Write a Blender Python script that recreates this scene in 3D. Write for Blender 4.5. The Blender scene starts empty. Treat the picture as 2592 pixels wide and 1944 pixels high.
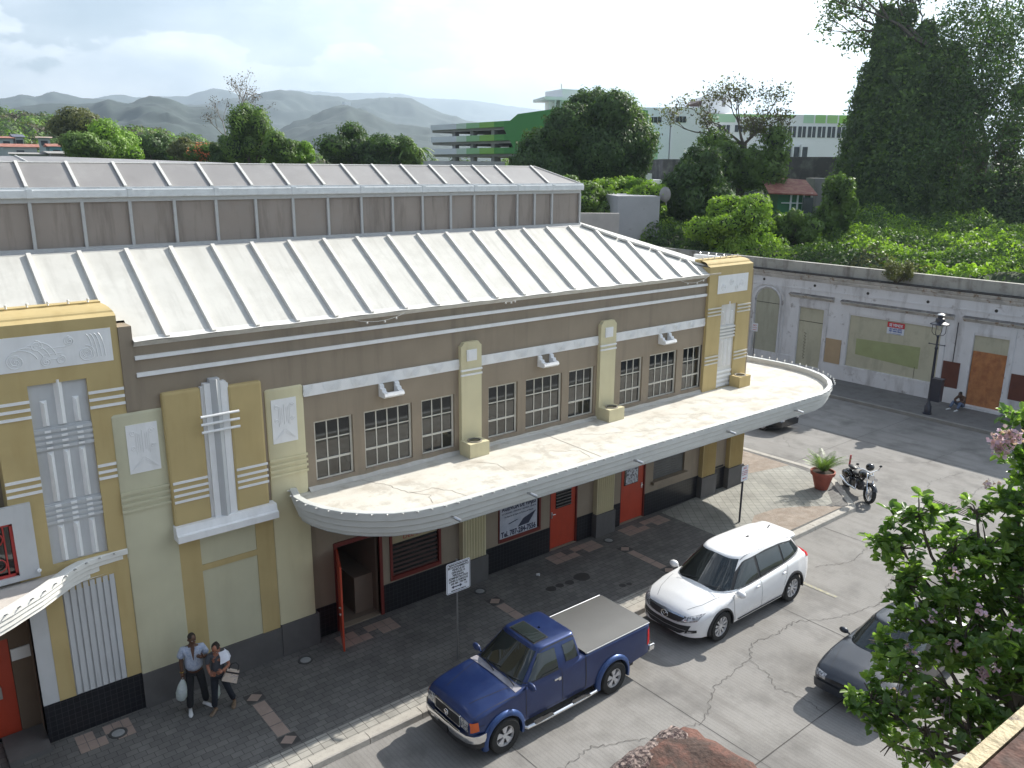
import bpy, bmesh, math, random
import numpy as np
from mathutils import Vector, Matrix
from math import sin, cos, pi, radians
scene = bpy.context.scene
col = scene.collection
random.seed(7)
rng = np.random.default_rng(11)

# ------------------------------------------------------------ camera
CAM = np.array([0.0, 0.0, 10.8]); FPX = 2081.4
R = np.array([[0.77580421, 0.15527749, -0.61156906], [-0.63092573, 0.20285713, -0.7488536], [0.00778103, 0.96681844, 0.25534598]])
cam = bpy.data.cameras.new('camera'); cam_o = bpy.data.objects.new('camera', cam); col.objects.link(cam_o)
cam_o.matrix_world = Matrix.Translation(Vector(CAM)) @ Matrix(R.tolist()).to_4x4()
cam.sensor_width = 36; cam.lens = 36 * FPX / 2592; cam.clip_start = .1; cam.clip_end = 30000
scene.camera = cam_o

def at(px, py, x=None, y=None, z=None, d=None):
    """world point seen at pixel (px,py) of the 2592x1944 photo on a plane, or at horizontal distance d"""
    v = R @ np.array([px - 1296, -(py - 972), -FPX])
    if x is not None: t = x / v[0]
    elif y is not None: t = y / v[1]
    elif z is not None: t = (z - CAM[2]) / v[2]
    else: t = d / math.hypot(v[0], v[1])
    return Vector(CAM + t * v)

# ------------------------------------------------------------ light
SUN = Vector((1.42, 0.078, 1.0)).normalized()
el = math.asin(SUN.z); az = math.atan2(SUN.x, SUN.y)
world = bpy.data.worlds.new('World'); scene.world = world; world.use_nodes = True
wn = world.node_tree.nodes; wl = world.node_tree.links; wn.clear()
sky = wn.new('ShaderNodeTexSky'); sky.sky_type = 'NISHITA'; sky.sun_disc = False
sky.sun_elevation = el; sky.sun_rotation = az; sky.air_density = 1.0; sky.dust_density = 1.2; sky.ozone_density = 1.5; sky.altitude = 30
bg = wn.new('ShaderNodeBackground'); bg.inputs[1].default_value = 0.05
out = wn.new('ShaderNodeOutputWorld')
tc = wn.new('ShaderNodeTexCoord'); mp = wn.new('ShaderNodeMapping'); mp.inputs['Scale'].default_value = (1, 1, 2.1)
sep = wn.new('ShaderNodeSeparateXYZ'); wl.new(tc.outputs['Generated'], sep.inputs[0]); wl.new(tc.outputs['Generated'], mp.inputs[0])
def wnoise(scale, detail, rough, dist=0.0):
    n = wn.new('ShaderNodeTexNoise'); n.inputs['Scale'].default_value = scale; n.inputs['Detail'].default_value = detail
    n.inputs['Roughness'].default_value = rough; n.inputs['Distortion'].default_value = dist
    wl.new(mp.outputs[0], n.inputs['Vector']); return n
def wramp(src, stops):
    r = wn.new('ShaderNodeValToRGB'); wl.new(src, r.inputs[0])
    e = r.color_ramp.elements
    e[0].position, e[1].position = stops[0][0], stops[-1][0]
    e[0].color = (stops[0][1],) * 3 + (1,); e[1].color = (stops[-1][1],) * 3 + (1,)
    for p, v in stops[1:-1]:
        q = e.new(p); q.color = (v, v, v, 1)
    return r
def wmath(op, a, b):
    m = wn.new('ShaderNodeMath'); m.operation = op
    for i, v in enumerate((a, b)):
        if isinstance(v, (int, float)): m.inputs[i].default_value = v
        else: wl.new(v, m.inputs[i])
    return m.outputs[0]
n1 = wnoise(4.6, 9, .56, .25); n2 = wnoise(1.6, 6, .55)
band = wramp(sep.outputs[2], [(0.0, .13), (.05, .15), (.11, .06), (.17, -.0), (.24, -.05), (.5, .0), (1, .02)])
base = wmath('ADD', wmath('MULTIPLY', n1.outputs[0], .62), wmath('MULTIPLY', n2.outputs[0], .38))
# more cloud veil towards the sun
dp = wn.new('ShaderNodeVectorMath'); dp.operation = 'DOT_PRODUCT'; wl.new(tc.outputs['Generated'], dp.inputs[0])
dp.inputs[1].default_value = (SUN.x, SUN.y, 0)
veil = wmath('MULTIPLY', wmath('MAXIMUM', wmath('SUBTRACT', dp.outputs['Value'], .25), 0.0), .55)
lowb = wramp(sep.outputs[2], [(0.0, .12), (.06, .13), (.10, .05), (.15, 0), (1, 0)])
tot = wmath('ADD', base, veil)
cl0 = wramp(tot, [(.50, 0), (.60, .35), (.74, .85), (1, 1)])
# low cumulus bank
nc_ = wnoise(8.5, 10, .55); nb_ = wnoise(3.2, 3, .5)
cb_ = wmath('ADD', wmath('ADD', wmath('MULTIPLY', nc_.outputs[0], .55), wmath('MULTIPLY', nb_.outputs[0], .45)), wramp(sep.outputs[2], [(0.0, .13), (.06, .14), (.10, .075), (.15, .0), (.20, -.12), (1, -.3)]).outputs[0])
cl1 = wramp(cb_, [(.555, 0), (.585, .85), (.64, 1), (1, 1)])
cl = wn.new('ShaderNodeMath'); cl.operation = 'MAXIMUM'; wl.new(cl0.outputs[0], cl.inputs[0]); wl.new(cl1.outputs[0], cl.inputs[1])
mixc = wn.new('ShaderNodeMixRGB'); wl.new(cl.outputs[0], mixc.inputs[0]); wl.new(sky.outputs[0], mixc.inputs[1])
hs = wn.new('ShaderNodeHueSaturation'); hs.inputs['Saturation'].default_value = .82; hs.inputs['Value'].default_value = 1.55
wl.new(sky.outputs[0], hs.inputs['Color']); wl.new(hs.outputs[0], mixc.inputs[1])
shade = wn.new('ShaderNodeMixRGB'); shade.inputs[1].default_value = (14, 15, 16.4, 1); shade.inputs[2].default_value = (24, 24.2, 24.4, 1)
n3 = wnoise(7.5, 7, .6); r3 = wramp(n3.outputs[0], [(.38, 0), (.6, 1)]); wl.new(r3.outputs[0], shade.inputs[0])
wl.new(shade.outputs[0], mixc.inputs[2])
wl.new(mixc.outputs[0], bg.inputs[0]); wl.new(bg.outputs[0], out.inputs[0])
sun = bpy.data.lights.new('sun', 'SUN'); sun.energy = 5.0; sun.angle = radians(.53); sun.color = (1, .955, .87)
sun_o = bpy.data.objects.new('sun', sun); col.objects.link(sun_o)
sun_o.matrix_world = SUN.to_track_quat('Z', 'Y').to_matrix().to_4x4()
vs = scene.view_settings; vs.view_transform = 'Standard'; vs.look = 'None'; vs.exposure = 0.98; vs.gamma = 1; vs.use_curve_mapping = False
scene.cycles.use_denoising = True
scene.cycles.max_bounces = 6; scene.cycles.transparent_max_bounces = 8
scene.cycles.caustics_reflective = False; scene.cycles.caustics_refractive = False

# ------------------------------------------------------------ materials
MATS = {}
def pm(name, c, rough=.8, var=.1, sc=2.0, metal=0, spec=.5, bump=0, bsc=60, c2=None, streak=None, coat=0, mixpos=(.45, .62), trans=0, fine=0, ior=None):
    """procedural material: base colour modulated by object-space noise; c2 = second tone in patches; streak = (colour, amount)"""
    if name in MATS: return MATS[name]
    m = bpy.data.materials.new(name); m.use_nodes = True; nt = m.node_tree; N = nt.nodes; L = nt.links
    b = N['Principled BSDF']; b.inputs['Roughness'].default_value = rough; b.inputs['Metallic'].default_value = metal
    b.inputs['Specular IOR Level'].default_value = spec; b.inputs['Coat Weight'].default_value = coat; b.inputs['Coat Roughness'].default_value = .05
    if ior: b.inputs['IOR'].default_value = ior
    t = N.new('ShaderNodeTexCoord'); src = t.outputs['Object']
    def noise(s, d=5, mapping=None, r=.55):
        n = N.new('ShaderNodeTexNoise'); n.inputs['Scale'].default_value = s; n.inputs['Detail'].default_value = d; n.inputs['Roughness'].default_value = r
        if mapping:
            q = N.new('ShaderNodeMapping'); q.inputs['Scale'].default_value = mapping; L.new(src, q.inputs[0]); L.new(q.outputs[0], n.inputs['Vector'])
        else: L.new(src, n.inputs['Vector'])
        return n
    def ramp(s, a, bb):
        r = N.new('ShaderNodeMapRange'); r.inputs[1].default_value = a; r.inputs[2].default_value = bb; L.new(s, r.inputs[0]); return r.outputs[0]
    n = noise(sc)
    hv = N.new('ShaderNodeMixRGB'); hv.inputs[1].default_value = tuple(x * (1 - var) for x in c) + (1,); hv.inputs[2].default_value = tuple(min(1, x * (1 + var)) for x in c) + (1,)
    L.new(ramp(n.outputs[0], .3, .7), hv.inputs[0]); cur = hv.outputs[0]
    if c2:
        n2 = noise(sc * 1.7 + .3, 8, r=.65); mx = N.new('ShaderNodeMixRGB'); mx.inputs[2].default_value = tuple(c2) + (1,)
        L.new(ramp(n2.outputs[0], *mixpos), mx.inputs[0]); L.new(cur, mx.inputs[1]); cur = mx.outputs[0]
    if streak:
        sc_col, amt, mpg = streak
        n3 = noise(1.0, 6, mpg, .6); mx = N.new('ShaderNodeMixRGB'); mx.inputs[2].default_value = tuple(sc_col) + (1,)
        mr = N.new('ShaderNodeMapRange'); mr.inputs[1].default_value = .5; mr.inputs[2].default_value = .75; mr.inputs[4].default_value = amt
        L.new(n3.outputs[0], mr.inputs[0]); L.new(mr.outputs[0], mx.inputs[0]); L.new(cur, mx.inputs[1]); cur = mx.outputs[0]
    if fine:
        n4 = noise(90, 2); mx = N.new('ShaderNodeMixRGB'); mx.blend_type = 'MULTIPLY'; mx.inputs[0].default_value = 1
        cr = N.new('ShaderNodeMapRange'); cr.inputs[1].default_value = .3; cr.inputs[2].default_value = .7; cr.inputs[3].default_value = 1 - fine; cr.inputs[4].default_value = 1 + fine
        L.new(n4.outputs[0], cr.inputs[0]); L.new(cur, mx.inputs[1]); L.new(cr.outputs[0], mx.inputs[2]); cur = mx.outputs[0]
    L.new(cur, b.inputs['Base Color'])
    if bump:
        nb = noise(bsc, 4); bp = N.new('ShaderNodeBump'); bp.inputs['Strength'].default_value = bump; bp.inputs['Distance'].default_value = .02
        L.new(nb.outputs[0], bp.inputs['Height']); L.new(bp.outputs[0], b.inputs['Normal'])
    if trans:
        tr = N.new('ShaderNodeBsdfTranslucent'); ms = N.new('ShaderNodeMixShader'); ms.inputs[0].default_value = trans
        br = N.new('ShaderNodeMixRGB'); br.blend_type = 'MULTIPLY'; br.inputs[0].default_value = 1; br.inputs[2].default_value = (1.5, 1.7, .7, 1)
        L.new(cur, br.inputs[1]); L.new(br.outputs[0], tr.inputs[0]); L.new(b.outputs[0], ms.inputs[1]); L.new(tr.outputs[0], ms.inputs[2])
        L.new(ms.outputs[0], N['Material Output'].inputs[0])
    MATS[name] = m; return m

# ------------------------------------------------------------ builders
def each(name, boxes, mat, parent):
    for b in boxes: MB().box(*b).build(name, mat, parent)
class MB:
    def __init__(s): s.v = []; s.f = []; s.m = []; s.k = 0
    def mat(s, k): s.k = k; return s
    def add(s, vs, fs):
        o = len(s.v); s.v += [tuple(map(float, p)) for p in vs]; s.f += [tuple(i + o for i in f) for f in fs]; s.m += [s.k] * len(fs); return s
    def box(s, x0, x1, y0, y1, z0, z1, b=0):
        if b:
            bm = bmesh.new(); bmesh.ops.create_cube(bm, size=1)
            for q in bm.verts: q.co = Vector(((x0 + x1) / 2 + q.co.x * (x1 - x0), (y0 + y1) / 2 + q.co.y * (y1 - y0), (z0 + z1) / 2 + q.co.z * (z1 - z0)))
            bmesh.ops.bevel(bm, geom=bm.edges, offset=b, segments=2, affect='EDGES', profile=.6)
            bm.verts.index_update(); s.add([q.co for q in bm.verts], [[q.index for q in f.verts] for f in bm.faces]); bm.free(); return s
        return s.add([(x0, y0, z0), (x1, y0, z0), (x1, y1, z0), (x0, y1, z0), (x0, y0, z1), (x1, y0, z1), (x1, y1, z1), (x0, y1, z1)],
                     [(0, 3, 2, 1), (4, 5, 6, 7), (0, 1, 5, 4), (1, 2, 6, 5), (2, 3, 7, 6), (3, 0, 4, 7)])
    def quad(s, *p): return s.add(p, [tuple(range(len(p)))])
    def prism(s, pts, axis, a, b):
        n = len(pts)
        def P(p, t): return {'x': (t, p[0], p[1]), 'y': (p[0], t, p[1]), 'z': (p[0], p[1], t)}[axis]
        ar = sum(pts[i][0] * pts[(i + 1) % n][1] - pts[(i + 1) % n][0] * pts[i][1] for i in range(n))
        if (ar < 0) != (axis == 'y'): pts = pts[::-1]
        if b < a: a, b = b, a
        v = [P(p, a) for p in pts] + [P(p, b) for p in pts]
        f = [tuple(range(n))[::-1], tuple(range(n, 2 * n))] + [(i, (i + 1) % n, n + (i + 1) % n, n + i) for i in range(n)]
        return s.add(v, f)
    def tube(s, pts, r, n=8, cap=True):
        pts = [Vector(p) for p in pts]; rs = r if isinstance(r, (list, tuple)) else [r] * len(pts)
        V = []; F = []; prev = None
        for i, p in enumerate(pts):
            d = (pts[min(i + 1, len(pts) - 1)] - pts[max(i - 1, 0)]).normalized()
            if prev is None: u = d.orthogonal().normalized()
            else: u = (prev - d * prev.dot(d)); u = u.normalized() if u.length > 1e-6 else d.orthogonal().normalized()
            prev = u; w = d.cross(u)
            for k in range(n):
                a = 2 * pi * k / n; V.append(p + (u * cos(a) + w * sin(a)) * rs[i])
        for i in range(len(pts) - 1):
            for k in range(n): F.append((i * n + k, i * n + (k + 1) % n, (i + 1) * n + (k + 1) % n, (i + 1) * n + k))
        if cap: F += [tuple(range(n))[::-1], tuple(range((len(pts) - 1) * n, len(pts) * n))]
        return s.add(V, F)
    def lathe(s, prof, c=(0, 0, 0), n=20, axis='z', cap=True):
        V = []; F = []
        for r, h in prof:
            for k in range(n):
                a = 2 * pi * k / n; p = (r * cos(a), r * sin(a), h)
                if axis == 'y': p = (p[0], p[2], -p[1])
                if axis == 'x': p = (p[2], p[0], p[1])
                V.append((p[0] + c[0], p[1] + c[1], p[2] + c[2]))
        for i in range(len(prof) - 1):
            for k in range(n): F.append((i * n + k, i * n + (k + 1) % n, (i + 1) * n + (k + 1) % n, (i + 1) * n + k))
        if cap: F += [tuple(range(n))[::-1], tuple(range((len(prof) - 1) * n, len(prof) * n))]
        return s.add(V, F)
    def ball(s, c, r, sub=2):
        bm = bmesh.new(); bmesh.ops.create_icosphere(bm, subdivisions=sub, radius=1)
        rr = r if isinstance(r, (tuple, list)) else (r, r, r)
        s.add([(c[0] + q.co.x * rr[0], c[1] + q.co.y * rr[1], c[2] + q.co.z * rr[2]) for q in bm.verts], [[q.index for q in f.verts] for f in bm.faces]); bm.free(); return s
    def grid(s, P):
        """P: list of rows of points"""
        n = len(P[0]); V = [p for r in P for p in r]
        return s.add(V, [(i * n + j, i * n + j + 1, (i + 1) * n + j + 1, (i + 1) * n + j) for i in range(len(P) - 1) for j in range(n - 1)])
    def sweep(s, path, prof, closed=False):
        """path: [(x,y)], prof: [(inward offset, z)]; left of travel = inward"""
        n = len(path); rows = []
        for i, p in enumerate(path):
            a = path[(i - 1) % n] if closed or i > 0 else p; b = path[(i + 1) % n] if closed or i < n - 1 else p
            d = Vector((b[0] - a[0], b[1] - a[1])).normalized(); nn = Vector((-d.y, d.x))
            rows.append([(p[0] + nn.x * o, p[1] + nn.y * o, z) for o, z in prof])
        if closed: rows.append(rows[0])
        return s.grid(rows)
    def build(s, name, mats, parent=None, smooth=False, angle=40, world=True, recalc=False):
        me = bpy.data.meshes.new(name); me.from_pydata(s.v, [], s.f)
        if not isinstance(mats, (list, tuple)): mats = [mats]
        for q in mats: me.materials.append(q)
        if len(mats) > 1: me.polygons.foreach_set('material_index', s.m)
        if recalc:
            bm = bmesh.new(); bm.from_mesh(me); bmesh.ops.remove_doubles(bm, verts=bm.verts, dist=1e-5); bmesh.ops.recalc_face_normals(bm, faces=bm.faces); bm.to_mesh(me); bm.free()
        if smooth:
            me.polygons.foreach_set('use_smooth', [True] * len(me.polygons))
            try: me.set_sharp_from_angle(angle=radians(angle))
            except Exception: pass
        me.update(); o = bpy.data.objects.new(name, me); col.objects.link(o)
        if parent: attach(o, parent, world)
        return o
def attach(o, parent, world=True):
    o.parent = parent
    if world:
        q = parent
        while q.parent: q = q.parent
        # the part's mesh is in world coordinates: undo the placement of the top thing
        if parent is q: o.matrix_parent_inverse = Matrix.Translation(-q.location) if q.type == 'EMPTY' else Matrix()
        else: o.matrix_parent_inverse = Matrix()
def tag(o, label=None, cat=None, group=None, kind=None):
    if label: o['label'] = label
    if cat: o['category'] = cat
    if group: o['group'] = group
    if kind: o['kind'] = kind
    return o
def thing(name, loc, label, cat, group=None, rz=0):
    o = bpy.data.objects.new(name, None); o.empty_display_size = .3; col.objects.link(o); o.location = loc; o.rotation_euler = (0, 0, rz)
    return tag(o, label, cat, group)
def copy_tree(o, parent=None):
    c = o.copy(); col.objects.link(c)
    if parent: c.parent = parent
    for ch in [q for q in CH.get(o.name, [])]: copy_tree(ch, c)
    return c
CH = {}
def index_children():
    CH.clear()
    for o in scene.objects:
        if o.parent: CH.setdefault(o.parent.name, []).append(o)
def text(name, body, size, mat, parent, origin, right, up, align='CENTER', extrude=.002, stretch=1.0, world=True, spacing=1.0, bold=0):
    cu = bpy.data.curves.new(name, 'FONT'); cu.body = body; cu.size = size; cu.align_x = align; cu.align_y = 'CENTER'; cu.extrude = extrude; cu.resolution_u = 2; cu.offset = bold; cu.space_line = spacing
    t = bpy.data.objects.new('tmp', cu); col.objects.link(t); bpy.context.view_layer.update()
    me = bpy.data.meshes.new_from_object(t.evaluated_get(bpy.context.evaluated_depsgraph_get()))
    bpy.data.objects.remove(t); bpy.data.curves.remove(cu)
    r = Vector(right).normalized(); u = Vector(up).normalized(); n = r.cross(u); o0 = Vector(origin)
    for v in me.vertices: v.co = o0 + r * v.co.x * stretch + u * v.co.y + n * v.co.z
    me.materials.clear(); me.materials.append(mat)
    o = bpy.data.objects.new(name, me); col.objects.link(o)
    if parent: attach(o, parent, world)
    return o
def wall_holes(mb, x0, x1, z0, z1, holes, yf, depth):
    """front wall face at y=yf (facing -y) with rectangular holes and their reveals"""
    xs = sorted({x0, x1} | {h[0] for h in holes} | {h[1] for h in holes}); zs = sorted({z0, z1} | {h[2] for h in holes} | {h[3] for h in holes})
    xs = [x for x in xs if x0 <= x <= x1]; zs = [z for z in zs if z0 <= z <= z1]
    for i in range(len(xs) - 1):
        for j in range(len(zs) - 1):
            cx = (xs[i] + xs[i + 1]) / 2; cz = (zs[j] + zs[j + 1]) / 2
            if any(h[0] < cx < h[1] and h[2] < cz < h[3] for h in holes): continue
            mb.quad((xs[i], yf, zs[j]), (xs[i + 1], yf, zs[j]), (xs[i + 1], yf, zs[j + 1]), (xs[i], yf, zs[j + 1]))
    for a, b, c, d in holes:
        yb = yf + depth
        mb.quad((a, yf, c), (a, yf, d), (a, yb, d), (a, yb, c)); mb.quad((b, yf, c), (b, yb, c), (b, yb, d), (b, yf, d))
        mb.quad((a, yf, d), (b, yf, d), (b, yb, d), (a, yb, d)); mb.quad((a, yf, c), (a, yb, c), (b, yb, c), (b, yf, c))
# ------------------------------------------------------------ shared materials
beige = pm('beige_stucco', (.285, .234, .175), .9, .07, 1.3, bump=.25, bsc=90, streak=((.17, .14, .11), .5, (3.5, 3.5, .3)))
cream = pm('cream_stucco', (.62, .565, .37), .85, .05, 1.5, bump=.2, bsc=90, streak=((.45, .38, .22), .3, (3, 3, .4)))
palecream = pm('pale_cream_stucco', (.545, .52, .37), .85, .05, 1.5, bump=.2, bsc=90, streak=((.40, .37, .25), .3, (3, 3, .4)))
gold = pm('gold_stucco', (.49, .38, .18), .85, .06, 1.5, bump=.2, bsc=90, streak=((.36, .25, .09), .35, (3, 3, .4)))
whitep = pm('white_paint', (.80, .80, .80), .6, .04, 3, bump=.1, bsc=50, streak=((.5, .5, .48), .3, (4, 4, .6)))
greyp = pm('grey_paint', (.52, .53, .54), .7, .04, 3, bump=.1, bsc=60, streak=((.36, .36, .36), .3, (4, 4, .5)))
awn_lip = pm('awning_lip_paint', (.56, .57, .55), .55, .05, 2, bump=.08, bsc=30, streak=((.40, .40, .38), .35, (1.2, 1.2, 6)))
awn_roof = pm('awning_roof_coat', (.60, .575, .515), .9, .06, 1.1, c2=(.47, .44, .385), mixpos=(.50, .62), bump=.2, bsc=20, spec=.25, streak=((.42, .36, .29), .6, (.8, 1.6, 1)), fine=.05)
roofm = pm('white_roof_metal', (.55, .54, .505), .7, .04, 1.2, c2=(.51, .50, .465), streak=((.38, .37, .34), .5, (7, .7, .7)), spec=.3, bump=.05, bsc=15)
trimw = pm('weathered_white_trim', (.66, .65, .62), .6, .08, 5, streak=((.38, .37, .35), .5, (6, 6, 6)))
galv = pm('grey_metal_trim', (.47, .47, .47), .5, .08, 5, metal=.1, streak=((.28, .27, .26), .5, (5, 5, 5)))
sky_glass = pm('smoked_panel', (.31, .265, .235), .35, .08, .9, spec=.35, streak=((.14, .115, .10), .7, (5, 1, .6)), c2=(.31, .275, .25), mixpos=(.5, .8))
sky_top = pm('dusty_skylight_panel', (.265, .25, .24), .33, .12, .5, spec=.6, streak=((.19, .175, .165), .6, (.9, .9, .9)), c2=(.36, .345, .33), mixpos=(.5, .85))
dgrey = pm('dark_grey_plinth', (.105, .10, .098), .8, .1, 2, bump=.15, streak=((.16, .155, .15), .35, (3, 3, 2)))
redp = pm('red_door_paint', (.44, .052, .022), .45, .06, 3, streak=((.30, .04, .02), .4, (4, 4, 1)))
darkred = pm('dark_red_paint', (.15, .022, .016), .5, .08, 4)
glass = pm('dark_glass', (.012, .014, .015), .04, .3, 1.5, spec=.5, ior=1.75)
darkin = pm('dark_interior', (.03, .025, .022), .8, .2, 3)
framep = pm('window_frame_paint', (.56, .54, .48), .5, .06, 6)
metal = pm('brushed_metal', (.55, .55, .56), .3, .08, 8, metal=1)
whiteplain = pm('white_enamel', (.78, .79, .80), .4, .03, 4)
black = pm('black_paint', (.012, .012, .014), .4, .2, 6)
blackt = pm('black_lettering', (.02, .02, .025), .6, .1, 6)
bulbm = pm('bulb_glass', (.80, .78, .72), .2, .05, 9, spec=.6)
def tile_mat():
    m = bpy.data.materials.new('black_tile'); m.use_nodes = True; N = m.node_tree.nodes; L = m.node_tree.links; b = N['Principled BSDF']
    t = N.new('ShaderNodeTexCoord'); s = N.new('ShaderNodeSeparateXYZ'); c = N.new('ShaderNodeCombineXYZ'); L.new(t.outputs['Object'], s.inputs[0])
    L.new(s.outputs[0], c.inputs[0]); L.new(s.outputs[2], c.inputs[1])
    k = N.new('ShaderNodeTexBrick'); k.offset = 0; k.inputs['Scale'].default_value = 1; k.inputs['Brick Width'].default_value = .11; k.inputs['Row Height'].default_value = .11; k.inputs['Mortar Size'].default_value = .005
    k.inputs['Color1'].default_value = (.009, .009, .012, 1); k.inputs['Color2'].default_value = (.014, .014, .018, 1); k.inputs['Mortar'].default_value = (.045, .045, .05, 1)
    L.new(c.outputs[0], k.inputs['Vector']); L.new(k.outputs[0], b.inputs['Base Color']); b.inputs['Roughness'].default_value = .28
    return m
tile = tile_mat()

# ------------------------------------------------------------ ground
def conc_mat():
    m = pm('road_concrete', (.235, .225, .212), .9, .12, .35, c2=(.17, .162, .15), mixpos=(.5, .75), fine=.13, bump=.12, bsc=40, streak=((.125, .115, .105), .55, (2.2, .25, 1)))
    nt = m.node_tree; N = nt.nodes; L = nt.links; b = N['Principled BSDF']; cur = b.inputs['Base Color'].links[0].from_socket
    t = N.new('ShaderNodeTexCoord'); w = N.new('ShaderNodeTexWave'); w.bands_direction = 'X'; w.inputs['Scale'].default_value = 3.4; w.inputs['Distortion'].default_value = 1.3; w.inputs['Detail'].default_value = 3; w.inputs['Detail Scale'].default_value = 1.2
    L.new(t.outputs['Object'], w.inputs[0]); r = N.new('ShaderNodeMapRange'); r.inputs[1].default_value = 0; r.inputs[2].default_value = .35; r.inputs[3].default_value = .89; r.inputs[4].default_value = 1.03
    L.new(w.outputs[1], r.inputs[0]); mx = N.new('ShaderNodeMixRGB'); mx.blend_type = 'MULTIPLY'; mx.inputs[0].default_value = .75; L.new(cur, mx.inputs[1]); L.new(r.outputs[0], mx.inputs[2]); 
    # dark tyre/oil band along the parking lane
    s = N.new('ShaderNodeSeparateXYZ'); L.new(t.outputs['Object'], s.inputs[0])
    n = N.new('ShaderNodeTexNoise'); n.inputs['Scale'].default_value = .75; n.inputs['Detail'].default_value = 9; n.inputs['Roughness'].default_value = .62; L.new(t.outputs['Object'], n.inputs[0])
    mr = N.new('ShaderNodeMapRange'); mr.inputs[1].default_value = .50; mr.inputs[2].default_value = .70; mr.inputs[4].default_value = .6; L.new(n.outputs[0], mr.inputs[0])
    m2 = N.new('ShaderNodeMixRGB'); m2.inputs[2].default_value = (.095, .09, .085, 1); L.new(mr.outputs[0], m2.inputs[0]); L.new(mx.outputs[0], m2.inputs[1]); L.new(m2.outputs[0], b.inputs['Base Color'])
    return m
conc = conc_mat()
def paver_mat(name, c1, c2, mortar, ang, bw=.2, bh=.1, ms=.006, off=.5):
    m = bpy.data.materials.new(name); m.use_nodes = True; N = m.node_tree.nodes; L = m.node_tree.links; b = N['Principled BSDF']; b.inputs['Roughness'].default_value = .85
    t = N.new('ShaderNodeTexCoord'); q = N.new('ShaderNodeMapping'); q.inputs['Rotation'].default_value = (0, 0, ang); L.new(t.outputs['Object'], q.inputs[0])
    k = N.new('ShaderNodeTexBrick'); k.offset = off; k.inputs['Scale'].default_value = 1; k.inputs['Brick Width'].default_value = bw; k.inputs['Row Height'].default_value = bh; k.inputs['Mortar Size'].default_value = ms; k.inputs['Mortar Smooth'].default_value = .3
    k.inputs['Color1'].default_value = c1 + (1,); k.inputs['Color2'].default_value = c2 + (1,); k.inputs['Mortar'].default_value = mortar + (1,); L.new(q.outputs[0], k.inputs['Vector'])
    n = N.new('ShaderNodeTexNoise'); n.inputs['Scale'].default_value = .8; n.inputs['Detail'].default_value = 9; n.inputs['Roughness'].default_value = .65; L.new(t.outputs['Object'], n.inputs[0])
    r = N.new('ShaderNodeMapRange'); r.inputs[1].default_value = .3; r.inputs[2].default_value = .7; r.inputs[3].default_value = .68; r.inputs[4].default_value = 1.25; L.new(n.outputs[0], r.inputs[0])
    mx = N.new('ShaderNodeMixRGB'); mx.blend_type = 'MULTIPLY'; mx.inputs[0].default_value = 1; L.new(k.outputs[0], mx.inputs[1]); L.new(r.outputs[0], mx.inputs[2]); L.new(mx.outputs[0], b.inputs['Base Color'])
    bp = N.new('ShaderNodeBump'); bp.inputs['Strength'].default_value = .35; bp.inputs['Distance'].default_value = .01; bp.invert = True; L.new(k.outputs[1], bp.inputs['Height']); L.new(bp.outputs[0], b.inputs['Normal'])
    return m
paver = paver_mat('grey_pavers', (.112, .108, .104), (.15, .144, .136), (.05, .048, .046), 0, .22, .16)
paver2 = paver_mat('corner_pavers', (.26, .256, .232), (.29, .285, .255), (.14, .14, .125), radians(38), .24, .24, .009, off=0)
kerbm = pm('kerb_concrete', (.40, .375, .335), .85, .12, 2.5, c2=(.30, .28, .25), mixpos=(.5, .7), bump=.3, bsc=25, fine=.1)
dirt = pm('dry_dirt_patch', (.29, .245, .205), .95, .15, 2, c2=(.24, .19, .15), bump=.5, bsc=30, fine=.25)
pinkst = pm('pink_stone_inlay', (.30, .23, .195), .8, .1, 4, fine=.08)
earth = pm('ground_earth', (.12, .13, .07), .95, .3, .02, c2=(.06, .09, .03))
S = lambda o: tag(o, kind='structure')
S(MB().quad((-12000, -12000, -.30), (12000, -12000, -.30), (12000, 12000, -.30), (-12000, 12000, -.30)).build('ground', earth))
S(MB().quad((-25, 1, -.13), (60, 1, -.13), (60, 12.35, -.13), (-25, 12.35, -.13)).quad((24, 12.35, -.13), (37.3, 12.35, -.13), (37.3, 70, -.13), (24, 70, -.13)).build('road', conc))
side_pts = [(-25, 12.5), (24.78, 12.5), (24.92, 12.6), (26.5, 14.18), (26.95, 14.85), (26.98, 15.6), (26.85, 18.5), (26.75, 70), (-25, 70)]
S(MB().prism(side_pts, 'z', -.2, 0).build('sidewalk', paver))
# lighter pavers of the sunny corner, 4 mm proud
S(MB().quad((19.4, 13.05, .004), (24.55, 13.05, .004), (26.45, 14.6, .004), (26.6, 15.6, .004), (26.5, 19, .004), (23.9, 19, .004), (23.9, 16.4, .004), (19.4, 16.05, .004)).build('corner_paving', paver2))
dp_ = [(20.6, 12.7), (24.5, 12.66), (24.1, 13.05), (23.4, 13.55), (22.6, 13.95), (21.6, 14.05), (21.0, 13.75), (20.5, 13.3)]
S(MB().quad(*[(a, b, .008) for a, b in dp_]).build('bare_dirt_patch', dirt))
S(MB().quad((24.3, 16.5, .008), (26.6, 16.0, .008), (26.62, 19.5, .008), (26.0, 22, .008), (24.4, 22, .008)).build('corner_dirt', dirt))
S(MB().quad((-25, 12.56, .004), (19.4, 12.56, .004), (19.4, 13.04, .004), (-25, 13.04, .004)).build('sunlit_kerb_strip', paver_mat('sunlit_pavers', (.30, .288, .26), (.36, .345, .31), (.12, .11, .10), 0, .24, .16, .008, off=0)))  # sidewalk pavers again, sunlight along the kerb painted in as a paler tone
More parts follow.
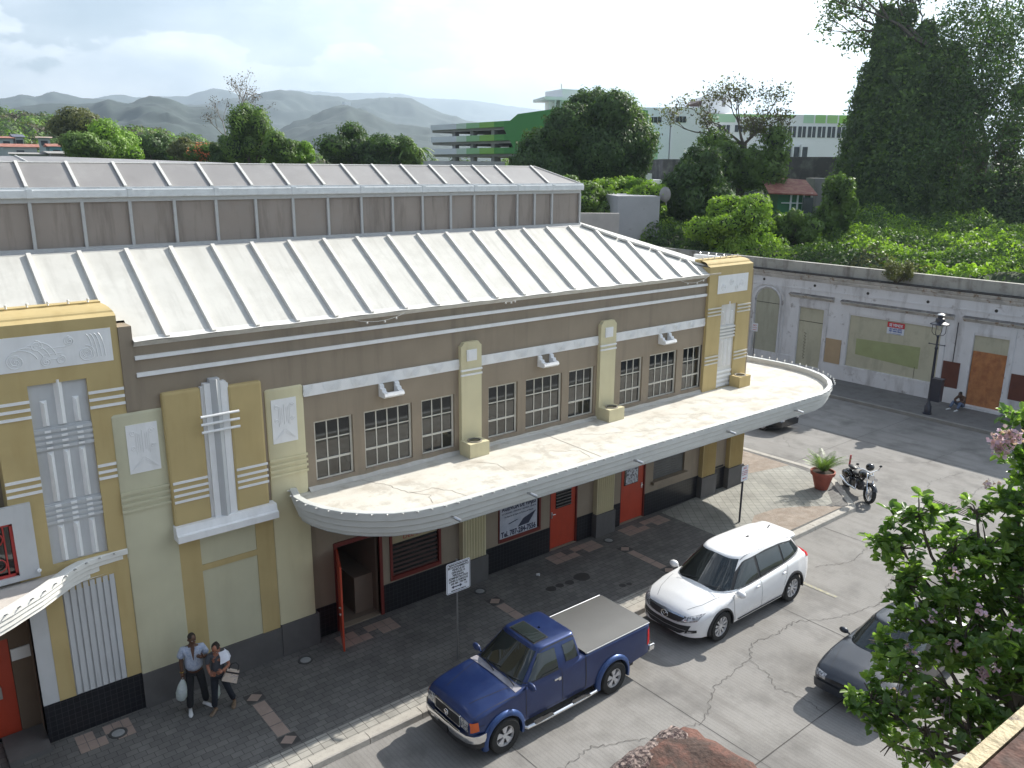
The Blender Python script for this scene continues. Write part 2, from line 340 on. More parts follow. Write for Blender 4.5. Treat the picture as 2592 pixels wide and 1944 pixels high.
kp = [(-25, 12.34), (24.82, 12.34), (25.03, 12.46), (26.62, 14.06), (27.1, 14.8), (27.14, 15.6), (27.0, 18.5), (26.9, 70)]
kb = MB()
# kerb stones with small gaps
def along(path, step):
    acc = []; 
    for i in range(len(path) - 1):
        a = Vector(path[i]); b = Vector(path[i + 1]); n = max(1, int((b - a).length / step))
        for k in range(n): acc.append(tuple(a.lerp(b, k / n)))
    return acc + [path[-1]]
kk = along(kp, 1.2)
for i in range(len(kk) - 1):
    a = Vector(kk[i]); b = Vector(kk[i + 1]); d = (b - a).normalized(); n = Vector((-d.y, d.x)); a2 = a + d * .006; b2 = b - d * .006; w = .26
    jz = random.uniform(-.004, .004) + .012
    kb.add([(a2.x + n.x * .0, a2.y + n.y * .0, -.2), (b2.x, b2.y, -.2), (b2.x + n.x * .025, b2.y + n.y * .025, jz - .02), (a2.x + n.x * .025, a2.y + n.y * .025, jz - .02),
            (a2.x + n.x * .05, a2.y + n.y * .05, jz), (b2.x + n.x * .05, b2.y + n.y * .05, jz), (b2.x + n.x * w, b2.y + n.y * w, jz - .004), (a2.x + n.x * w, a2.y + n.y * w, jz - .004),
            (b2.x + n.x * w, b2.y + n.y * w, -.2), (a2.x + n.x * w, a2.y + n.y * w, -.2)],
           [(0, 1, 2, 3), (3, 2, 5, 4), (4, 5, 6, 7), (7, 6, 8, 9), (0, 3, 4, 7, 9), (1, 8, 6, 5, 2)])
S(kb.build('kerb', kerbm))
farp = pm('far_sidewalk_concrete', (.16, .155, .15), .9, .12, 1, c2=(.12, .115, .11), fine=.1)
S(MB().box(37.2, 41, -10, 70, -.2, 0).build('far_sidewalk', farp))
S(MB().box(37.02, 37.2, -10, 70, -.2, .012).build('far_kerb', pm('far_kerb_concrete', (.24, .23, .21), .9, .12, 2)))
S(MB().box(-25, 60, -12, 3.4, -.2, 0).build('near_sidewalk', paver))
# joints and cracks in the concrete
crk = pm('crack_dark', (.075, .07, .065), .95, .2, 5)
jn = MB()
def ribbon(mb, pts, w, z):
    for i in range(len(pts) - 1):
        a = Vector(pts[i]); b = Vector(pts[i + 1]); d = (b - a).normalized(); n = Vector((-d.y, d.x)); wa = w * random.uniform(.5, 1.2); wb = w * random.uniform(.5, 1.2)
        mb.quad((a.x - n.x * wa, a.y - n.y * wa, z), (b.x - n.x * wb, b.y - n.y * wb, z), (b.x + n.x * wa, b.y + n.y * wa, z), (a.x + n.x * wb, a.y + n.y * wb, z))
def jag(pts, amp=.07, step=.16):
    o = []
    for i in range(len(pts) - 1):
        a = Vector(pts[i]); b = Vector(pts[i + 1]); n = max(1, int((b - a).length / step))
        for k in range(n): q = a.lerp(b, k / n); o.append((q.x + random.uniform(-amp, amp), q.y + random.uniform(-amp, amp)))
    return o + [pts[-1]]
k_ = 10.93 / 10.8
g = lambda x, y: (x * k_, y * k_)
for jx in (5.2, 8.7, 12.15, 17.45, 22.8, 32.0):
    ribbon(jn, [(jx, y) for y in np.arange(3.4, 12.3, .9)] + [(jx, 12.3)], .008, -.1255)
ribbon(jn, [(x, 7.3 + .01 * sin(x)) for x in np.arange(-5, 34, .8)], .013, -.1215)
for y in (16.3, 21.5, 27): ribbon(jn, [(x, y) for x in np.arange(27.2, 37, .8)], .009, -.1255)
ribbon(jn, [(31.9, y) for y in np.arange(12.5, 45, 1.1)], .012, -.1215)
cr = [[g(15.3, 9.7), g(15.05, 9.55), g(14.62, 9.31), g(14.5, 8.7), g(14.2, 8.3), g(14.37, 7.78), g(14.27, 7.23)], [g(15.3, 9.7), g(16.1, 9.55), g(16.9, 9.6), g(17.44, 9.27), g(18.2, 8.95), g(19.37, 8.73), g(21, 9.2), g(23, 9.3)],
      [g(14.62, 9.31), g(13.2, 9.2), g(12.1, 8.6), g(10.9, 8.9), g(9.8, 9.5), g(9.0, 9.4), g(8.1, 9.9)], [g(19.9, 10.9), g(21, 10.4), g(22.3, 10.6), g(24.4, 9.9)], [g(26.6, 15.8), g(29, 14.6), g(31, 12.9), g(33.5, 12.8), g(35, 11.9)],
      [g(10.9, 8.9), g(10.5, 8.2), g(10.9, 7.3)], [g(27.5, 11.2), g(29, 11.9), g(31, 11.6)], [g(24.5, 11.4), g(26.2, 10.7), g(28.5, 10.4), g(31, 10.6)], [g(28.7, 15.9), g(28.5, 17.2), g(29.4, 18.1)]]
for i_, c_ in enumerate(cr): ribbon(jn, jag(c_, .05, .07), .0055, -.1175 + .003 * i_ / 9)
S(jn.build('road_cracks', crk))
yl = pm('worn_yellow_paint', (.36, .33, .20), .9, .3, 9, c2=(.27, .26, .24), mixpos=(.4, .55))
S(MB().quad((19.0, 9.7, -.1225), (19.12, 9.7, -.1225), (19.12, 12.2, -.1225), (19.0, 12.2, -.1225)).build('painted_line', yl))
# inlays of the pavement
inl = MB(); dk = pm('dark_inlay', (.055, .052, .05), .8, .15, 5)
inl2 = MB()
for x0 in (-1.0, 5.33, 11.72, 16.55, 20.9)[:4]:
    for yc in (14.97, 13.3):
        inl2.mat(0).quad((x0 - .19, yc - .17, .004), (x0 + .19, yc - .17, .004), (x0 + .19, yc + .17, .004), (x0 - .19, yc + .17, .004))
        inl2.mat(1).quad((x0 - .17, yc, .008), (x0, yc - .15, .008), (x0 + .17, yc, .008), (x0, yc + .15, .008))
    for y0, y1 in ((13.5, 13.88), (13.9, 14.3), (14.32, 14.76)): inl2.mat(1).quad((x0 - .13, y0, .004), (x0 + .13, y0, .004), (x0 + .13, y1, .004), (x0 - .13, y1, .004))
def mat_at(x0, x1, y0, y1):
    n = 6; w = (x1 - x0) / n
    for i in range(n):
        for j in range(2):
            if i in (2, 3) and (i + j) % 2: continue
            inl2.mat(1).quad((x0 + i * w + .006, y0 + j * (y1 - y0) / 2 + .006, .004), (x0 + (i + 1) * w - .006, y0 + j * (y1 - y0) / 2 + .006, .004), (x0 + (i + 1) * w - .006, y0 + (j + 1) * (y1 - y0) / 2 - .006, .004), (x0 + i * w + .006, y0 + (j + 1) * (y1 - y0) / 2 - .006, .004))
mat_at(7.68, 9.2, 15.42, 15.98); mat_at(14.31, 16.2, 15.47, 16.0); mat_at(17.3, 19.2, 15.47, 16.0); mat_at(2.1, 3.1, 15.35, 15.95)
S(inl2.build('pavement_inlay', [dk, pinkst]))
st = pm('pavement_stain', (.035, .033, .032), .7, .1, 4)
for x, y, r in ((14.38, 14.52, .24), (13.9, 14.50, .13), (13.58, 14.54, .12), (13.28, 14.55, .15), (14.9, 13.5, .1), (15.1, 13.45, .08)):
    S(MB().quad(*[(x + r * (1 + .1 * sin(3 * a)) * cos(a), y + .9 * r * sin(a), .0045) for a in np.linspace(0, 2 * pi, 19)[:-1]]).build('pavement_stain', st))
# in-ground lights
def ground_light(i, loc, label):
    t = thing('ground_light', loc, label, 'light', 'round in-ground lights along the facade')
    MB().lathe([(.17, 0), (.17, .008), (.125, .012), (.12, .004)], n=24, cap=False).build('ring', pm('cast_iron', (.06, .06, .06), .6, .2, 9), t, world=False)
    MB().lathe([(.118, .003), (.08, .009), (.03, .012)], n=20).build('lens', pm('frosted_lens', (.28, .29, .29), .3, .1, 9), t, world=False)
for i, (x, y, lb) in enumerate([(2.81, 15.56, 'round in-ground light by the black tiled base left of the couple'), (6.77, 15.57, 'round in-ground light by the grey plinth left of the open red door'),
                                (11.73, 15.62, 'round in-ground light before the first cream fluted pillar'), (16.59, 15.67, 'round in-ground light before the second cream fluted pillar')]):
    ground_light(i, (x, y, .003), lb)
# storm drain
t = thing('storm_drain', (27.3, 10.4, -.126), 'long barred storm drain grate in the street beyond the motorcycle', 'drain')
gm = MB().box(-.55, .55, -1.0, 1.0, 0, .01); gm.build('slab', pm('pale_drain_concrete', (.33, .32, .30), .9, .1, 3), t, world=False)
gb = MB().box(-.05, .5, -.93, .93, .0105, .014); gb.build('pit', pm('drain_dark', (.03, .03, .03), .9), t, world=False)
gb = MB()
for i in range(24): gb.box(-.05, .5, -.93 + i * .0795, -.93 + i * .0795 + .035, .0145, .03)
gb.box(-.07, -.05, -.95, .95, .0105, .03).box(.5, .52, -.95, .95, .0105, .03); gb.build('bars', pm('rusty_grate', (.13, .115, .10), .7, .2, 8), t, world=False)
# ------------------------------------------------------------ the market building
class EB:
    def __init__(s): s.l = []
    def box(s, *a): s.l.append(('b', a)); return s
    def tube(s, *a): s.l.append(('t', a)); return s
    def build(s, name, mat, parent):
        for k, a in s.l:
            m = MB(); (m.box if k == 'b' else m.tube)(*a); m.build(name, mat, parent)
W = 16.07
B = thing('market_building', (12.5, 19, 0), 'long beige and yellow art deco building with white metal roof and awning', 'building')
wm = MB()
wins = []
for a, b in [(7.52, 8.47), (8.76, 10.05), (10.32, 11.29), (12.35, 13.32), (13.6, 14.9), (15.16, 16.14), (17.22, 18.16), (18.47, 19.74), (20.03, 20.95)]: wins.append((a, b, 3.95, 5.36))
wall_holes(wm, 3.76, 21.3, 3.6, 7.6, wins, W, .12)
lower = [(7.98, 9.1, 0.02, 2.24), (9.40, 10.91, .82, 2.14), (12.8, 14.32, .82, 2.0), (14.68, 15.77, .02, 2.2), (17.6, 18.73, .02, 2.2), (19.1, 20.62, 1.12, 2.2)]
wall_holes(wm, 7.2, 23.6, 0, 3.6, lower, W + .15, .2)
# set back band of the lowest storey behind the windows: body of the building
wm.box(-8, 1.6, W + .85, 24, 0, 7.2)
wm.box(1.4, 23.5, W + .5, 30, 3.4, 7.4); wm.box(20.95, 23.45, W + .02, 20.5, 3.6, 7.6)
wm.box(9.12, 23.5, W + .6, 30, 0, 3.4)
wm.box(3.765, 4.0, W - .02, W + .45, 6.29, 7.9); wm.box(23.215, 23.44, W + .06, W + .6, 3.4, 7.6)
wm.build('wall', beige, B)
# room behind the open door
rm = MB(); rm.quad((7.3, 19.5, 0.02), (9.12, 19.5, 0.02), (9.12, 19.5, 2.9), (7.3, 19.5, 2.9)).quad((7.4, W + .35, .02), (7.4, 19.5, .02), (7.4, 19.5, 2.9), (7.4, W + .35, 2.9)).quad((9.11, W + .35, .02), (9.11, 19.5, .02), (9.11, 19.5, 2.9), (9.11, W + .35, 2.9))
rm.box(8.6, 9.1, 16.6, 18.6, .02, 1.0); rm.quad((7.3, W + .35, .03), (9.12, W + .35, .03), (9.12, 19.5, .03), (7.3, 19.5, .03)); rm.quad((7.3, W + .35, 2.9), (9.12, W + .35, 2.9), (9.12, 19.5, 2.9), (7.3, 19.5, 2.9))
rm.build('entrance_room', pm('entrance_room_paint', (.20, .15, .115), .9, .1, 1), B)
each('trim_band', [(4.002, 20.97, W - .05, W, 7.25, 7.325), (4.002, 20.97, W - .05, W, 6.92, 7.0), (23.44, 23.8, W + .55, W + .9, 7.25, 7.33), (23.44, 23.8, W + .55, W + .9, 6.92, 7.0)], whitep, B)
# frieze with fan relief
for x0, x1 in ((7.31, 11.42), (12.04, 16.22), (16.86, 20.97)):
    fz = MB(); rl = fz
    fz.box(x0, x1, W - .035, W, 5.97, 6.22)
    n = int((x1 - x0) / .34)
    for i in range(n):
        cx = x0 + .17 + i * (x1 - x0) / n
        for r in (.07, .11, .15, .19):
            pts = [(cx + (r if i % 2 else -r) * cos(a), W - .04, 5.995 + r * sin(a)) for a in np.linspace(.1, pi * .62, 7)]
            rl.tube(pts, .009, 4)
    fz.build('frieze', whitep, B)
# pilasters on the upper storey with lamp boxes
for i, (xa, xb) in enumerate(((11.42, 12.04), (16.24, 16.85))):
    p = MB(); p.prism([(xa, 3.75), (xb, 3.75), (xb, 6.54), (xb - .05, 6.58), (xb - .09, 6.64), (xa + .09, 6.64), (xa + .05, 6.58), (xa, 6.54)], 'y', W - .12, W + .02)
    po = p.build('pilaster', cream, B)
    m = (xa + xb) / 2
    MB().box(m - .15, m + .15, W - .145, W - .12, 6.17, 6.45).box(m - .11, m + .11, W - .155, W - .145, 6.21, 6.41).build('relief_panel', whitep, po)
    each('trim_band', [(xa - .01, xb + .01, W - .145, W - .1, 5.92, 5.965), (xa - .01, xb + .01, W - .145, W - .1, 5.80, 5.845)], whitep, po)
def lampbox(x0, x1, y0, y1, z0, z1, m):
    o = MB().box(x0, x1, y0, y1, z0, z1, .008).build('lamp_box', m, B)
    cx = (x0 + x1) / 2; cy = (y0 + y1) / 2
    MB().lathe([(.19, z1), (.19, z1 + .02), (.15, z1 + .02), (.15, z1 + .004)], (cx, cy, 0), 20).build('lamp_ring', pm('dusty_ring', (.3, .27, .22), .6), o)
    MB().lathe([(.148, z1 + .006), (.05, z1 + .012)], (cx, cy, 0), 16).build('lens', glass, o)
lampbox(11.36, 11.96, 15.52, W - .12, 3.76, 4.16, cream); lampbox(16.24, 16.86, 15.52, W - .12, 3.76, 4.16, cream); lampbox(22.38, 22.98, 15.56, W - .1, 3.76, 4.16, gold)
# windows
for wi, (a, b, c, d) in enumerate(wins):
    f = MB(); yy = W + .06; f.box(a + .002, a + .05, yy, yy + .06, c + .002, d - .002); f.box(b - .05, b - .002, yy, yy + .06, c + .002, d - .002); f.box(a + .05, b - .05, yy, yy + .06, d - .05, d - .002); f.box(a + .05, b - .05, yy, yy + .06, c + .002, c + .055)
    nc = 4 if wi % 3 == 1 else 3
    for i in range(1, nc): x = a + .05 + (b - a - .1) * i / nc; f.box(x - .013, x + .013, yy + .012, yy + .045, c + .055, d - .05)
    zs = [c + (d - c) * .335, c + (d - c) * .67]
    f.box(a + .05, b - .05, yy + .005, yy + .052, zs[0] - .025, zs[0] + .022); f.box(a + .05, b - .05, yy + .014, yy + .042, zs[1] - .013, zs[1] + .013)
    fo = f.build('window', framep, B)
    MB().quad((a + .05, yy + .03, c + .05), (b - .05, yy + .03, c + .05), (b - .05, yy + .03, d - .05), (a + .05, yy + .03, d - .05)).build('pane', glass, fo)
    MB().box(a + .002, b - .002, W - .012, yy, c + .001, c + .025).build('sill', beige, fo)
# awning roof conduit along the wall foot
cd = MB()
for x0, x1 in ((12.1, 16.15), (16.9, 22.3)): cd.tube([(x0, W - .03, 3.86), (x1 - .3, W - .03, 3.86), (x1 - .1, W - .05, 3.88), (x1, W - .15, 3.88)], .018, 6)
cd.build('conduit', framep, B)
# wall sconces
def sconce(xc):
    z = 5.66; y1 = W - .002
    p = MB()
    for s in (-1, 1):
        xa = xc + s * .26; xb = xc + s * .15
        prof = [(y1, z), (y1 - .24, z), (y1 - .30, z + .05), (y1 - .27, z + .12), (y1 - .17, z + .14), (y1 - .15, z + .2), (y1 - .08, z + .2), (y1 - .07, z + .27), (y1, z + .31)]
        p.prism(prof, 'x', min(xa, xb), max(xa, xb))
    p.prism([(y1, z), (y1 - .24, z), (y1 - .30, z + .05), (y1 - .27, z + .13), (y1 - .2, z + .1), (y1 - .1, z + .06), (y1, z + .06)], 'x', xc - .19, xc + .19)
    return p.build('sconce', whitep, B)
for xc in (9.42, 14.25, 19.07): sconce(xc)
# ---- towers
def tower(x0, x1, z1, px0, px1, yf, depth, relief, cavetto=True, name='tower', bands=None, pmat=greyp, pz0=3.6):
    t = MB(); zt = z1
    t.mat(0); wall_holes(t, x0, x1, 3.45 if x0 > 10 else 3.0, zt - .0, [(px0, px1, pz0, 7.03 if x0 < 10 else 6.58)], yf, .06)
    t.quad((x0, yf, 3.0), (x0, yf + depth, 3.0), (x0, yf + depth, zt), (x0, yf, zt)); t.quad((x1, yf, 3.0), (x1, yf, zt), (x1, yf + depth, zt), (x1, yf + depth, 3.0)); t.quad((x0, yf + depth, 3.0), (x1, yf + depth, 3.0), (x1, yf + depth, zt), (x0, yf + depth, zt))
    # coved top rising to the back
    n = 6; rows = []
    for i in range(n + 1):
        a = i / n; rows.append([(x0 + .02 * a, yf + .12 + (depth - .35) * (1 - cos(a * pi / 2)) + .0, zt + .05 + .12 * sin(a * pi / 2)), (x1 - .1 * a, yf + .12 + (depth - .35) * (1 - cos(a * pi / 2)), zt + .05 + .12 * sin(a * pi / 2))])
    t.grid(rows); t.quad((x0, yf, zt), (x1, yf, zt), (x1, yf + .12, zt + .05), (x0, yf + .12, zt + .05))
    t.box(x0 + .03, x1 - .1, yf + depth - .23, yf + depth, zt, zt + .2); t.box(x1 - .1, x1 - .001, yf + .15, yf + depth, zt - .1, zt + .05)
    to = t.build(name, gold, B)
    pn = MB(); pn.quad((px0, yf + .06, pz0), (px1, yf + .06, pz0), (px1, yf + .06, 7.03), (px0, yf + .06, 7.03))
    return to, pn
to, pn = tower(1.64, 3.76, 8.12, 2.2, 3.15, W, .8, None)
sc_ = 1
yp = W + .06
def fins(mb, xs, z0, z1, w, dep, point=False):
    for x in xs:
        mb.add([(x - w, yp, z0), (x, yp - dep, z0 + .03), (x + w, yp, z0), (x - w, yp, z1), (x, yp - dep, z1 - (.0 if point else .05)), (x + w, yp, z1)], [(0, 1, 4, 3), (1, 2, 5, 4), (3, 4, 5), (0, 2, 1)])
xs3 = (2.42, 2.68, 2.94)
for z0, z1 in ((5.80, 6.22), (4.38, 4.78)):
    for i in range(4): h = (z1 - z0) / 4; pn.box(2.2, 3.15, yp - .05, yp, z0 + i * h + .01, z0 + (i + 1) * h - .035)
    pn.box(2.2, 3.15, yp - .025, yp, z0, z1)
pno = pn.build('fluted_panel', greyp, to)
def fin1(P_, xs, *a):
    for x in xs: m_ = MB(); fins(m_, [x], *a); m_.build('fin', whitep, P_)
fin1(pno, [xs3[0], xs3[2]], 6.24, 6.72, .055, .06); fin1(pno, [xs3[1]], 6.24, 7.08, .07, .09, True); fin1(pno, xs3, 4.80, 5.76, .055, .07); fin1(pno, xs3, 3.62, 4.34, .055, .07); fm_ = EB()
for x in xs3:
    for z0 in (5.83, 5.93, 6.03, 6.13, 4.41, 4.51, 4.61, 4.71): fm_.box(x - .05, x + .05, yp - .065, yp - .02, z0, z0 + .04)
fm_.build('fret', whitep, pno)
tb = EB()
for zc in (6.75, 6.61, 6.47): tb.box(1.645, 2.2, W - .03, W, zc - .025, zc + .025); tb.box(3.15, 3.755, W - .03, W, zc - .025, zc + .025)
for zc in (5.33, 5.2, 5.08): tb.box(1.645, 2.2, W - .03, W, zc - .025, zc + .025); tb.box(3.15, 3.47, W - .03, W, zc - .025, zc + .025)
tb.build('trim_band', whitep, to)
# relief panel with scrolls
rp_ = MB().box(1.76, 3.64, W - .012, W, 7.3, 7.91).build('relief_panel', whitep, to)
rs = MB()
def spiral(cx, cz, r0, turns, a0, s=1, rad=.012, k=None, y=W - .014):
    pts = []
    for i in range(int(22 * turns) + 1):
        a = a0 + s * i / 22 * 2 * pi; r = r0 * (1 - i / (22 * turns) * .92); pts.append((cx + r * cos(a), y, cz + r * sin(a)))
    rs.tube(pts, rad, 5)
for cx, cz, r, s in ((2.08, 7.48, .15, 1), (3.2, 7.49, .15, -1), (2.42, 7.72, .1, -1), (2.95, 7.75, .09, 1), (2.55, 7.42, .09, 1), (2.78, 7.43, .08, -1)):
    spiral(cx, cz, r, 2.4, pi / 2, s); spiral(cx, cz, r * .8, 1.9, pi / 3, s, .008)
for k in range(4):
    rs.tube([(2.15 + .1 * k + .28 * cos(a), W - .014, 7.42 + (.28 + .04 * k) * sin(a) * .9) for a in np.linspace(.3, 2.0, 9)], .011, 5)
    rs.tube([(3.32 + .065 * k + .1 * cos(a) - .1, W - .014, 7.36 + .48 * sin(a)) for a in np.linspace(.1, 1.5, 9)], .011, 5)
    rs.tube([(2.66 + .08 * k * s_, W - .014, 7.36 + .1 * k) for s_ in (-1, 0, 1)], .009, 5)
rs.build('scroll_relief', whitep, rp_)
# right tower
to2, pn2 = tower(20.975, 23.21, 7.82, 21.68, 22.5, W - .1, .65, None, pz0=3.8)
MB().box(21.4, 22.96, W - .115, W - .1, 6.95, 7.53).build('relief_panel', whitep, to2)
rs = MB()
for cx, cz, r, s in ((21.7, 7.15, .13, 1), (22.6, 7.2, .12, -1), (22.1, 7.3, .12, 1), (22.35, 7.1, .09, -1)): spiral(cx, cz, r, 2.3, pi / 2, s, .012, y=W - .117)
rs.build('scroll_relief', whitep, to2)
yp = W - .04
for z0, z1 in ((5.46, 5.88),):
    for i in range(4): h = (z1 - z0) / 4; pn2.box(21.68, 22.5, yp - .05, yp, z0 + i * h + .01, z0 + (i + 1) * h - .035)
p2o = pn2.build('fluted_panel', pm('pale_fluted_plaster', (.66, .65, .62), .7, .05, 3), to2)
fin1(p2o, (21.85, 22.32), 5.9, 6.35, .05, .06); fin1(p2o, (22.09,), 5.9, 6.66, .07, .09, True); fin1(p2o, (21.85, 22.09, 22.32), 4.5, 5.42, .05, .07)
each('fret', [(21.69, 22.49, yp - .03, yp, z, z + .07) for z in (3.85, 4.0, 4.15, 4.3)], whitep, p2o)
tb = EB()
for zs_ in ((6.5, 6.39, 6.28), (4.93, 4.82, 4.7)):
    for zc in zs_: tb.box(20.98, 21.68, W - .13, W - .1, zc - .022, zc + .022); tb.box(22.5, 23.205, W - .13, W - .1, zc - .022, zc + .022)
tb.build('trim_band', pm('stone_trim', (.60, .58, .52), .7, .05, 4), to2)
# curved white parapet going round the corner
cp = MB(); pth = [(23.35, 16.5), (23.65, 16.75), (23.75, 17.3), (23.75, 18.0), (23.7, 18.7)]
rows = []
cp.sweep([(x, y) for x, y in pth], [(0, 7.4), (0, 7.86), (.16, 7.86), (.16, 7.4)]); cp.quad((23.7, 18.7, 7.4), (23.54, 18.7, 7.4), (23.54, 18.7, 7.86), (23.7, 18.7, 7.86))
cpo = cp.build('corner_parapet', whitep, B)
# ---- cream pylons and the gold bay
def pylon(x0, x1, yf, z1, m, z0=.78):
    r = .07; p = MB(); prof = [(yf, z0), (yf, z1 - r)] + [(yf + r - r * cos(a), z1 - r + r * sin(a)) for a in np.linspace(.3, pi / 2, 5)] + [(W + .3, z1), (W + .3, z0)]
    c = .05; xs = [x0, x0 + .012, x0 + c, x1 - c, x1 - .012, x1]; off = [.05, .016, 0, 0, .016, .05]
    p.grid([[(x, y + (o if y < W + .2 else 0), z - (o if z > z1 - r - .01 else 0)) for y, z in prof] for x, o in zip(xs, off)])
    p.quad(*[(x0, y + (.05 if y < W + .2 else 0), z - (.05 if z > z1 - r - .01 else 0)) for y, z in prof]); p.quad(*[(x1, y + (.05 if y < W + .2 else 0), z - (.05 if z > z1 - r - .01 else 0)) for y, z in prof][::-1])
    return p.build('pylon', m, B, smooth=True, angle=35)
py1 = pylon(3.47, 4.45, W - .03, 6.27, palecream); py2 = pylon(6.44, 7.31, W - .03, 6.27, cream)
rs = MB()
for py, xa, xb in ((py1, 3.69, 4.26), (py2, 6.56, 7.12)):
    MB().box(xa, xb, W - .045, W - .03, 5.05, 6.02).build('relief_panel', whitep, py)
    rs = MB(); m = (xa + xb) / 2; yy = W - .047
    for s in (-1, 1):
        for k in range(3): rs.tube([(m + s * (.05 + .035 * k), yy, 5.5 - .04 * k), (m + s * (.05 + .035 * k), yy, 5.82 + .02 * k)], .008, 4); rs.tube([(m + s * .02, yy, 5.35 - .05 * k), (m + s * (.24 - .02 * k), yy, 5.12 + .01 * k)], .008, 4)
        spiral(m + s * .17, 5.86, .06, 1.6, 0, s, .008, y=yy); spiral(m + s * .18, 5.56, .05, 1.6, 0, s, .008, y=yy)
    rs.tube([(m, yy, 5.45), (m, yy, 5.9)], .012, 4); rs.build('carved_relief', whitep, py)
    tb = EB()
    for zc in (4.68, 4.56, 4.44, 4.32): tb.box(py is py1 and 3.475 or 6.45, py is py1 and 4.4 or 7.318, W - .055, W - .028, zc - .027, zc + .027)
    tb.build('trim_band', py is py1 and palecream or cream, py)
bay = MB(); yb = W - .12
for xa, xb, z1 in ((4.38, 5.12, 6.55), (5.66, 6.36, 6.5)): bay.box(xa, xb, yb, W + .9, 3.78, z1, .05)
bay.box(4.5, 6.3, W + .3, W + .9, 3.78, 6.2)
bo = bay.build('gold_bay', gold, B)
cf = MB(); cf.box(5.18, 5.30, yb - .03, W + .6, 3.8, 6.62); cf.box(5.50, 5.62, yb - .03, W + .6, 3.8, 6.62); cf.box(5.12, 5.18, yb + .03, W + .6, 3.8, 6.56); cf.box(5.62, 5.68, yb + .03, W + .6, 3.8, 6.56); cf.build('centre_fin', whitep, bo)
MB().prism([(5.30, yb - .02), (5.4, yb - .11), (5.50, yb - .02), (5.50, W + .6), (5.30, W + .6)], 'z', 3.8, 6.7).build('centre_rib', greyp, bo)
tb = EB()
for z in (5.99, 5.83, 5.67): tb.tube([(5.03, yb - .13, z), (5.8, yb - .13, z)], .028, 8)
tb.build('rail', whitep, bo)
tb = EB()
for zc in (4.70, 4.56, 4.43, 4.30): tb.box(4.42, 5.1, yb - .025, yb, zc - .024, zc + .024); tb.box(5.70, 6.365, yb - .025, yb, zc - .024, zc + .024)
tb.build('trim_band', whitep, bo)
co = MB(); co.prism([(W, 3.5), (yb - .2, 3.5), (yb - .2, 3.64), (yb - .14, 3.66), (yb - .1, 3.8), (W, 3.8)], 'x', 4.36, 6.46); co.build('cornice', whitep, bo)
lb = MB(); lb.mat(0).box(4.44, 6.45, W + .012, W + .3, .70, 3.5)
lb.mat(1).box(4.44, 4.86, W - .008, W + .01, .70, 3.5).box(6.04, 6.44, W - .008, W + .01, .70, 3.5).box(4.86, 6.04, W - .008, W + .01, 2.63, 2.76)
lb.build('lower_panel', [palecream, gold], B)
# plinth
pl_ = EB(); pl_.box(3.47, 4.44, W - .06, W + .3, 0, .78).box(4.44, 6.45, W - .045, W + .3, 0, .72).box(6.45, 7.36, W - .07, W + .3, 0, .78); pl_.build('plinth', dgrey, B)
# ---- entrance part left: base tile, fluted lower panel, frame with red grille
lt = EB(); lt.box(1.7, 3.47, W - .01, W + .3, 0, .81); lt.box(-6, 1.3, W + .62, W + .66, 0, .06)
for a, b in ((7.36, 7.98), (9.1, 11.5), (12.25, 14.68), (15.77, 16.42), (17.14, 17.6), (18.73, 21.39), (22.08, 22.86)): lt.box(a + .001, b - .001, W + .13, W + .15, 0, .77)
lt.build('tile_base', tile, B)
MB().box(1.0, 1.7, W - .3, W + .6, 0, .1).build('step', dgrey, B)
lp = MB(); lp.mat(0).box(1.7, 1.98, W + .004, W + .3, .81, 3.5).box(2.27, 3.2, W + .012, W + .3, .81, 3.5)
for i in range(8): x = 2.29 + i * .116; lp.box(x, x + .085, W - .02, W + .012, .83, 3.12)
lp.mat(1).box(1.98, 2.27, W - .002, W + .3, .81, 3.5).box(3.2, 3.47, W - .002, W + .3, .81, 3.5)
lp.build('lower_panel', [greyp, gold], B)
en = MB(); wall_holes(en, -3.0, 1.70, 0, 3.4, [(-.2, 1.36, .02, 2.1)], W + .62, .1); en.quad((1.7, W, 0), (1.7, W + .62, 0), (1.7, W + .62, 3.4), (1.7, W, 3.4)); en.build('entrance_wall', pm('brown_wall', (.16, .115, .08), .85, .08, 2), B)
dr = MB().box(.3, 1.355, W + .66, W + .70, .03, 2.08).build('door', redp, B)
MB().box(1.05, 1.13, W + .6, W + .66, .9, 1.15).build('handle', metal, dr)
nb = MB().box(1.37, 1.69, W + .585, W + .62, 1.62, 1.86).build('notice_board', whiteplain, B)
fr = MB(); wall_holes(fr, -.4, 1.97, 3.5, 4.93, [(.2, 1.65, 3.6, 4.62)], W - .08, .12); fr.quad((1.97, W - .08, 3.5), (1.97, W, 3.5), (1.97, W, 4.93), (1.97, W - .08, 4.93)).quad((-.4, W - .08, 4.93), (1.97, W - .08, 4.93), (1.97, W, 4.93), (-.4, W, 4.93))
fro = fr.build('entrance_frame', greyp, B)
MB().quad((.2, W + .04, 3.6), (1.65, W + .04, 3.6), (1.65, W + .04, 4.62), (.2, W + .04, 4.62)).build('pane', glass, fro)
gr = MB(); gr.box(.2, .25, W - .03, W + .0, 3.6, 4.62).box(1.6, 1.65, W - .03, W, 3.6, 4.62).box(.2, 1.65, W - .03, W, 3.6, 3.65).box(.2, 1.65, W - .03, W, 4.57, 4.62)
for k in range(6): gr.tube([(1.5 - .24 * k, W - .015, 3.62), (1.5 - .24 * k, W - .015, 4.6)], .014, 6)
for k in range(6):
    for z in (3.85, 4.35): gr.tube([(1.38 - .24 * k + .1 * cos(a), W - .015, z + .12 * sin(a)) for a in np.linspace(0, 2 * pi, 13)], .012, 5)
gr.build('window_grille', pm('red_grille', (.42, .04, .035), .5), fro)
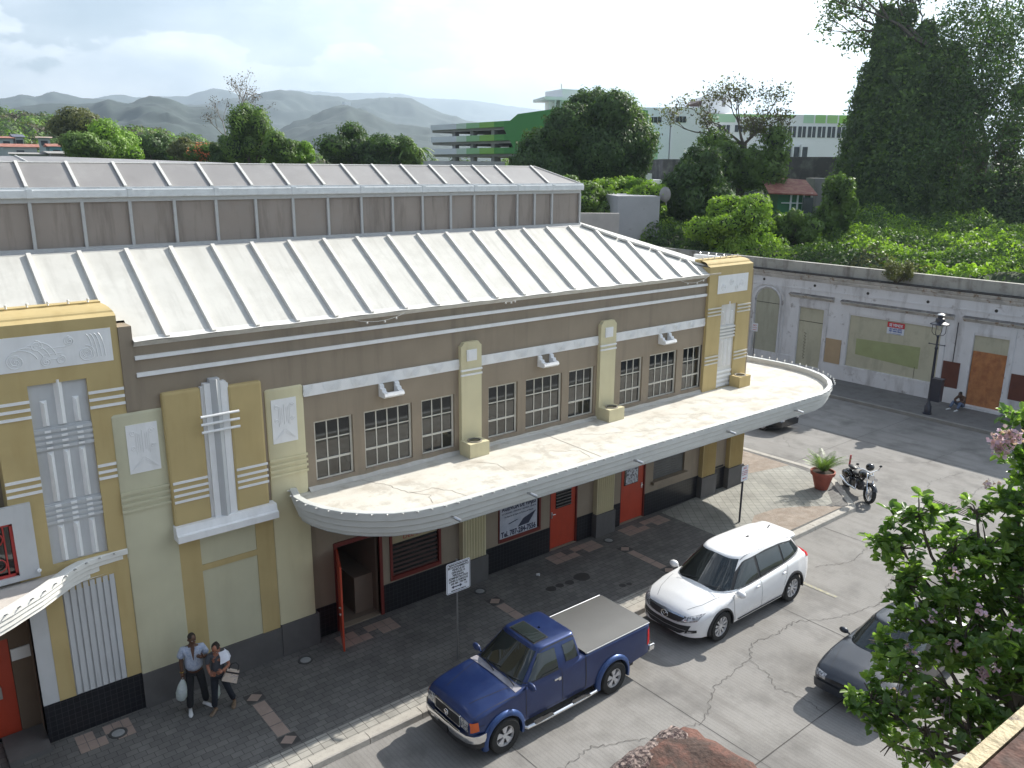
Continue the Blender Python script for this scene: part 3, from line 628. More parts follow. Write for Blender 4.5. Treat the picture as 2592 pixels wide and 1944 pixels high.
# ---- ground floor pillars
for i, (a, b, m) in enumerate(((11.5, 12.25, cream), (16.42, 17.14, cream), (21.39, 22.08, gold), (22.86, 23.62, gold))):
    q = MB(); q.mat(0).box(a, b, W - .02, W + .15, .73, 3.42)
    n = 8; w = (b - a - .04) / n
    for k in range(n): q.prism([(a + .02 + k * w + .01, W - .02), (a + .02 + (k + .5) * w, W - .06), (a + .02 + (k + 1) * w - .01, W - .02)], 'z', .75, 3.42)
    po = q.build('fluted_pillar', m, B); MB().box(a - .05, b + .05, W - .07, W + .15, 0, .73).build('pillar_base', dgrey, po)
# ---- doors and shop windows under the awning
Y = W + .15
fm = MB().box(7.90, 7.98, Y - .04, Y + .1, 0, 2.28).box(9.1, 9.18, Y - .04, Y + .1, 0, 2.28).box(7.98, 9.1, Y - .04, Y + .1, 2.18, 2.28)
fo = fm.build('door_frame', darkred, B)
dl = MB(); hv = Vector((7.60 - 7.96, 15.30 - 16.17)).normalized(); nv = Vector((-hv.y, hv.x)) * .02; p0 = Vector((7.96, 16.17)); p1 = p0 + hv * .95
dl.prism([tuple(p0 - nv), tuple(p1 - nv), tuple(p1 + nv), tuple(p0 + nv)], 'z', .03, 2.14); do = dl.build('door', redp, fo)
MB().ball((p1.x - hv.x * .08 - .05, p1.y - hv.y * .08, .95), .035, 1).ball((p1.x - hv.x * .08 - .05, p1.y - hv.y * .08, 1.12), .03, 1).build('handle', metal, do)
def shopwin(a, b, c, d, m):
    w = .07; f = MB().box(a, a + w, Y - .03, Y + .08, c, d).box(b - w, b, Y - .03, Y + .08, c, d).box(a + w, b - w, Y - .03, Y + .08, d - w, d).box(a + w, b - w, Y - .04, Y + .08, c, c + w + .03)
    return f.build('shop_window', m, B)
s1 = shopwin(9.40, 10.91, .82, 2.14, darkred)
MB().quad((9.47, Y + .04, .9), (10.84, Y + .04, .9), (10.84, Y + .04, 2.08), (9.47, Y + .04, 2.08)).build('pane', glass, s1)
lv = MB()
for i in range(7): z = .98 + i * .12; lv.prism([(Y + .035, z), (Y + .02, z - .05), (Y + .015, z - .045), (Y + .03, z + .005)], 'x', 9.48, 10.83)
lv.build('louvre', pm('brown_louvre', (.055, .022, .015), .7, .1, 5), s1)
sg = MB().box(9.48, 10.83, Y + .018, Y + .03, 1.78, 2.06).build('window_sign', pm('tan_sign', (.40, .33, .20), .7), s1)
text('lettering', 'CENTRO\nDEL SUR', .15, pm('red_lettering', (.35, .02, .015), .6), s1, (10.15, Y + .012, 1.95), (1, 0, 0), (0, 0, 1), stretch=1.25, spacing=.85)
s2 = shopwin(12.8, 14.32, .82, 2.0, darkred)
bn = MB().box(12.83, 14.16, Y - .045, Y - .032, .94, 2.16).build('banner', pm('banner_vinyl', (.40, .43, .50), .5, .08, 2, c2=(.50, .52, .58)), s2)
nav = pm('navy_print', (.03, .035, .07), .6)
text('lettering', 'AGENCIA DE VIAJES', .19, nav, bn, (13.5, Y - .048, 1.79), (1, 0, 0), (0, 0, 1), stretch=.72, bold=.006)
text('lettering', 'EXCURSIONES - CRUCEROS - HOTELES - GRUPOS', .06, nav, bn, (13.5, Y - .048, 1.65), (1, 0, 0), (0, 0, 1), stretch=.92)
text('lettering', 'La Agencia de Viajes de Ponce y el Mundo', .06, nav, bn, (13.5, Y - .048, 1.55), (1, 0, 0), (0, 0, 1), stretch=1.0)
text('lettering', 'Tel. 787-284-7556', .22, nav, bn, (13.49, Y - .048, 1.04), (1, 0, 0), (0, 0, 1), stretch=.76, bold=.007)
pic = MB().quad((13.45, Y - .047, 1.15), (13.85, Y - .047, 1.17), (14.12, Y - .047, 1.50), (13.65, Y - .047, 1.36)).quad((13.1, Y - .047, 1.33), (13.4, Y - .047, 1.39), (13.5, Y - .047, 1.38), (13.15, Y - .047, 1.31)); pic.build('printed_ship', nav, bn)
def reddoor(a, b, kind):
    dfr = MB().box(a, a + .04, Y + .0, Y + .12, .02, 2.2).box(b - .04, b, Y, Y + .12, .02, 2.2).box(a + .04, b - .04, Y, Y + .12, 2.14, 2.2).build('door_frame', darkred, B)
    d = MB().box(a + .04, b - .04, Y + .05, Y + .09, .04, 2.14).build('door', redp, dfr)
    if kind == 'louvre':
        l = MB().box(a + .27, b - .22, Y + .035, Y + .05, 1.25, 1.95); l.build('pane', glass, d); l = MB()
        for i in range(7): l.box(a + .27, b - .22, Y + .01, Y + .035, 1.28 + i * .095, 1.30 + i * .095)
        l.build('louvre', pm('grey_louvre', (.16, .14, .13), .6), d); hx = a + .12
    else:
        l = MB().box(a + .2, b - .3, Y + .035, Y + .05, 1.25, 2.0); l.build('pane', glass, d)
        ps = MB().box(a + .26, b - .34, Y + .024, Y + .034, 1.28, 1.92).build('poster', pm('poster_print', (.52, .54, .58), .6, .35, 9, c2=(.12, .12, .14), mixpos=(.5, .56)), d); hx = b - .12
    MB().box(hx - .025, hx + .025, Y + .03, Y + .05, 1.0, 1.18).tube([(hx, Y + .05, 1.12), (hx, Y - .01, 1.12), (hx + (.1 if kind == 'louvre' else -.1), Y - .015, 1.12)], .011, 6).build('handle', metal, d)
reddoor(14.68, 15.77, 'louvre'); reddoor(17.6, 18.73, 'poster')
s3 = MB().quad((19.1, Y + .1, 1.12), (20.62, Y + .1, 1.12), (20.62, Y + .1, 2.2), (19.1, Y + .1, 2.2))
for i in range(13): s3.box(19.11, 20.61, Y + .06, Y + .1, 1.13 + i * .083, 1.13 + i * .083 + .07)
s3.build('roller_shutter', pm('grey_shutter', (.13, .13, .125), .6, .1, 3), B)
MB().box(19.0, 20.72, Y - .13, Y + .0, 1.02, 1.12, .01).build('sill', beige, B)
MB().box(22.2, 22.75, Y - .012, Y, .8, .86).build('vent_strip', black, B)
# ---- awning
out_ = [(6.86, 16.05), (6.72, 15.55), (6.76, 15.1), (6.92, 14.62), (7.16, 14.2), (7.5, 13.83), (7.95, 13.5), (8.45, 13.3), (9.05, 13.2), (10, 13.19)] + [(x, 13.19 - .003 * (x - 10)) for x in np.arange(11, 23.2, 1.0)] + \
       [(23.3, 13.14), (23.95, 13.27), (24.6, 13.52), (25.2, 13.93), (25.7, 14.47), (26.02, 15.1), (26.2, 15.8), (26.22, 16.6), (26.16, 17.4), (26.05, 18.6), (25.9, 20.5)]
inn = [(o[0], o[1]) for o in out_]
aw = MB()
prof = [(.16, 3.79), (.15, 3.965), (.14, 3.97), (0.01, 3.97), (0, 3.96), (0, 3.80), (.012, 3.785), (.05, 3.78), (.05, 3.645), (.06, 3.63), (.10, 3.625), (.10, 3.50), (.11, 3.485), (.16, 3.48), (.16, 3.40), (.2, 3.39)]
aw.mat(0).sweep(out_, prof)
poly = []
for i, p in enumerate(out_):
    a = out_[max(i - 1, 0)]; b = out_[min(i + 1, len(out_) - 1)]; d = Vector((b[0] - a[0], b[1] - a[1])).normalized(); poly.append((p[0] - d.y * .155, p[1] + d.x * .155))
poly2 = poly + [(23.5, 20.5), (23.5, W + .1), (7.2, W + .1)]
aw.mat(1).quad(*[(x, y, 3.795) for x, y in poly2]); aw.mat(0).quad(*[(x, y, 3.39) for x, y in poly2][::-1])
A = aw.build('awning', [awn_lip, awn_roof], B, smooth=True, angle=25)
# parapet mortar fillet where the awning meets the wall, cracks on it
ft = MB(); xs_ = np.arange(7.31, 21.0, .18)
rowsf = [[(x, W - .001, 3.87 + .01 * sin(x * 7)), (x, W - .10 - .02 * sin(x * 5.3) - .015 * sin(x * 13), 3.80)] for x in xs_]; ft.grid(rowsf); ft.build('mortar_fillet', pm('rough_mortar', (.52, .50, .46), .9, .1, 5, bump=.5, bsc=40), A)
ck = MB(); ckm = pm('awning_crack', (.25, .215, .175), .9)
for pts in ([(8.6, 15.9), (8.9, 15.2), (9.0, 14.6), (9.3, 14.2), (9.1, 13.8)], [(9.0, 14.6), (9.6, 14.5), (9.9, 13.9), (9.9, 13.5)], [(11.4, 15.2), (11.7, 14.8), (11.6, 14.3)], [(14.8, 15.3), (15.4, 14.9), (16.5, 14.4), (17.1, 14.2)], [(13.2, 14.9), (13.9, 14.3), (13.8, 13.8)], [(18.4, 14.9), (19.2, 14.4)]):
    ck = MB(); ribbon(ck, jag(pts, .05, .11), .007, 3.799); ck.build('surface_crack', ckm, A)
ck = MB(); ribbon(ck, [(14.1, 15.9), (14.05, 13.4)], .008, 3.8); ck.build('surface_joint', ckm, A)
# ridge line and worn rust edge at the far end
# light bulbs along the lip
bulb0 = MB().tube([(0, 0, 0), (0, 0, .035)], .018, 6).build('light_bulb', bulbm, A, world=False)
tmp = MB().mat(1).box(-.022, .022, -.02, .008, -.012, .012); tmp.mat(1).tube([(0, -.01, .0), (0, -.035, .008)], .014, 6); tmp.mat(0).ball((0, -.048, .012), (.017, .02, .017), 1)
bulb_me = tmp.build('light_bulb', [bulbm, galv], A, world=False).data
old = [o for o in scene.objects if o.data == bulb_me][0]; bpy.data.objects.remove(old); bpy.data.objects.remove(bulb0)
up_ = MB().mat(1).tube([(0, 0, 0), (0, 0, .035)], .018, 6).mat(0).ball((0, 0, .055), (.028, .028, .032), 1).build('light_bulb', [bulbm, whitep], A, world=False); up_me = up_.data; bpy.data.objects.remove(up_)
def bulbs(path, z, step, parent, off=.06, start=.1, up=False):
    L_ = 0; nxt = start
    for i in range(len(path) - 1):
        a = Vector(path[i]); b = Vector(path[i + 1]); l = (b - a).length
        while nxt <= L_ + l:
            p = a.lerp(b, (nxt - L_) / l); d = (b - a).normalized()
            o = bpy.data.objects.new('light_bulb', up_me if up or p.x > 24.4 else bulb_me); col.objects.link(o); attach(o, parent)
            o.matrix_parent_inverse = Matrix.Translation(-B.location) if parent.parent is None else Matrix()
            o.location = (p.x - d.y * off, p.y + d.x * off, z); o.rotation_euler = (0, 0, math.atan2(d.y, d.x) + random.uniform(-.15, .15)); nxt += step
        L_ += l
bulbs([q for q in out_ if q[0] < 24.7 or q[1] < 13.6], 3.948, .31, A, -.002); bulbs([q for q in out_ if q[0] > 24.5], 3.968, .31, A, -.07)
# eave bulbs on parapet, towers
bulbs([(23.4, 16.55), (23.68, 16.8), (23.75, 17.3), (23.75, 18.0), (23.7, 18.65)], 7.86, .33, cpo, .06, up=True)
bulbs([(1.7, W + .57), (3.7, W + .57)], 8.32, .33, to, 0, up=True); bulbs([(21.0, W + .32), (23.1, W + .32)], 8.02, .3, to2, 0, up=True)
# small spotlights on the lip
for x in (9.15, 11.25, 14.75, 18.55, 21.9):
    sp = MB().tube([(x, 13.18, 3.68), (x, 13.05, 3.70)], .03, 10).tube([(x, 13.07, 3.70), (x + .06, 12.92, 3.66)], .035, 10); sp.build('spotlight', metal, A, smooth=True)
# ---- left entrance canopy (wavy)
c2 = [(-6, 14.25), (-3.5, 14.0), (-1.5, 14.02), (-.4, 14.2), (.4, 14.4), (1.08, 14.66), (1.4, 14.87), (1.66, 15.07), (1.93, 15.27), (2.23, 15.55), (2.5, 15.8), (2.75, 15.95), (3.0, 16.01), (3.25, 16.03), (3.48, 16.035)]
cn = MB(); prof2 = [(.2, 3.42), (.19, 3.56), (.17, 3.565), (.01, 3.565), (0, 3.555), (0, 3.46), (.01, 3.45), (.035, 3.445), (.035, 3.36), (.045, 3.35), (.07, 3.345), (.07, 3.25), (.08, 3.24), (.11, 3.235), (.11, 3.16), (.13, 3.15)]
cn.mat(0).sweep(c2, prof2); q2 = [(x - .1, y + .17) for x, y in c2 if x < 2.6] + [(3.4, W + .05), (2.0, W + .3), (-6, W + .3)]
cn.mat(1).quad(*[(x, y, 3.43) for x, y in q2]); cn.mat(0).quad(*[(x, y, 3.155) for x, y in q2][::-1])
CN = cn.build('entrance_canopy', [pm('canopy_white', (.74, .735, .70), .55, .05, 3, streak=((.5, .47, .42), .4, (2, 2, 6))), pm('canopy_roof', (.52, .48, .44), .85, .1, 2)], B, smooth=True, angle=25)
bulbs(c2[4:], 3.545, .27, CN, -.002)
MB().ball((1.95, W - .1, 3.62), .045, 1).tube([(1.95, W - .08, 3.6), (1.95, W - .02, 3.6)], .03, 8).build('camera_dome', whiteplain, B)
# ---- white metal roof
n_ = Vector((0, -1.46, 2.1)).normalized()
def rz_(y): return 9.08 + (y - 18.2) * (9.08 - 7.62) / (18.2 - 16.02)
rf = MB(); ev = 16.0
rf.quad((4.0, ev, rz_(ev)), (21.75, ev, rz_(ev)), (17.6, 18.22, rz_(18.22)), (4.0, 18.22, rz_(18.22))); rf.quad((-9, 16.5, rz_(16.5)), (4.0, 16.5, rz_(16.5)), (4.0, 18.22, rz_(18.22)), (-9, 18.22, rz_(18.22)))
rf.quad((21.75, ev, rz_(ev)), (23.3, 17.4, rz_(ev)), (20.6, 22, 9.0), (17.6, 18.22, rz_(18.22)))
rf.quad((23.3, 17.4, rz_(ev)), (23.3, 26, rz_(ev)), (20, 26, 9.0), (20.6, 22, 9.0))
rf.quad((4, ev, rz_(ev)), (4, ev + .02, rz_(ev) - .06), (21.75, ev + .02, rz_(ev) - .06), (21.75, ev, rz_(ev)))
RF = rf.build('roof', roofm, B)
# gutter edge line, slightly ragged
gt = MB(); xs_ = np.arange(4.0, 21.7, .25); gt.grid([[(x, ev - .06 + .008 * sin(x * 9), rz_(ev) + .012 + .006 * sin(x * 6)), (x, ev + .05, rz_(ev) + .035), (x, ev + .1, rz_(ev + .1) + .004)] for x in xs_]); gt.quad((4, ev - .06, rz_(ev)), (21.5, ev - .06, rz_(ev)), (21.5, W, 7.5), (4, W, 7.5)); gt.build('roof_flashing', trimw, RF)
ribs = MB()
def rib(x, xt=None):
    xt = x - .02 if xt is None else xt
    # stop at the hip line (17.55,18.22)->(21.75,16.0)
    yt = 18.2
    if xt > 17.5: yt = 18.2 - (x - 17.55) * (2.2 / 4.2) ; xt = x
    if yt < ev + .1: return
    h = .065; w = .05
    y0_ = ev + .01 if x > 4.05 else 16.51
    a = Vector((x, y0_, rz_(y0_))); b = Vector((xt, yt, rz_(yt))); s = Vector((w, 0, 0)); u = n_ * h
    ribs.add([a - s, a + s, b + s, b - s, a - s * .8 + u, a + s * .8 + u, b + s * .8 + u, b - s * .8 + u], [(0, 1, 5, 4), (1, 2, 6, 5), (2, 3, 7, 6), (3, 0, 4, 7), (4, 5, 6, 7)])
for k in range(-14, 20): rib(4.62 + .884 * k + .0)
# hip cap in stepped segments
hp = [(17.55, 18.2), (18.54, 17.58), (19.51, 17.1), (20.4, 16.62), (21.5, 16.1)]
for i in range(4):
    a = Vector((hp[i][0], hp[i][1], rz_(hp[i][1]) + .01)); b = Vector((hp[i + 1][0] - .06, hp[i + 1][1] + .05, rz_(hp[i + 1][1] + .05) + .01)); s = Vector((.05, .1, 0)); u = Vector((0, 0, .06))
    ribs.add([a - s * .4, a + s, b + s, b - s * .4, a - s * .4 + u, a + s + u, b + s + u, b - s * .4 + u], [(0, 1, 5, 4), (1, 2, 6, 5), (2, 3, 7, 6), (3, 0, 4, 7), (4, 5, 6, 7)])
ribs.build('roof_rib', pm('rib_white_metal', (.66, .64, .60), .55, .04, 3), RF)
# ---- skylight (monitor) on the ridge
SKm = MB().box(-9, 17.6, 18.46, 20.05, 9.0, 10.2); SK = SKm.build('skylight', sky_glass, B)
sf = MB(); ys = 18.43
sf.box(-9, 17.66, ys - .04, ys + .03, 9.10, 9.17).box(-9, 17.66, ys - .02, ys + .03, 10.05, 10.14)
sf.quad((-9, 18.2, 9.085), (17.7, 18.2, 9.085), (17.7, ys, 9.12), (-9, ys, 9.12))
mull = [2.13 - .89 * k for k in range(12)][::-1] + [3.01, 3.93, 4.83, 5.72, 6.61, 7.51, 8.41, 9.30, 10.2, 11.09, 11.99, 12.88, 13.66, 14.4, 15.18, 15.83, 16.5, 17.63]
for x in mull: sf.box(x - .03, x + .03, ys - .03, ys + .03, 9.17, 10.05)
sf.build('mullion', galv, SK)
cpm = MB(); cpm.box(-9, 17.72, 18.34, 18.5, 10.14, 10.30, .02)
for k, x in enumerate(mull[::2]): cpm.box(x - .04, x + .06, 18.33, 18.5, 10.145, 10.31)
cpm.box(-9, 17.72, 18.38, 18.46, 10.30, 10.345)
cpm.build('gutter_cap', pm('white_cap', (.68, .70, .71), .45, .06, 4, streak=((.4, .4, .4), .4, (6, 6, 6))), SK)
st_ = MB(); ry, rz2 = 19.25, 10.81; st_.quad((-9, 18.42, 10.33), (17.62, 18.42, 10.33), (16.5, ry, rz2), (-9, ry, rz2)).quad((17.62, 18.42, 10.33), (17.62, 20.08, 10.33), (16.5, ry, rz2)).quad((17.62, 20.08, 10.33), (-9, 20.08, 10.33), (-9, ry, rz2), (16.5, ry, rz2)); st_.build('skylight_roof', sky_top, SK)
sr = MB()
for x in [2.13 - .89 * k for k in range(12)][::-1] + [3.0, 3.9, 4.79, 5.68, 6.56, 7.46, 8.35, 9.24, 10.13, 11.0, 11.87, 12.76, 13.51, 14.21, 15.02, 16.36]:
    xb = min(x, 17.3); a = Vector((xb, 18.42, 10.34)); b = Vector((min(x, 16.5), ry, rz2 + .01)); s = Vector((.028, 0, 0)); u = Vector((0, -.012, .03))
    sr.add([a - s, a + s, b + s, b - s, a - s + u, a + s + u, b + s + u, b - s + u], [(0, 1, 5, 4), (1, 2, 6, 5), (2, 3, 7, 6), (3, 0, 4, 7), (4, 5, 6, 7)])
sr.tube([(17.62, 18.42, 10.34), (16.5, ry, rz2 + .01)], .02, 5).tube([(17.62, 20.08, 10.34), (16.5, ry, rz2 + .01)], .02, 5).tube([(-9, ry, rz2 + .005), (16.5, ry, rz2 + .005)], .018, 5)
sr.build('skylight_bar', pm('dotted_white_bar', (.62, .61, .58), .5, .1, 20, c2=(.3, .28, .26), mixpos=(.62, .66)), SK)
# rear skylight further back
k2 = MB(); k2.mat(0).quad((-20, 29, 10.78), (5.4, 29, 10.78), (5.9, 30, 11.0), (-20, 30, 11.0)); k2.mat(0).quad((5.4, 29, 10.78), (11.5, 30.2, 10.86), (5.9, 30, 11.0)); k2.mat(0).box(-20, 5.4, 29.02, 31, 9.2, 10.75); k2.mat(1).box(-20, 5.4, 28.9, 29.02, 10.70, 10.775)
k2.mat(0).box(5.4, 12, 29.5, 32, 9, 10.82)
for k in range(8): k2.mat(1).tube([(4.9 - 1.05 * k, 29, 10.79), (4.7 - 1.05 * k, 30, 11.01)], .03, 5)
k2.build('rear_skylight', [sky_top, trimw], B)
rr = MB().quad((-9, 20.05, 9.1), (17.6, 20.05, 9.1), (17.6, 24, 7.6), (-9, 24, 7.6)).quad((-12, 24, 7.6), (23.3, 24, 7.6), (23.3, 40, 7.6), (-12, 40, 7.6)).build('rear_roof', roofm, B)
MB().box(-12, 23.3, 30.05, 40, 3.3, 7.5).build('rear_wall', beige, B)
# drooping cable with bulbs under the eave
cb = MB()
for xa, xb, dz in ((8.4, 9.9, .14), (20.3 - .9, 20.9, .16), (12.6, 13.2, .06)):
    pts = [(xa + (xb - xa) * k / 10, ev - .07, 7.58 - dz * 4 * (k / 10) * (1 - k / 10)) for k in range(11)]; cb.tube(pts, .007, 4)
    for k in (3, 6, 8): p = pts[k]; cb.ball((p[0], p[1] - .01, p[2] - .03), .028, 1)
cb.build('light_string', pm('cable_white', (.62, .60, .56), .6), B)
# ------------------------------------------------------------ vehicles
from mathutils.bvhtree import BVHTree
tyre_m = pm('tyre_rubber', (.018, .018, .018), .85, .2, 20, bump=.2, bsc=60)
alloy = pm('alloy_wheel', (.62, .62, .63), .35, .06, 8, metal=.35)
chrome = pm('chrome', (.75, .75, .76), .12, .03, 8, metal=1)
carglass = pm('car_glass', (.016, .022, .022), .03, .3, 2, spec=.8, ior=1.55)
lampg = pm('headlamp_glass', (.52, .52, .52), .08, .35, 14, spec=.9, metal=.3, c2=(.16, .16, .17), mixpos=(.5, .56))
redl = pm('tail_lamp_red', (.50, .01, .015), .15, .1, 9)
orangel = pm('orange_lamp', (.62, .12, .03), .2, .1, 9)
trimb = pm('black_trim', (.018, .018, .02), .55, .1, 9)
def tab(t, x): return float(np.interp(x, [p[0] for p in t], [p[1] for p in t]))
def stab(t, x, s=.05): return (tab(t, x - s) + 2 * tab(t, x) + tab(t, x + s)) / 4
def wheel(t, x, y, r, w, nsp, side, rimr, style):
    """wheel at local (x,y), outer face towards side*+y"""
    o = MB(); n = 32; pr = [(r * .62, -w / 2), (r * .93, -w / 2), (r * .985, -w * .42), (r, -w * .3), (r, w * .3), (r * .985, w * .42), (r * .93, w / 2), (rimr + .01, w / 2), (rimr, w * .42), (rimr * .96, 0)]
    for k in range(n):
        a = 2 * pi * k / n
        for rr, yy in pr: o.v.append((x + rr * cos(a), y + side * yy, r + rr * sin(a)))
    m = len(pr)
    for k in range(n):
        for i in range(m - 1): q = (k * m + i, k * m + i + 1, ((k + 1) % n) * m + i + 1, ((k + 1) % n) * m + i); o.f.append(q if side < 0 else q[::-1]); o.m.append(0)
    W_ = o.build('wheel', tyre_m, t, smooth=True, world=False)
    q = MB(); yo = y + side * w * .40
    def ring(r0, y0, r1, y1):
        V = []; F = []
        for k in range(n):
            a = 2 * pi * k / n; V += [(x + r0 * cos(a), y0, r + r0 * sin(a)), (x + r1 * cos(a), y1, r + r1 * sin(a))]
        for k in range(n): F.append((2 * k, 2 * k + 1, (2 * (k + 1) + 1) % (2 * n), (2 * (k + 1)) % (2 * n)))
        q.add(V, F)
    q.mat(0); ring(rimr, yo, rimr * .93, yo - side * .0); ring(rimr * .93, yo, rimr * .88, yo - side * .05); q.mat(1); ring(rimr * .88, yo - side * .05, .01, yo - side * .06); q.mat(0)
    for k in range(nsp):
        a = 2 * pi * k / nsp + .3; wd = (.34 if style == 'five' else .13); wi = .30 if style == 'five' else .16
        def pt(rr, da, dy): return (x + rr * cos(a + da), yo - side * dy, r + rr * sin(a + da))
        V = [pt(rimr * .2, -wi * 1.6, .012), pt(rimr * .2, wi * 1.6, .012), pt(rimr * .92, wd, .006), pt(rimr * .92, -wd, .006), pt(rimr * .2, -wi * 1.6, .045), pt(rimr * .2, wi * 1.6, .045), pt(rimr * .92, wd, .045), pt(rimr * .92, -wd, .045)]
        q.add(V, [(0, 1, 2, 3), (0, 4, 5, 1), (1, 5, 6, 2), (2, 6, 7, 3), (3, 7, 4, 0)])
    q.lathe([(rimr * .27, 0), (rimr * .25, -.012), (.0, -.02)], (x, yo - side * .005, r), 14, 'y') if side > 0 else q.lathe([(rimr * .27, 0), (rimr * .25, .012), (.0, .02)], (x, yo - side * .005, r), 14, 'y')
    q.build('rim', [alloy, trimb], W_, world=False)
    return W_
def vehicle(name, loc, rz, P, label, cat, group=None):
    t = thing(name, loc, label, cat, group, rz); paint = P['paint']; xf, xr = P['xf'], P['xr']; HW = P['w'] / 2
    n = 110; xs = sorted(set(list(np.linspace(xr, xf, n)) + [xf - .02, xf - .05, xr + .02, xr + .05]))
    def zlow(x):
        z = stab(P['sill'], x)
        for wx in P['wheels']:
            d = abs(x - wx); ra = P['arch']
            if d < ra: z = max(z, P['r'] + math.sqrt(ra * ra - d * d) * P.get('archk', 1))
        return z
    b = MB(); rows = []
    for x in xs:
        hw = HW * stab(P['plan'], x, .02); zs = stab(P['sho'], x); zt = stab(P['top'], x); zl = min(zlow(x), zs - .1); r = P['shr']; row = []
        for s in np.linspace(0, 1, 9):
            z = zl + (zs - r - zl) * s; row.append((hw * (1 - P.get('bul', .05) * ((z - .62) / .5) ** 2 - (.012 if z < P.get('crease', 0) else 0)), z))
        y0 = row[-1][0]
        for a in np.linspace(.25, 1, 4): row.append((y0 - r * .9 * (1 - cos(a * pi / 2)), zs - r + r * sin(a * pi / 2)))
        y1, z1 = row[-1]
        for s in np.linspace(.15, 1, 7): row.append((y1 * (1 - s), z1 + (zt - zs) * (1 - (1 - s) ** 2)))
        full = [(x, y, z) for y, z in row] + [(x, -y, z) for y, z in row[:-1][::-1]]; rows.append(full)
    b.grid(rows); b.quad(*rows[-1][::-1]); b.quad(*rows[0])
    bo = b.build('body', paint, t, smooth=True, angle=30, world=False)
    # greenhouse
    g = P['gh']; gb = MB(); loops = []; lv = list(np.linspace(0, 1, 9)); N = 72; pe = g.get('n', 5)
    def loop(k, shrink=1, dz=0):
        xf_ = g['xf0'] + (g['xf1'] - g['xf0']) * k; xr_ = g['xr0'] + (g['xr1'] - g['xr0']) * (k ** g.get('rk', 1)); w_ = g['w0'] + (g['w1'] - g['w0']) * (k ** 1.3); z_ = g['z0'] + (g['z1'] - g['z0']) * k
        cx = (xf_ + xr_) / 2; a_ = (xf_ - xr_) / 2 * shrink; w_ *= shrink; o = []
        for i in range(N):
            th = 2 * pi * i / N; c, s = cos(th), sin(th); e = 2 / pe
            px = cx + a_ * math.copysign(abs(c) ** e, c); py = w_ * math.copysign(abs(s) ** e, s)
            # windscreen bulges forward at the middle
            if c > 0: px += g.get('bul', .06) * (1 - (py / max(w_, .01)) ** 2) * shrink
            zz = z_ + dz - g.get('slope', 0) * max(0, -(px - g.get('sx', 0))) * (1 if k > .9 else 0) * 1.0
            o.append((px, py, zz))
        return o
    for k in lv: loops.append(loop(k))
    for sh, dz in ((.975, .028), (.93, .045), (.84, .058), (.65, .068), (.35, .075), (.05, .077)): loops.append(loop(1, sh, dz * g.get('crown', 1)))
    V = [p for l in loops for p in l]; F = [(i * N + j, i * N + (j + 1) % N, (i + 1) * N + (j + 1) % N, (i + 1) * N + j) for i in range(len(loops) - 1) for j in range(N)]
    gb.add(V, F); go = gb.build('cabin', paint, t, smooth=True, angle=38, world=False)
    bvh = BVHTree.FromPolygons([Vector(p) for p in b.v] + [Vector(p) for p in V], [tuple(f) for f in b.f] + [tuple(i + len(b.v) for i in f) for f in F])
    gv = BVHTree.FromPolygons([Vector(p) for p in V], F)
    def hit(p, d, tree):
        h = tree.ray_cast(Vector(p), Vector(d), 20)
        if h[0] is None: h = tree.find_nearest(Vector(p) + Vector(d) * 4)
        nn = h[1]; 
        if nn.dot(Vector(d)) > 0: nn = -nn
        return h[0], nn
    def patch(nm, la, lb, view, mat, parent=t, eps=.008, nu=10, nv=8, tree=bvh, solid=False):
        """la, lb: polylines (2-D in the view plane); patch between them laid on the body"""
        def res(l):
            l = [Vector(p) for p in l]; L_ = [0]
            for i in range(1, len(l)): L_.append(L_[-1] + (l[i] - l[i - 1]).length)
            o = []
            for s in np.linspace(0, L_[-1], nu):
                for i in range(1, len(l)):
                    if s <= L_[i] + 1e-9: f = (s - L_[i - 1]) / max(L_[i] - L_[i - 1], 1e-9); o.append(l[i - 1].lerp(l[i], f)); break
            return o
        A_, B_ = res(la), res(lb); rows = []
        for i in range(nv):
            row = []
            for a, c in zip(A_, B_):
                q = a.lerp(c, i / (nv - 1))
                if view == 'front': o, d = (6, q[0], q[1]), (-1, 0, 0)
                elif view == 'rear': o, d = (-6, q[0], q[1]), (1, 0, 0)
                elif view == 'left': o, d = (q[0], 4, q[1]), (0, -1, 0)
                elif view == 'right': o, d = (q[0], -4, q[1]), (0, 1, 0)
                else: o, d = (q[0], q[1], 5), (0, 0, -1)
                h, nn = hit(o, d, tree); row.append(tuple(h + nn * eps))
            rows.append(row)
        m = MB(); m.grid(rows); return m.build(nm, mat, parent, smooth=True, angle=60, world=False)
    # chassis
    ch = MB(); ch.box(xr + .3, xf - .45, -HW * .74, HW * .74, .2, .5)
    for wx in P['wheels']: ch.box(wx - P['arch'] + .01, wx + P['arch'] - .01, -HW + .16, HW - .16, .3, P['r'] + P['arch'] + .03)
    ch.build('chassis', trimb, t, world=False)
    for s in (-1, 1):
        for wx in P['wheels']: wheel(t, wx, s * (HW - P['tw'] / 2 + P.get('wo', -.01)), P['r'], P['tw'], P['nsp'], s, P['rim'], P['style'])
    return t, patch, dict(body=bo, cabin=go, bvh=bvh, gv=gv, HW=HW, hit=hit)
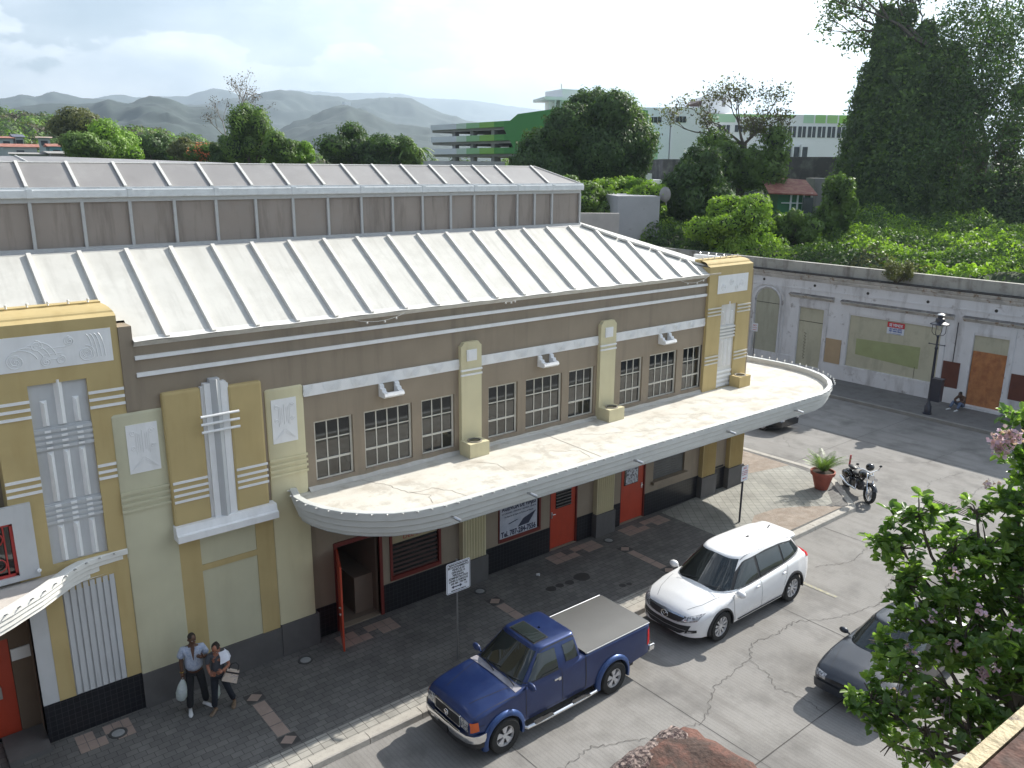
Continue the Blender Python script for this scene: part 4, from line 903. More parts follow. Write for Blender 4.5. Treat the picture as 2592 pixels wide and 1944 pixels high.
def arch_flare(t, x, s, r, ra, w, HW, mat, out=.035, name='wheel_flare', a0=-.25, a1=pi + .25):
    rows = []
    for a in np.linspace(a0, a1, 21):
        c, sn = cos(a), sin(a); rows.append([(x + (ra - .01) * c, s * (HW - .05), r + (ra - .01) * sn), (x + (ra - .01) * c, s * (HW + out), r + (ra - .01) * sn), (x + (ra + w * .5) * c, s * (HW + out), r + (ra + w * .5) * sn), (x + (ra + w) * c, s * (HW + out * .3), r + (ra + w) * sn), (x + (ra + w) * c, s * (HW - .05), r + (ra + w) * sn)])
    MB().grid(rows).build(name, mat, t, smooth=True, angle=50, world=False)
def mirror(t, x, y, z, s, m, sz=(.08, .12, .085)):
    o = MB().ball((x, y + s * .13, z), (sz[0], sz[1], sz[2]), 2).tube([(x, y - s * .03, z - .03), (x, y + s * .1, z - .02)], .022, 6).build('side_mirror', m, t, smooth=True, world=False)
def seam(t, patch, pts, view, w=.006, name='door_seam'):
    for i in range(len(pts) - 1):
        pass
    a = [Vector(p) for p in pts]; la = []; lb = []
    for i, p in enumerate(a):
        d = (a[min(i + 1, len(a) - 1)] - a[max(i - 1, 0)]).normalized(); n = Vector((-d.y, d.x)) * w; la.append(p + n); lb.append(p - n)
    patch(name, la, lb, view, trimb, eps=.004, nu=26, nv=2)

# ---- blue pickup
blue = pm('metallic_blue_paint', (.009, .026, .115), .34, .1, 1.5, metal=.45, spec=.5, coat=.6, fine=.06, c2=(.012, .032, .125))
PK = dict(paint=blue, xf=2.24, xr=-2.66, w=1.60, wheels=(1.49, -1.49), r=.36, arch=.43, archk=1, tw=.24, wo=.07, nsp=5, rim=.215, style='five', shr=.07, bul=.035,
          plan=[(-2.66, .955), (-2.62, .985), (-2.5, 1), (1.6, 1), (1.95, .985), (2.1, .955), (2.2, .91), (2.24, .86)],
          sho=[(-2.66, 1.19), (-.7, 1.20), (-.69, 1.19), (.95, 1.13), (1.3, 1.1), (1.9, 1.02), (2.12, .96), (2.22, .90), (2.24, .84)],
          top=[(-2.66, 1.19), (-.7, 1.20), (-.69, 1.19), (.95, 1.17), (1.3, 1.16), (1.9, 1.07), (2.12, 1.0), (2.22, .93), (2.24, .88)],
          sill=[(-2.66, .52), (-2.0, .45), (-.8, .42), (1.0, .42), (2.0, .50), (2.24, .52)],
          gh=dict(xf0=1.0, xf1=.44, xr0=-.67, xr1=-.56, w0=.775, w1=.575, z0=1.10, z1=1.66, n=9, bul=.05, crown=.75))
t, patch, I = vehicle('pickup_truck', (10.0, 11.38, -.13), pi, PK, 'dark blue extended cab pickup truck with grey bed cover parked at the kerb', 'pickup truck', 'cars parked along the kerb')
G = dict(tree=I['gv'])
ws = patch('windshield', [(-.66, 1.14), (0, 1.15), (.66, 1.14)], [(-.52, 1.625), (0, 1.635), (.52, 1.625)], 'front', carglass, nu=16, nv=10, **G)
patch('rear_window', [(-.58, 1.27), (.58, 1.27)], [(-.48, 1.60), (.48, 1.60)], 'rear', carglass, **G)
for v in ('left', 'right'):
    patch('side_window', [(.84, 1.19), (.06, 1.19)], [(.46, 1.60), (.06, 1.60)], v, carglass, **G)
    patch('quarter_window', [(-.16, 1.25), (-.50, 1.25)], [(-.14, 1.58), (-.46, 1.58)], v, carglass, **G)
    seam(t, patch, [(.93, 1.1), (.93, .5)], v); seam(t, patch, [(-.02, 1.16), (-.04, .44)], v); seam(t, patch, [(-.69, 1.17), (-.69, .46)], v, .011)
    seam(t, patch, [(.93, .46), (-.68, .46)], v)
    seam(t, patch, [(2.1, .80), (1.95, .78)], v)
    seam(t, patch, [(1.0, 1.175), (.0, 1.175)], v, .008, 'window_strip')
    s = 1 if v == 'left' else -1
    MB().box(.07, .20, s * .80 - .012, s * .80 + .014, .99, 1.025).box(.03, .09, s * .80 - .01, s * .80 + .018, .96, 1.03).build('door_handle', chrome, t, world=False)
    for wx in (1.49, -1.49): arch_flare(t, wx, s, .36, .43, .09, .80, pm('flare_blue_paint', (.022, .06, .19), .38, .08, 2, metal=.4, coat=.4), .06)
    mf = MB().box(-1.98, -1.96, s * .70 - .11, s * .70 + .14, .22, .55).build('mud_flap', trimb, t, world=False)
    mirror(t, .88, s * .76, 1.19, s, pm('mirror_shell', (.03, .05, .14), .4), (.05, .13, .085))
    # step bar
    sb = MB().tube([(1.02, s * .74, .30), (.96, s * .86, .30), (.5, s * .88, .30), (-.5, s * .88, .30), (-.93, s * .86, .30), (-1.0, s * .74, .30)], .042, 10).build('step_bar', chrome, t, smooth=True, world=False)
    [MB().box(x_, x_ + .48, s * .88 - .06, s * .88 + .05, .335, .352, .005).build('step_pad', trimb, sb, world=False) for x_ in (.30, -.72)]
    # lamps
    patch('headlight', [(s * .44, .70), (s * .44, .90)], [(s * .665, .70), (s * .665, .885)], 'front', lampg, eps=.012, nu=8)
    patch('indicator', [(2.22, .69), (2.06, .70)], [(2.22, .88), (2.08, .89)], v, orangel, eps=.01, nu=6)
    patch('tail_light', [(-2.655, .72), (-2.56, .72)], [(-2.655, 1.08), (-2.58, 1.08)], v, redl, eps=.01, nu=5)
    MB().box(-2.69, -2.655, s * .66 - .07, s * .66 + .07, .72, 1.08).build('tail_light', redl, t, world=False)
gr = MB().box(2.18, 2.262, -.42, .42, .66, .90, .01).build('grille', chrome, t, world=False)
q = MB()
for i in range(9): q.box(2.262, 2.268, -.39, .39, .69 + i * .021, .70 + i * .021 + .004)
q.mat(0).box(2.262, 2.266, -.39, -.13, .685, .875).box(2.262, 2.266, .13, .39, .685, .875).box(2.262, 2.266, -.10, .10, .685, .875); q.build('grille_slot', trimb, gr, world=False)
em = MB().tube([(2.275, .055 * cos(a), .78 + .055 * sin(a)) for a in np.linspace(0, 2 * pi, 17)], .008, 6).box(2.27, 2.282, -.075, .075, .768, .792).build('emblem', chrome, gr, world=False)
bp = MB(); pth = [(1.93, .84), (2.10, .835), (2.20, .79), (2.29, .66), (2.335, .4), (2.345, 0), (2.335, -.4), (2.29, -.66), (2.20, -.79), (2.10, -.835), (1.93, -.84)]
bp.grid([[(x - .05, y * .97, .63), (x, y, .635), (x + .012, y * 1.005, .60), (x + .012, y * 1.005, .50), (x - .01, y, .47)] for x, y in pth]).build('front_bumper', chrome, t, smooth=True, world=False)
q = MB(); q.grid([[(x - .01, y, .47), (x - .02, y, .36), (x - .15, y * .9, .30)] for x, y in pth]); q.build('bumper_valance', trimb, t, smooth=True, world=False)
MB().box(2.35, 2.365, -.15, .15, .42, .57, .004).build('licence_plate', trimb, t, world=False)
MB().box(-2.86, -2.68, -.78, .78, .48, .64, .03).build('rear_bumper', chrome, t, world=False)
ck = MB().grid([[(x, y, z) for y, z in ((-.76, 1.215), (-.74, 1.24), (0, 1.252), (.74, 1.24), (.76, 1.215))] for x in (-.70, -.72, -1.3, -2.0, -2.62, -2.64)]).build('bed_cover', pm('grey_vinyl_cover', (.098, .098, .096), .7, .06, 1.5, bump=.25, bsc=3, fine=.05), t, smooth=True, angle=60, world=False)
MB().tube([(-.72, .77, 1.225), (-2.63, .77, 1.225), (-2.65, .7, 1.23), (-2.65, -.7, 1.23), (-2.63, -.77, 1.225), (-.72, -.77, 1.225)], .014, 6).build('cover_rail', pm('satin_rail', (.30, .31, .33), .35, .1, 5, metal=.8), t, world=False)
patch('cowl', [(1.16, -.74), (1.18, -.3), (1.18, .3), (1.16, .74)], [(.99, -.72), (1.05, -.3), (1.05, .3), (.99, .72)], 'top', pm('grey_cowl', (.30, .29, .32), .7, .1, 6), eps=.008, nu=20, nv=3)
for y0 in (-.52, .12):
    MB().tube([(1.12, y0 + .52, 1.20), (1.02, y0 + .1, 1.22)], .012, 6).tube([(1.06, y0 - .14, 1.20), (.98, y0 + .5, 1.245)], .010, 6).build('wiper', trimb, t, world=False)
sr_ = patch('sunroof', [(.41, -.40), (.41, .40)], [(.02, -.40), (.02, .40)], 'top', trimb, eps=.006, nu=10, nv=6)
patch('sunroof_glass', [(.385, -.37), (.385, .37)], [(.045, -.37), (.045, .37)], 'top', carglass, parent=sr_, eps=.016, nu=10, nv=6)
for s in (-1, 1):
    seam(t, patch, [(2.0, s * .37), (1.2, s * .55)], 'top', .006, 'hood_crease'); seam(t, patch, [(.42, s * .575), (-.5, s * .575)], 'top', .006, 'roof_gutter')
seam(t, patch, [(2.16, -.70), (1.2, -.775)], 'top', .004, 'hood_seam'); seam(t, patch, [(2.16, .70), (1.2, .775)], 'top', .004, 'hood_seam')
MB().box(.42, .5, -.28, -.02, 1.20, 1.26).build('dash_papers', whiteplain, t, world=False)

# ---- white SUV
wht = pm('pearl_white_paint', (.80, .80, .80), .25, .02, 2, spec=.5, coat=.6)
MZ = dict(paint=wht, xf=2.46, xr=-2.44, w=1.92, wheels=(1.5, -1.5), r=.37, arch=.44, tw=.25, wo=-.01, nsp=10, rim=.25, style='ten', shr=.13, bul=.075,
          plan=[(-2.44, .70), (-2.41, .78), (-2.33, .86), (-2.15, .93), (-1.7, .985), (-1, 1), (1.5, 1), (1.9, .97), (2.15, .91), (2.3, .82), (2.4, .68), (2.44, .56), (2.46, .42)],
          sho=[(-2.44, 1.0), (-2.3, 1.12), (-1.9, 1.17), (-1, 1.12), (.0, 1.07), (1.0, 1.03), (1.5, .98), (2.0, .87), (2.25, .80), (2.4, .74), (2.46, .68)],
          top=[(-2.44, 1.1), (-2.3, 1.2), (-1.9, 1.2), (0, 1.12), (1.1, 1.12), (1.5, 1.09), (2.0, .98), (2.25, .89), (2.4, .81), (2.46, .73)],
          sill=[(-2.44, .42), (-2.2, .32), (-1.0, .30), (1.0, .30), (2.0, .27), (2.46, .30)],
          gh=dict(xf0=1.28, xf1=.52, xr0=-2.30, xr1=-1.86, w0=.86, w1=.60, z0=1.02, z1=1.66, n=5.5, bul=.14, crown=1.15, slope=.035, sx=-.3))
t, patch, I = vehicle('suv', (16.46, 11.29, -.13), pi, MZ, 'white five door sport utility car parked behind the blue pickup', 'car', 'cars parked along the kerb')
G = dict(tree=I['gv'])
patch('windshield', [(-.76, 1.08), (-.4, 1.06), (.4, 1.06), (.76, 1.08)], [(-.535, 1.645), (0, 1.68), (.535, 1.645)], 'front', carglass, nu=18, nv=12, **G)
patch('rear_window', [(-.66, 1.2), (.66, 1.2)], [(-.52, 1.6), (.52, 1.6)], 'rear', carglass, **G)
for v in ('left', 'right'):
    s = 1 if v == 'left' else -1
    patch('window_surround', [(1.06, 1.075), (-.1, 1.10), (-1.2, 1.17), (-1.98, 1.27)], [(.72, 1.40), (.36, 1.60), (-.5, 1.635), (-1.2, 1.62), (-1.74, 1.56)], v, trimb, nu=22, nv=6, eps=.006, **G)
    patch('side_window', [(.92, 1.09), (-.02, 1.11)], [(.60, 1.42), (.36, 1.575), (-.02, 1.60)], v, carglass, eps=.013, nu=12, **G)
    patch('side_window', [(-.12, 1.115), (-1.08, 1.18)], [(-.12, 1.605), (-1.06, 1.60)], v, carglass, eps=.013, **G)
    patch('quarter_window', [(-1.16, 1.19), (-1.90, 1.28)], [(-1.14, 1.595), (-1.70, 1.54)], v, carglass, eps=.013, **G)
    patch('window_strip', [(1.12, 1.055), (-.1, 1.08), (-1.2, 1.15), (-2.0, 1.25)], [(1.12, 1.07), (-.1, 1.095), (-1.2, 1.165), (-2.0, 1.265)], v, chrome, eps=.014, nu=20, nv=2, **G)
    seam(t, patch, [(1.08, 1.0), (1.05, .62), (.98, .36)], v, .005); seam(t, patch, [(-.06, 1.06), (-.08, .36)], v, .005); seam(t, patch, [(-1.22, 1.12), (-1.18, .9), (-1.02, .62)], v, .005)
    patch('sill_trim', [(1.05, .295), (-1.05, .295)], [(1.05, .375), (-1.05, .375)], v, trimb, eps=.012, nu=12, nv=3)
    for wx in (1.5, -1.5): arch_flare(t, wx, s, .37, .435, .05, .935, trimb, .025, a0=-.15, a1=pi + .15)
    for hx in (.12, -1.02): MB().ball((hx, s * .945, .965), (.095, .022, .022), 2).build('door_handle', chrome, t, smooth=True, world=False)
    mirror(t, .95, s * .90, 1.07, s, wht, (.10, .13, .09))
    patch('headlight', [(s * .36, .60), (s * .56, .64), (s * .80, .72)], [(s * .46, .72), (s * .62, .79), (s * .83, .86)], 'front', lampg, eps=.008, nu=12)
    patch('tail_light', [(-2.38, .98), (-2.12, 1.06)], [(-2.32, 1.16), (-2.16, 1.14)], v, redl, eps=.008, nu=8)
    patch('roof_seam', [(.42, s * .55), (-.4, s * .565), (-1.7, s * .54)], [(.42, s * .565), (-.4, s * .58), (-1.7, s * .555)], 'top', pm('roof_seam', (.28, .28, .29), .5), eps=.004, nu=24, nv=2)
    fg = patch('fog_recess', [(s * .56, .37), (s * .80, .43)], [(s * .62, .47), (s * .80, .50)], 'front', trimb, eps=.008, nu=6); patch('fog_light', [(s * .61, .39), (s * .72, .42)], [(s * .64, .45), (s * .73, .46)], 'front', lampg, parent=fg, eps=.016, nu=5)
gr = patch('grille', [(-.46, .65), (-.3, .595), (0, .575), (.3, .595), (.46, .65)], [(-.56, .765), (0, .745), (.56, .765)], 'front', trimb, eps=.010, nu=16)
patch('grille_trim', [(-.52, .735), (0, .745), (.52, .735)], [(-.50, .765), (0, .785), (.50, .765)], 'front', pm('blue_grey_chrome', (.45, .48, .55), .2, .05, 5, metal=.9), parent=gr, eps=.012, nu=16, nv=3)
h_, nn = I['hit']((6, 0, .675), (-1, 0, 0), I['bvh']); ex = h_.x + .03
em = MB().tube([(ex, -.0 + .10 * cos(a), .675 + .08 * sin(a)) for a in np.linspace(0, 2 * pi, 21)], .008, 6).tube([(ex + .005, y, z) for y, z in ((-.075, .70), (-.035, .705), (0, .65), (.035, .705), (.075, .70))], .009, 6).build('emblem', chrome, gr, world=False)
lg = patch('lower_grille', [(-.64, .46), (-.45, .33), (0, .30), (.45, .33), (.64, .46)], [(-.70, .60), (-.3, .535), (0, .52), (.3, .535), (.70, .60)], 'front', trimb, eps=.010, nu=20)
patch('grille_bar', [(-.6, .455), (0, .405), (.6, .455)], [(-.6, .468), (0, .418), (.6, .468)], 'front', pm('grey_bar', (.3, .3, .31), .4), parent=lg, eps=.018, nu=16, nv=2)
for y0 in (-.62, .05): MB().tube([(1.36, y0 + .1, 1.13), (1.24, y0 + .62, 1.18)], .008, 6).build('wiper', trimb, t, world=False)
for s in (-1, 1): seam(t, patch, [(2.22, s * .46), (1.9, s * .62), (1.32, s * .74)], 'top', .004, 'hood_seam')
MB().tube([(-1.55, 0, 1.72), (-1.62, 0, 1.77), (-1.66, 0, 1.775)], .014, 6).build('roof_antenna', trimb, t, world=False)
rows = []
for y in np.linspace(-.56, .56, 13):
    z0 = I['hit']((-1.70, y, 5), (0, 0, -1), I['gv'])[0].z; rows.append([(-1.62, y, z0 - .01), (-1.70, y, z0 + .006), (-1.98, y * .97, z0 - .012), (-2.06, y * .94, z0 - .035), (-2.05, y * .92, z0 - .07), (-1.80, y * .94, z0 - .09)])
MB().grid(rows).build('rear_spoiler', wht, t, smooth=True, world=False)

# ---- dark sedan mostly under the tree
slate = pm('slate_grey_paint', (.026, .031, .042), .35, .06, 2, metal=.4, coat=.5)
SD = dict(paint=slate, xf=2.18, xr=-2.12, w=1.68, wheels=(1.32, -1.25), r=.29, arch=.345, tw=.19, wo=-.01, nsp=7, rim=.18, style='ten', shr=.10, bul=.06,
          plan=[(-2.12, .84), (-2.05, .92), (-1.8, .97), (-1, 1), (1.3, 1), (1.7, .97), (1.95, .93), (2.1, .86), (2.16, .79), (2.18, .72)],
          sho=[(-2.12, .78), (-1.9, .87), (-1, .90), (0, .88), (1, .84), (1.6, .76), (1.95, .68), (2.1, .62), (2.18, .55)],
          top=[(-2.12, .84), (-1.9, .94), (-1.4, .96), (0, .92), (1, .89), (1.6, .81), (1.95, .73), (2.1, .66), (2.18, .60)],
          sill=[(-2.12, .35), (-1.8, .25), (1.8, .24), (2.18, .27)],
          gh=dict(xf0=.98, xf1=.30, xr0=-1.45, xr1=-.85, w0=.74, w1=.54, z0=.84, z1=1.28, n=5, bul=.12, crown=.9))
t, patch, I = vehicle('sedan', (16.95, 7.12, -.13), pi, SD, 'dark slate grey car half hidden under the flowering tree', 'car')
G = dict(tree=I['gv'])
patch('windshield', [(-.66, .88), (0, .87), (.66, .88)], [(-.48, 1.27), (0, 1.29), (.48, 1.27)], 'front', carglass, nu=14, **G); patch('rear_window', [(-.6, .95), (.6, .95)], [(-.46, 1.25), (.46, 1.25)], 'rear', carglass, **G)
for v in ('left', 'right'):
    s = 1 if v == 'left' else -1
    patch('side_window', [(.72, .91), (-.18, .93)], [(.32, 1.22), (-.18, 1.24)], v, carglass, **G); patch('side_window', [(-.26, .93), (-1.12, .95)], [(-.26, 1.24), (-.80, 1.22)], v, carglass, **G)
    mirror(t, .72, s * .76, .93, s, slate, (.07, .11, .07)); patch('headlight', [(s * .44, .52), (s * .72, .54)], [(s * .44, .62), (s * .70, .63)], 'front', lampg, eps=.01, nu=8)
    seam(t, patch, [(.85, .84), (.8, .3)], v, .005); seam(t, patch, [(-.22, .87), (-.22, .3)], v, .005)
    seam(t, patch, [(2.0, s * .45), (1.1, s * .68)], 'top', .004, 'hood_seam'); MB().box(-2.13, -2.1, s * .6 - .14, s * .6 + .14, .6, .76).build('tail_light', redl, t, world=False)
patch('front_bumper', [(-.66, .28), (0, .29), (.66, .28)], [(-.70, .46), (0, .47), (.70, .46)], 'front', slate, eps=.03, nu=14, nv=4)
patch('grille', [(-.32, .53), (.32, .53)], [(-.32, .59), (.32, .59)], 'front', trimb, eps=.01, nu=8, nv=3)
MB().tube([(1.02, .5, .95), (.9, -.1, .98)], .008, 6).build('wiper', trimb, t, world=False)

# ---- black car round the corner
blk = pm('black_car_paint', (.012, .012, .014), .25, .1, 2, coat=.5)
BC = dict(SD); BC['paint'] = blk; BC['r'] = .32; BC['arch'] = .37; BC['rim'] = .225; BC['nsp'] = 7
BC = dict(BC, plan=SD['plan'])
t, patch, I = vehicle('hatchback', (30.62, 20.75, -.13), -pi / 2, BC, 'black car parked in the side street beyond the awning, one silver wheel showing', 'car')
G = dict(tree=I['gv'])
patch('windshield', [(-.66, .88), (.66, .88)], [(-.48, 1.27), (.48, 1.27)], 'front', carglass, nu=14, **G); patch('rear_window', [(-.6, .95), (.6, .95)], [(-.46, 1.25), (.46, 1.25)], 'rear', carglass, **G)
for v in ('left', 'right'):
    s = 1 if v == 'left' else -1
    patch('side_window', [(.72, .91), (-.18, .93)], [(.32, 1.22), (-.18, 1.24)], v, carglass, **G); patch('side_window', [(-.26, .93), (-1.12, .95)], [(-.26, 1.24), (-.80, 1.22)], v, carglass, **G)
    patch('headlight', [(s * .44, .52), (s * .72, .54)], [(s * .44, .62), (s * .70, .63)], 'front', lampg, eps=.01, nu=8)

# ---- motorcycle
t = thing('motorcycle', (26.22, 13.1, -.13), 'black cruiser motorcycle with a helmet on its handlebar parked at the street corner', 'motorcycle', rz=math.atan2(12.45 - 13.72, 25.78 - 26.66))
t.rotation_euler = (radians(-7), 0, math.atan2(12.45 - 13.72, 25.78 - 26.66))
def mwheel(x, r, w, name='wheel'):
    o = MB(); prf = [(r * .74, -w * .3), (r * .8, -w / 2), (r * .93, -w / 2), (r, -w * .2), (r, w * .2), (r * .93, w / 2), (r * .8, w / 2), (r * .74, w * .3)]
    n = 28; m = len(prf)
    for k in range(n):
        a = 2 * pi * k / n
        for rr, yy in prf: o.v.append((x + rr * cos(a), yy, r + rr * sin(a)))
    for k in range(n):
        for i in range(m): o.f.append((k * m + i, k * m + (i + 1) % m, ((k + 1) % n) * m + (i + 1) % m, ((k + 1) % n) * m + i)); o.m.append(0)
    W_ = o.build('wheel', tyre_m, t, smooth=True, world=False)
    q = MB().tube([(x + r * .75 * cos(a), 0, r + r * .75 * sin(a)) for a in np.linspace(0, 2 * pi, 25)], .018, 6).lathe([(.05, -.05), (.05, .05)], (x, 0, r), 12, 'y').lathe([(.13, .045), (.13, .05)], (x, 0, r), 16, 'y')
    for k in range(6):
        a = k * pi / 3; q.tube([(x + .04 * cos(a), 0, r + .04 * sin(a)), (x + r * .74 * cos(a + .12), .012, r + r * .74 * sin(a + .12))], .013, 5); q.tube([(x + .04 * cos(a), 0, r + .04 * sin(a)), (x + r * .74 * cos(a - .12), -.012, r + r * .74 * sin(a - .12))], .013, 5)
    q.build('rim', alloy, W_, world=False)
mwheel(.78, .33, .13); mwheel(-.74, .31, .17)
bk = pm('gloss_black', (.010, .010, .012), .15, .1, 5, coat=.6)
def fender(x, r, w, a0, a1, m=bk):
    rows = [[(x + rr * cos(a), y, r + .0 + rr * sin(a)) for y, rr in ((-w / 2, r + .01), (-w * .3, r + .045), (0, r + .055), (w * .3, r + .045), (w / 2, r + .01))] for a in np.linspace(a0, a1, 14)]
    MB().grid(rows).build('fender', m, t, smooth=True, world=False)
fender(.78, .33, .17, radians(30), radians(150)); fender(-.74, .31, .22, radians(20), radians(165))
MB().tube([(.78, .1, .33), (.50, .1, .98)], .026, 8).build('fork', chrome, t, smooth=True, world=False); MB().tube([(.78, -.1, .33), (.50, -.1, .98)], .026, 8).build('fork', chrome, t, smooth=True, world=False)
MB().ball((.20, 0, .80), (.30, .17, .15), 3).build('fuel_tank', bk, t, smooth=True, world=False)
MB().ball((-.22, 0, .70), (.24, .17, .075), 3).build('seat', pm('seat_leather', (.02, .02, .022), .5, .1, 9), t, smooth=True, world=False)
MB().ball((-.62, 0, .78), (.22, .13, .07), 3).build('pillion_seat', pm('seat_leather', (.02, .02, .022)), t, smooth=True, world=False)
MB().ball((.05, 0, .42), (.24, .14, .2), 2).box(-.3, .25, -.12, .12, .25, .42, .03).lathe([(.13, -.17), (.14, -.15), (.14, .15), (.13, .17)], (.02, 0, .38), 16, 'y').build('engine', pm('engine_metal', (.07, .07, .075), .35, .4, 22, metal=.7), t, smooth=True, world=False)
MB().tube([(.1, -.15, .42), (.15, -.18, .25), (-.3, -.19, .22), (-.95, -.19, .3)], [.028, .03, .045, .05], 10).build('exhaust', chrome, t, smooth=True, world=False)
MB().tube([(.1, .14, .40), (-.5, .12, .36), (-.74, .11, .31)], .03, 8).tube([(-.3, .12, .6), (-.74, .12, .33)], .025, 8).tube([(-.3, -.12, .6), (-.74, -.12, .33)], .025, 8).tube([(.46, 0, .85), (.1, 0, .55), (-.3, 0, .5), (-.5, 0, .62)], .035, 8).build('frame', bk, t, smooth=True, world=False)
MB().tube([(.34, .40, 1.06), (.44, .25, 1.08), (.50, 0, .99), (.44, -.25, 1.08), (.34, -.40, 1.06)], .016, 8).build('handlebar', chrome, t, smooth=True, world=False)
MB().lathe([(.02, -.1), (.085, -.04), (.105, .03), (.1, .05)], (.66, 0, .87), 16, 'x').build('headlight', chrome, t, smooth=True, world=False)
for s in (-1, 1): MB().lathe([(.02, -.06), (.05, -.02), (.055, .03)], (.66, s * .17, .80), 12, 'x').build('spot_lamp', chrome, t, smooth=True, world=False); MB().ball((.34, s * .42, 1.2), (.02, .06, .04), 2).tube([(.38, s * .34, 1.07), (.35, s * .42, 1.18)], .008, 5).build('mirror', bk, t, smooth=True, world=False)
MB().ball((-.62, .22, .52), (.24, .09, .14), 2).build('saddlebag', bk, t, smooth=True, world=False); MB().ball((-.62, -.22, .52), (.24, .09, .14), 2).build('saddlebag', bk, t, smooth=True, world=False)
MB().tube([(-.88, 0, .75), (-.93, 0, 1.12)], .035, 8).build('backrest', pm('pink_red_plastic', (.55, .12, .12), .5), t, world=False)
MB().tube([(.0, .12, .3), (.1, .28, .0)], .012, 6).build('side_stand', chrome, t, world=False)
hl = MB().ball((26.0 - .10, 12.58, 1.10), (.14, .14, .13), 3).build('helmet', bk, None, smooth=True); tag(hl, 'glossy black helmet hanging on the motorcycle handlebar', 'helmet')
# ------------------------------------------------------------ white building across the side street
oldw = pm('weathered_whitewash', (.66, .66, .67), .9, .06, .9, c2=(.33, .31, .30), mixpos=(.60, .70), bump=.25, bsc=20, streak=((.22, .20, .19), .65, (1.6, 1.6, .35)), fine=.05)
oldc = pm('stained_concrete_parapet', (.40, .39, .35), .9, .1, .8, c2=(.26, .24, .21), mixpos=(.5, .68), streak=((.12, .105, .09), .8, (2.2, 2.2, .3)), bump=.25, bsc=20)
mould = pm('flaking_cornice', (.54, .52, .49), .9, .12, 1.5, c2=(.30, .22, .16), mixpos=(.56, .64), streak=((.10, .09, .085), .7, (1.2, 1.2, 2.5)), bump=.4, bsc=15)
darkled = pm('sooty_ledge', (.04, .036, .033), .95, .3, 2, c2=(.14, .12, .10), mixpos=(.58, .7), bump=.5, bsc=14)
oldbeige = pm('faded_beige_board', (.47, .45, .335), .85, .06, 1.2, c2=(.38, .36, .27), mixpos=(.55, .75), streak=((.17, .15, .12), .4, (2, 2, .4)))
X0 = 40.3
H = thing('white_building', (41, 22, 0), 'old white plastered building with boarded doors and flat overgrown roof', 'building')
class YW:  # helper: wall in the plane x=X0 facing -x, coordinates (y,z)
    pass
hm = MB()
ops = [(23.1, 24.55, .35, 3.54), (16.97, 21.62, .81, 3.5), (13.96, 15.47, .1, 3.43), (30.5, 32.0, .35, 3.5), (8.5, 10.0, .2, 3.5), (3.5, 5.5, .8, 3.5)]
tmp = MB(); wall_holes(tmp, 0, 62, 0, 5.36, ops, 0, .14)
arch = [(25.84, .2), (27.3, .2)]
for f_ in range(len(tmp.f)): pass
hm.add([(X0 + y, x, z) for x, y, z in tmp.v], tmp.f)
hm.box(X0 + .14, 58, 0, 62, 0, 5.3); hm.build('wall', oldw, H)
# base plinth
MB().box(X0 - .04, X0, 0, 13.96, 0, .75).box(X0 - .04, X0, 15.47, 23.1, 0, .75).box(X0 - .04, X0, 24.55, 30.5, 0, .75).build('plinth', oldw, H)
pp = MB(); pp.box(X0 + .12, X0 + .42, 0, 62, 5.42, 5.95); pp.build('parapet', oldc, H)
MB().box(X0 - .28, X0 + .2, 0, 62, 5.36, 5.42).build('cornice_ledge', darkled, H)
cr_ = MB(); prof = [(X0, 4.98), (X0 - .05, 5.0), (X0 - .06, 5.06), (X0 - .10, 5.08), (X0 - .11, 5.18), (X0 - .18, 5.22), (X0 - .2, 5.30), (X0 - .27, 5.33), (X0 - .27, 5.36), (X0, 5.36)]
cr_.grid([[(x, y, z) for x, z in prof] for y in np.arange(0, 62.1, 2)]); cr_.build('cornice', mould, H)
MB().box(X0 - .03, X0, 0, 62, 4.50, 4.56).build('string_course', oldw, H)
def hood(y0, y1, z):
    q = MB(); prof = [(X0, z - .20), (X0 - .04, z - .18), (X0 - .05, z - .13), (X0 - .11, z - .11), (X0 - .13, z - .06), (X0 - .22, z - .04), (X0 - .22, z - .01), (X0, z + .06)]
    q.grid([[(x, y, zz) for x, zz in prof] for y in np.linspace(y0, y1, 6)]); q.quad(*[(x, y0, zz) for x, zz in prof]); q.quad(*[(x, y1, zz) for x, zz in prof][::-1]); ho = q.build('door_hood', mould, H); MB().add([(X0 - .225, y0, z - .008), (X0 - .225, y1, z - .008), (X0, y1, z + .068), (X0, y0, z + .068)], [(0, 1, 2, 3)]).build('hood_top', pm('dusty_hood_top', (.17, .16, .15), .95, .3, 2, c2=(.32, .30, .28), mixpos=(.5, .65)), ho)
hood(22.57, 25.2, 4.22); hood(16.46, 22.15, 4.18); hood(12.9, 16.04, 4.2); hood(29.9, 32.6, 4.25); hood(7.6, 10.9, 4.2)
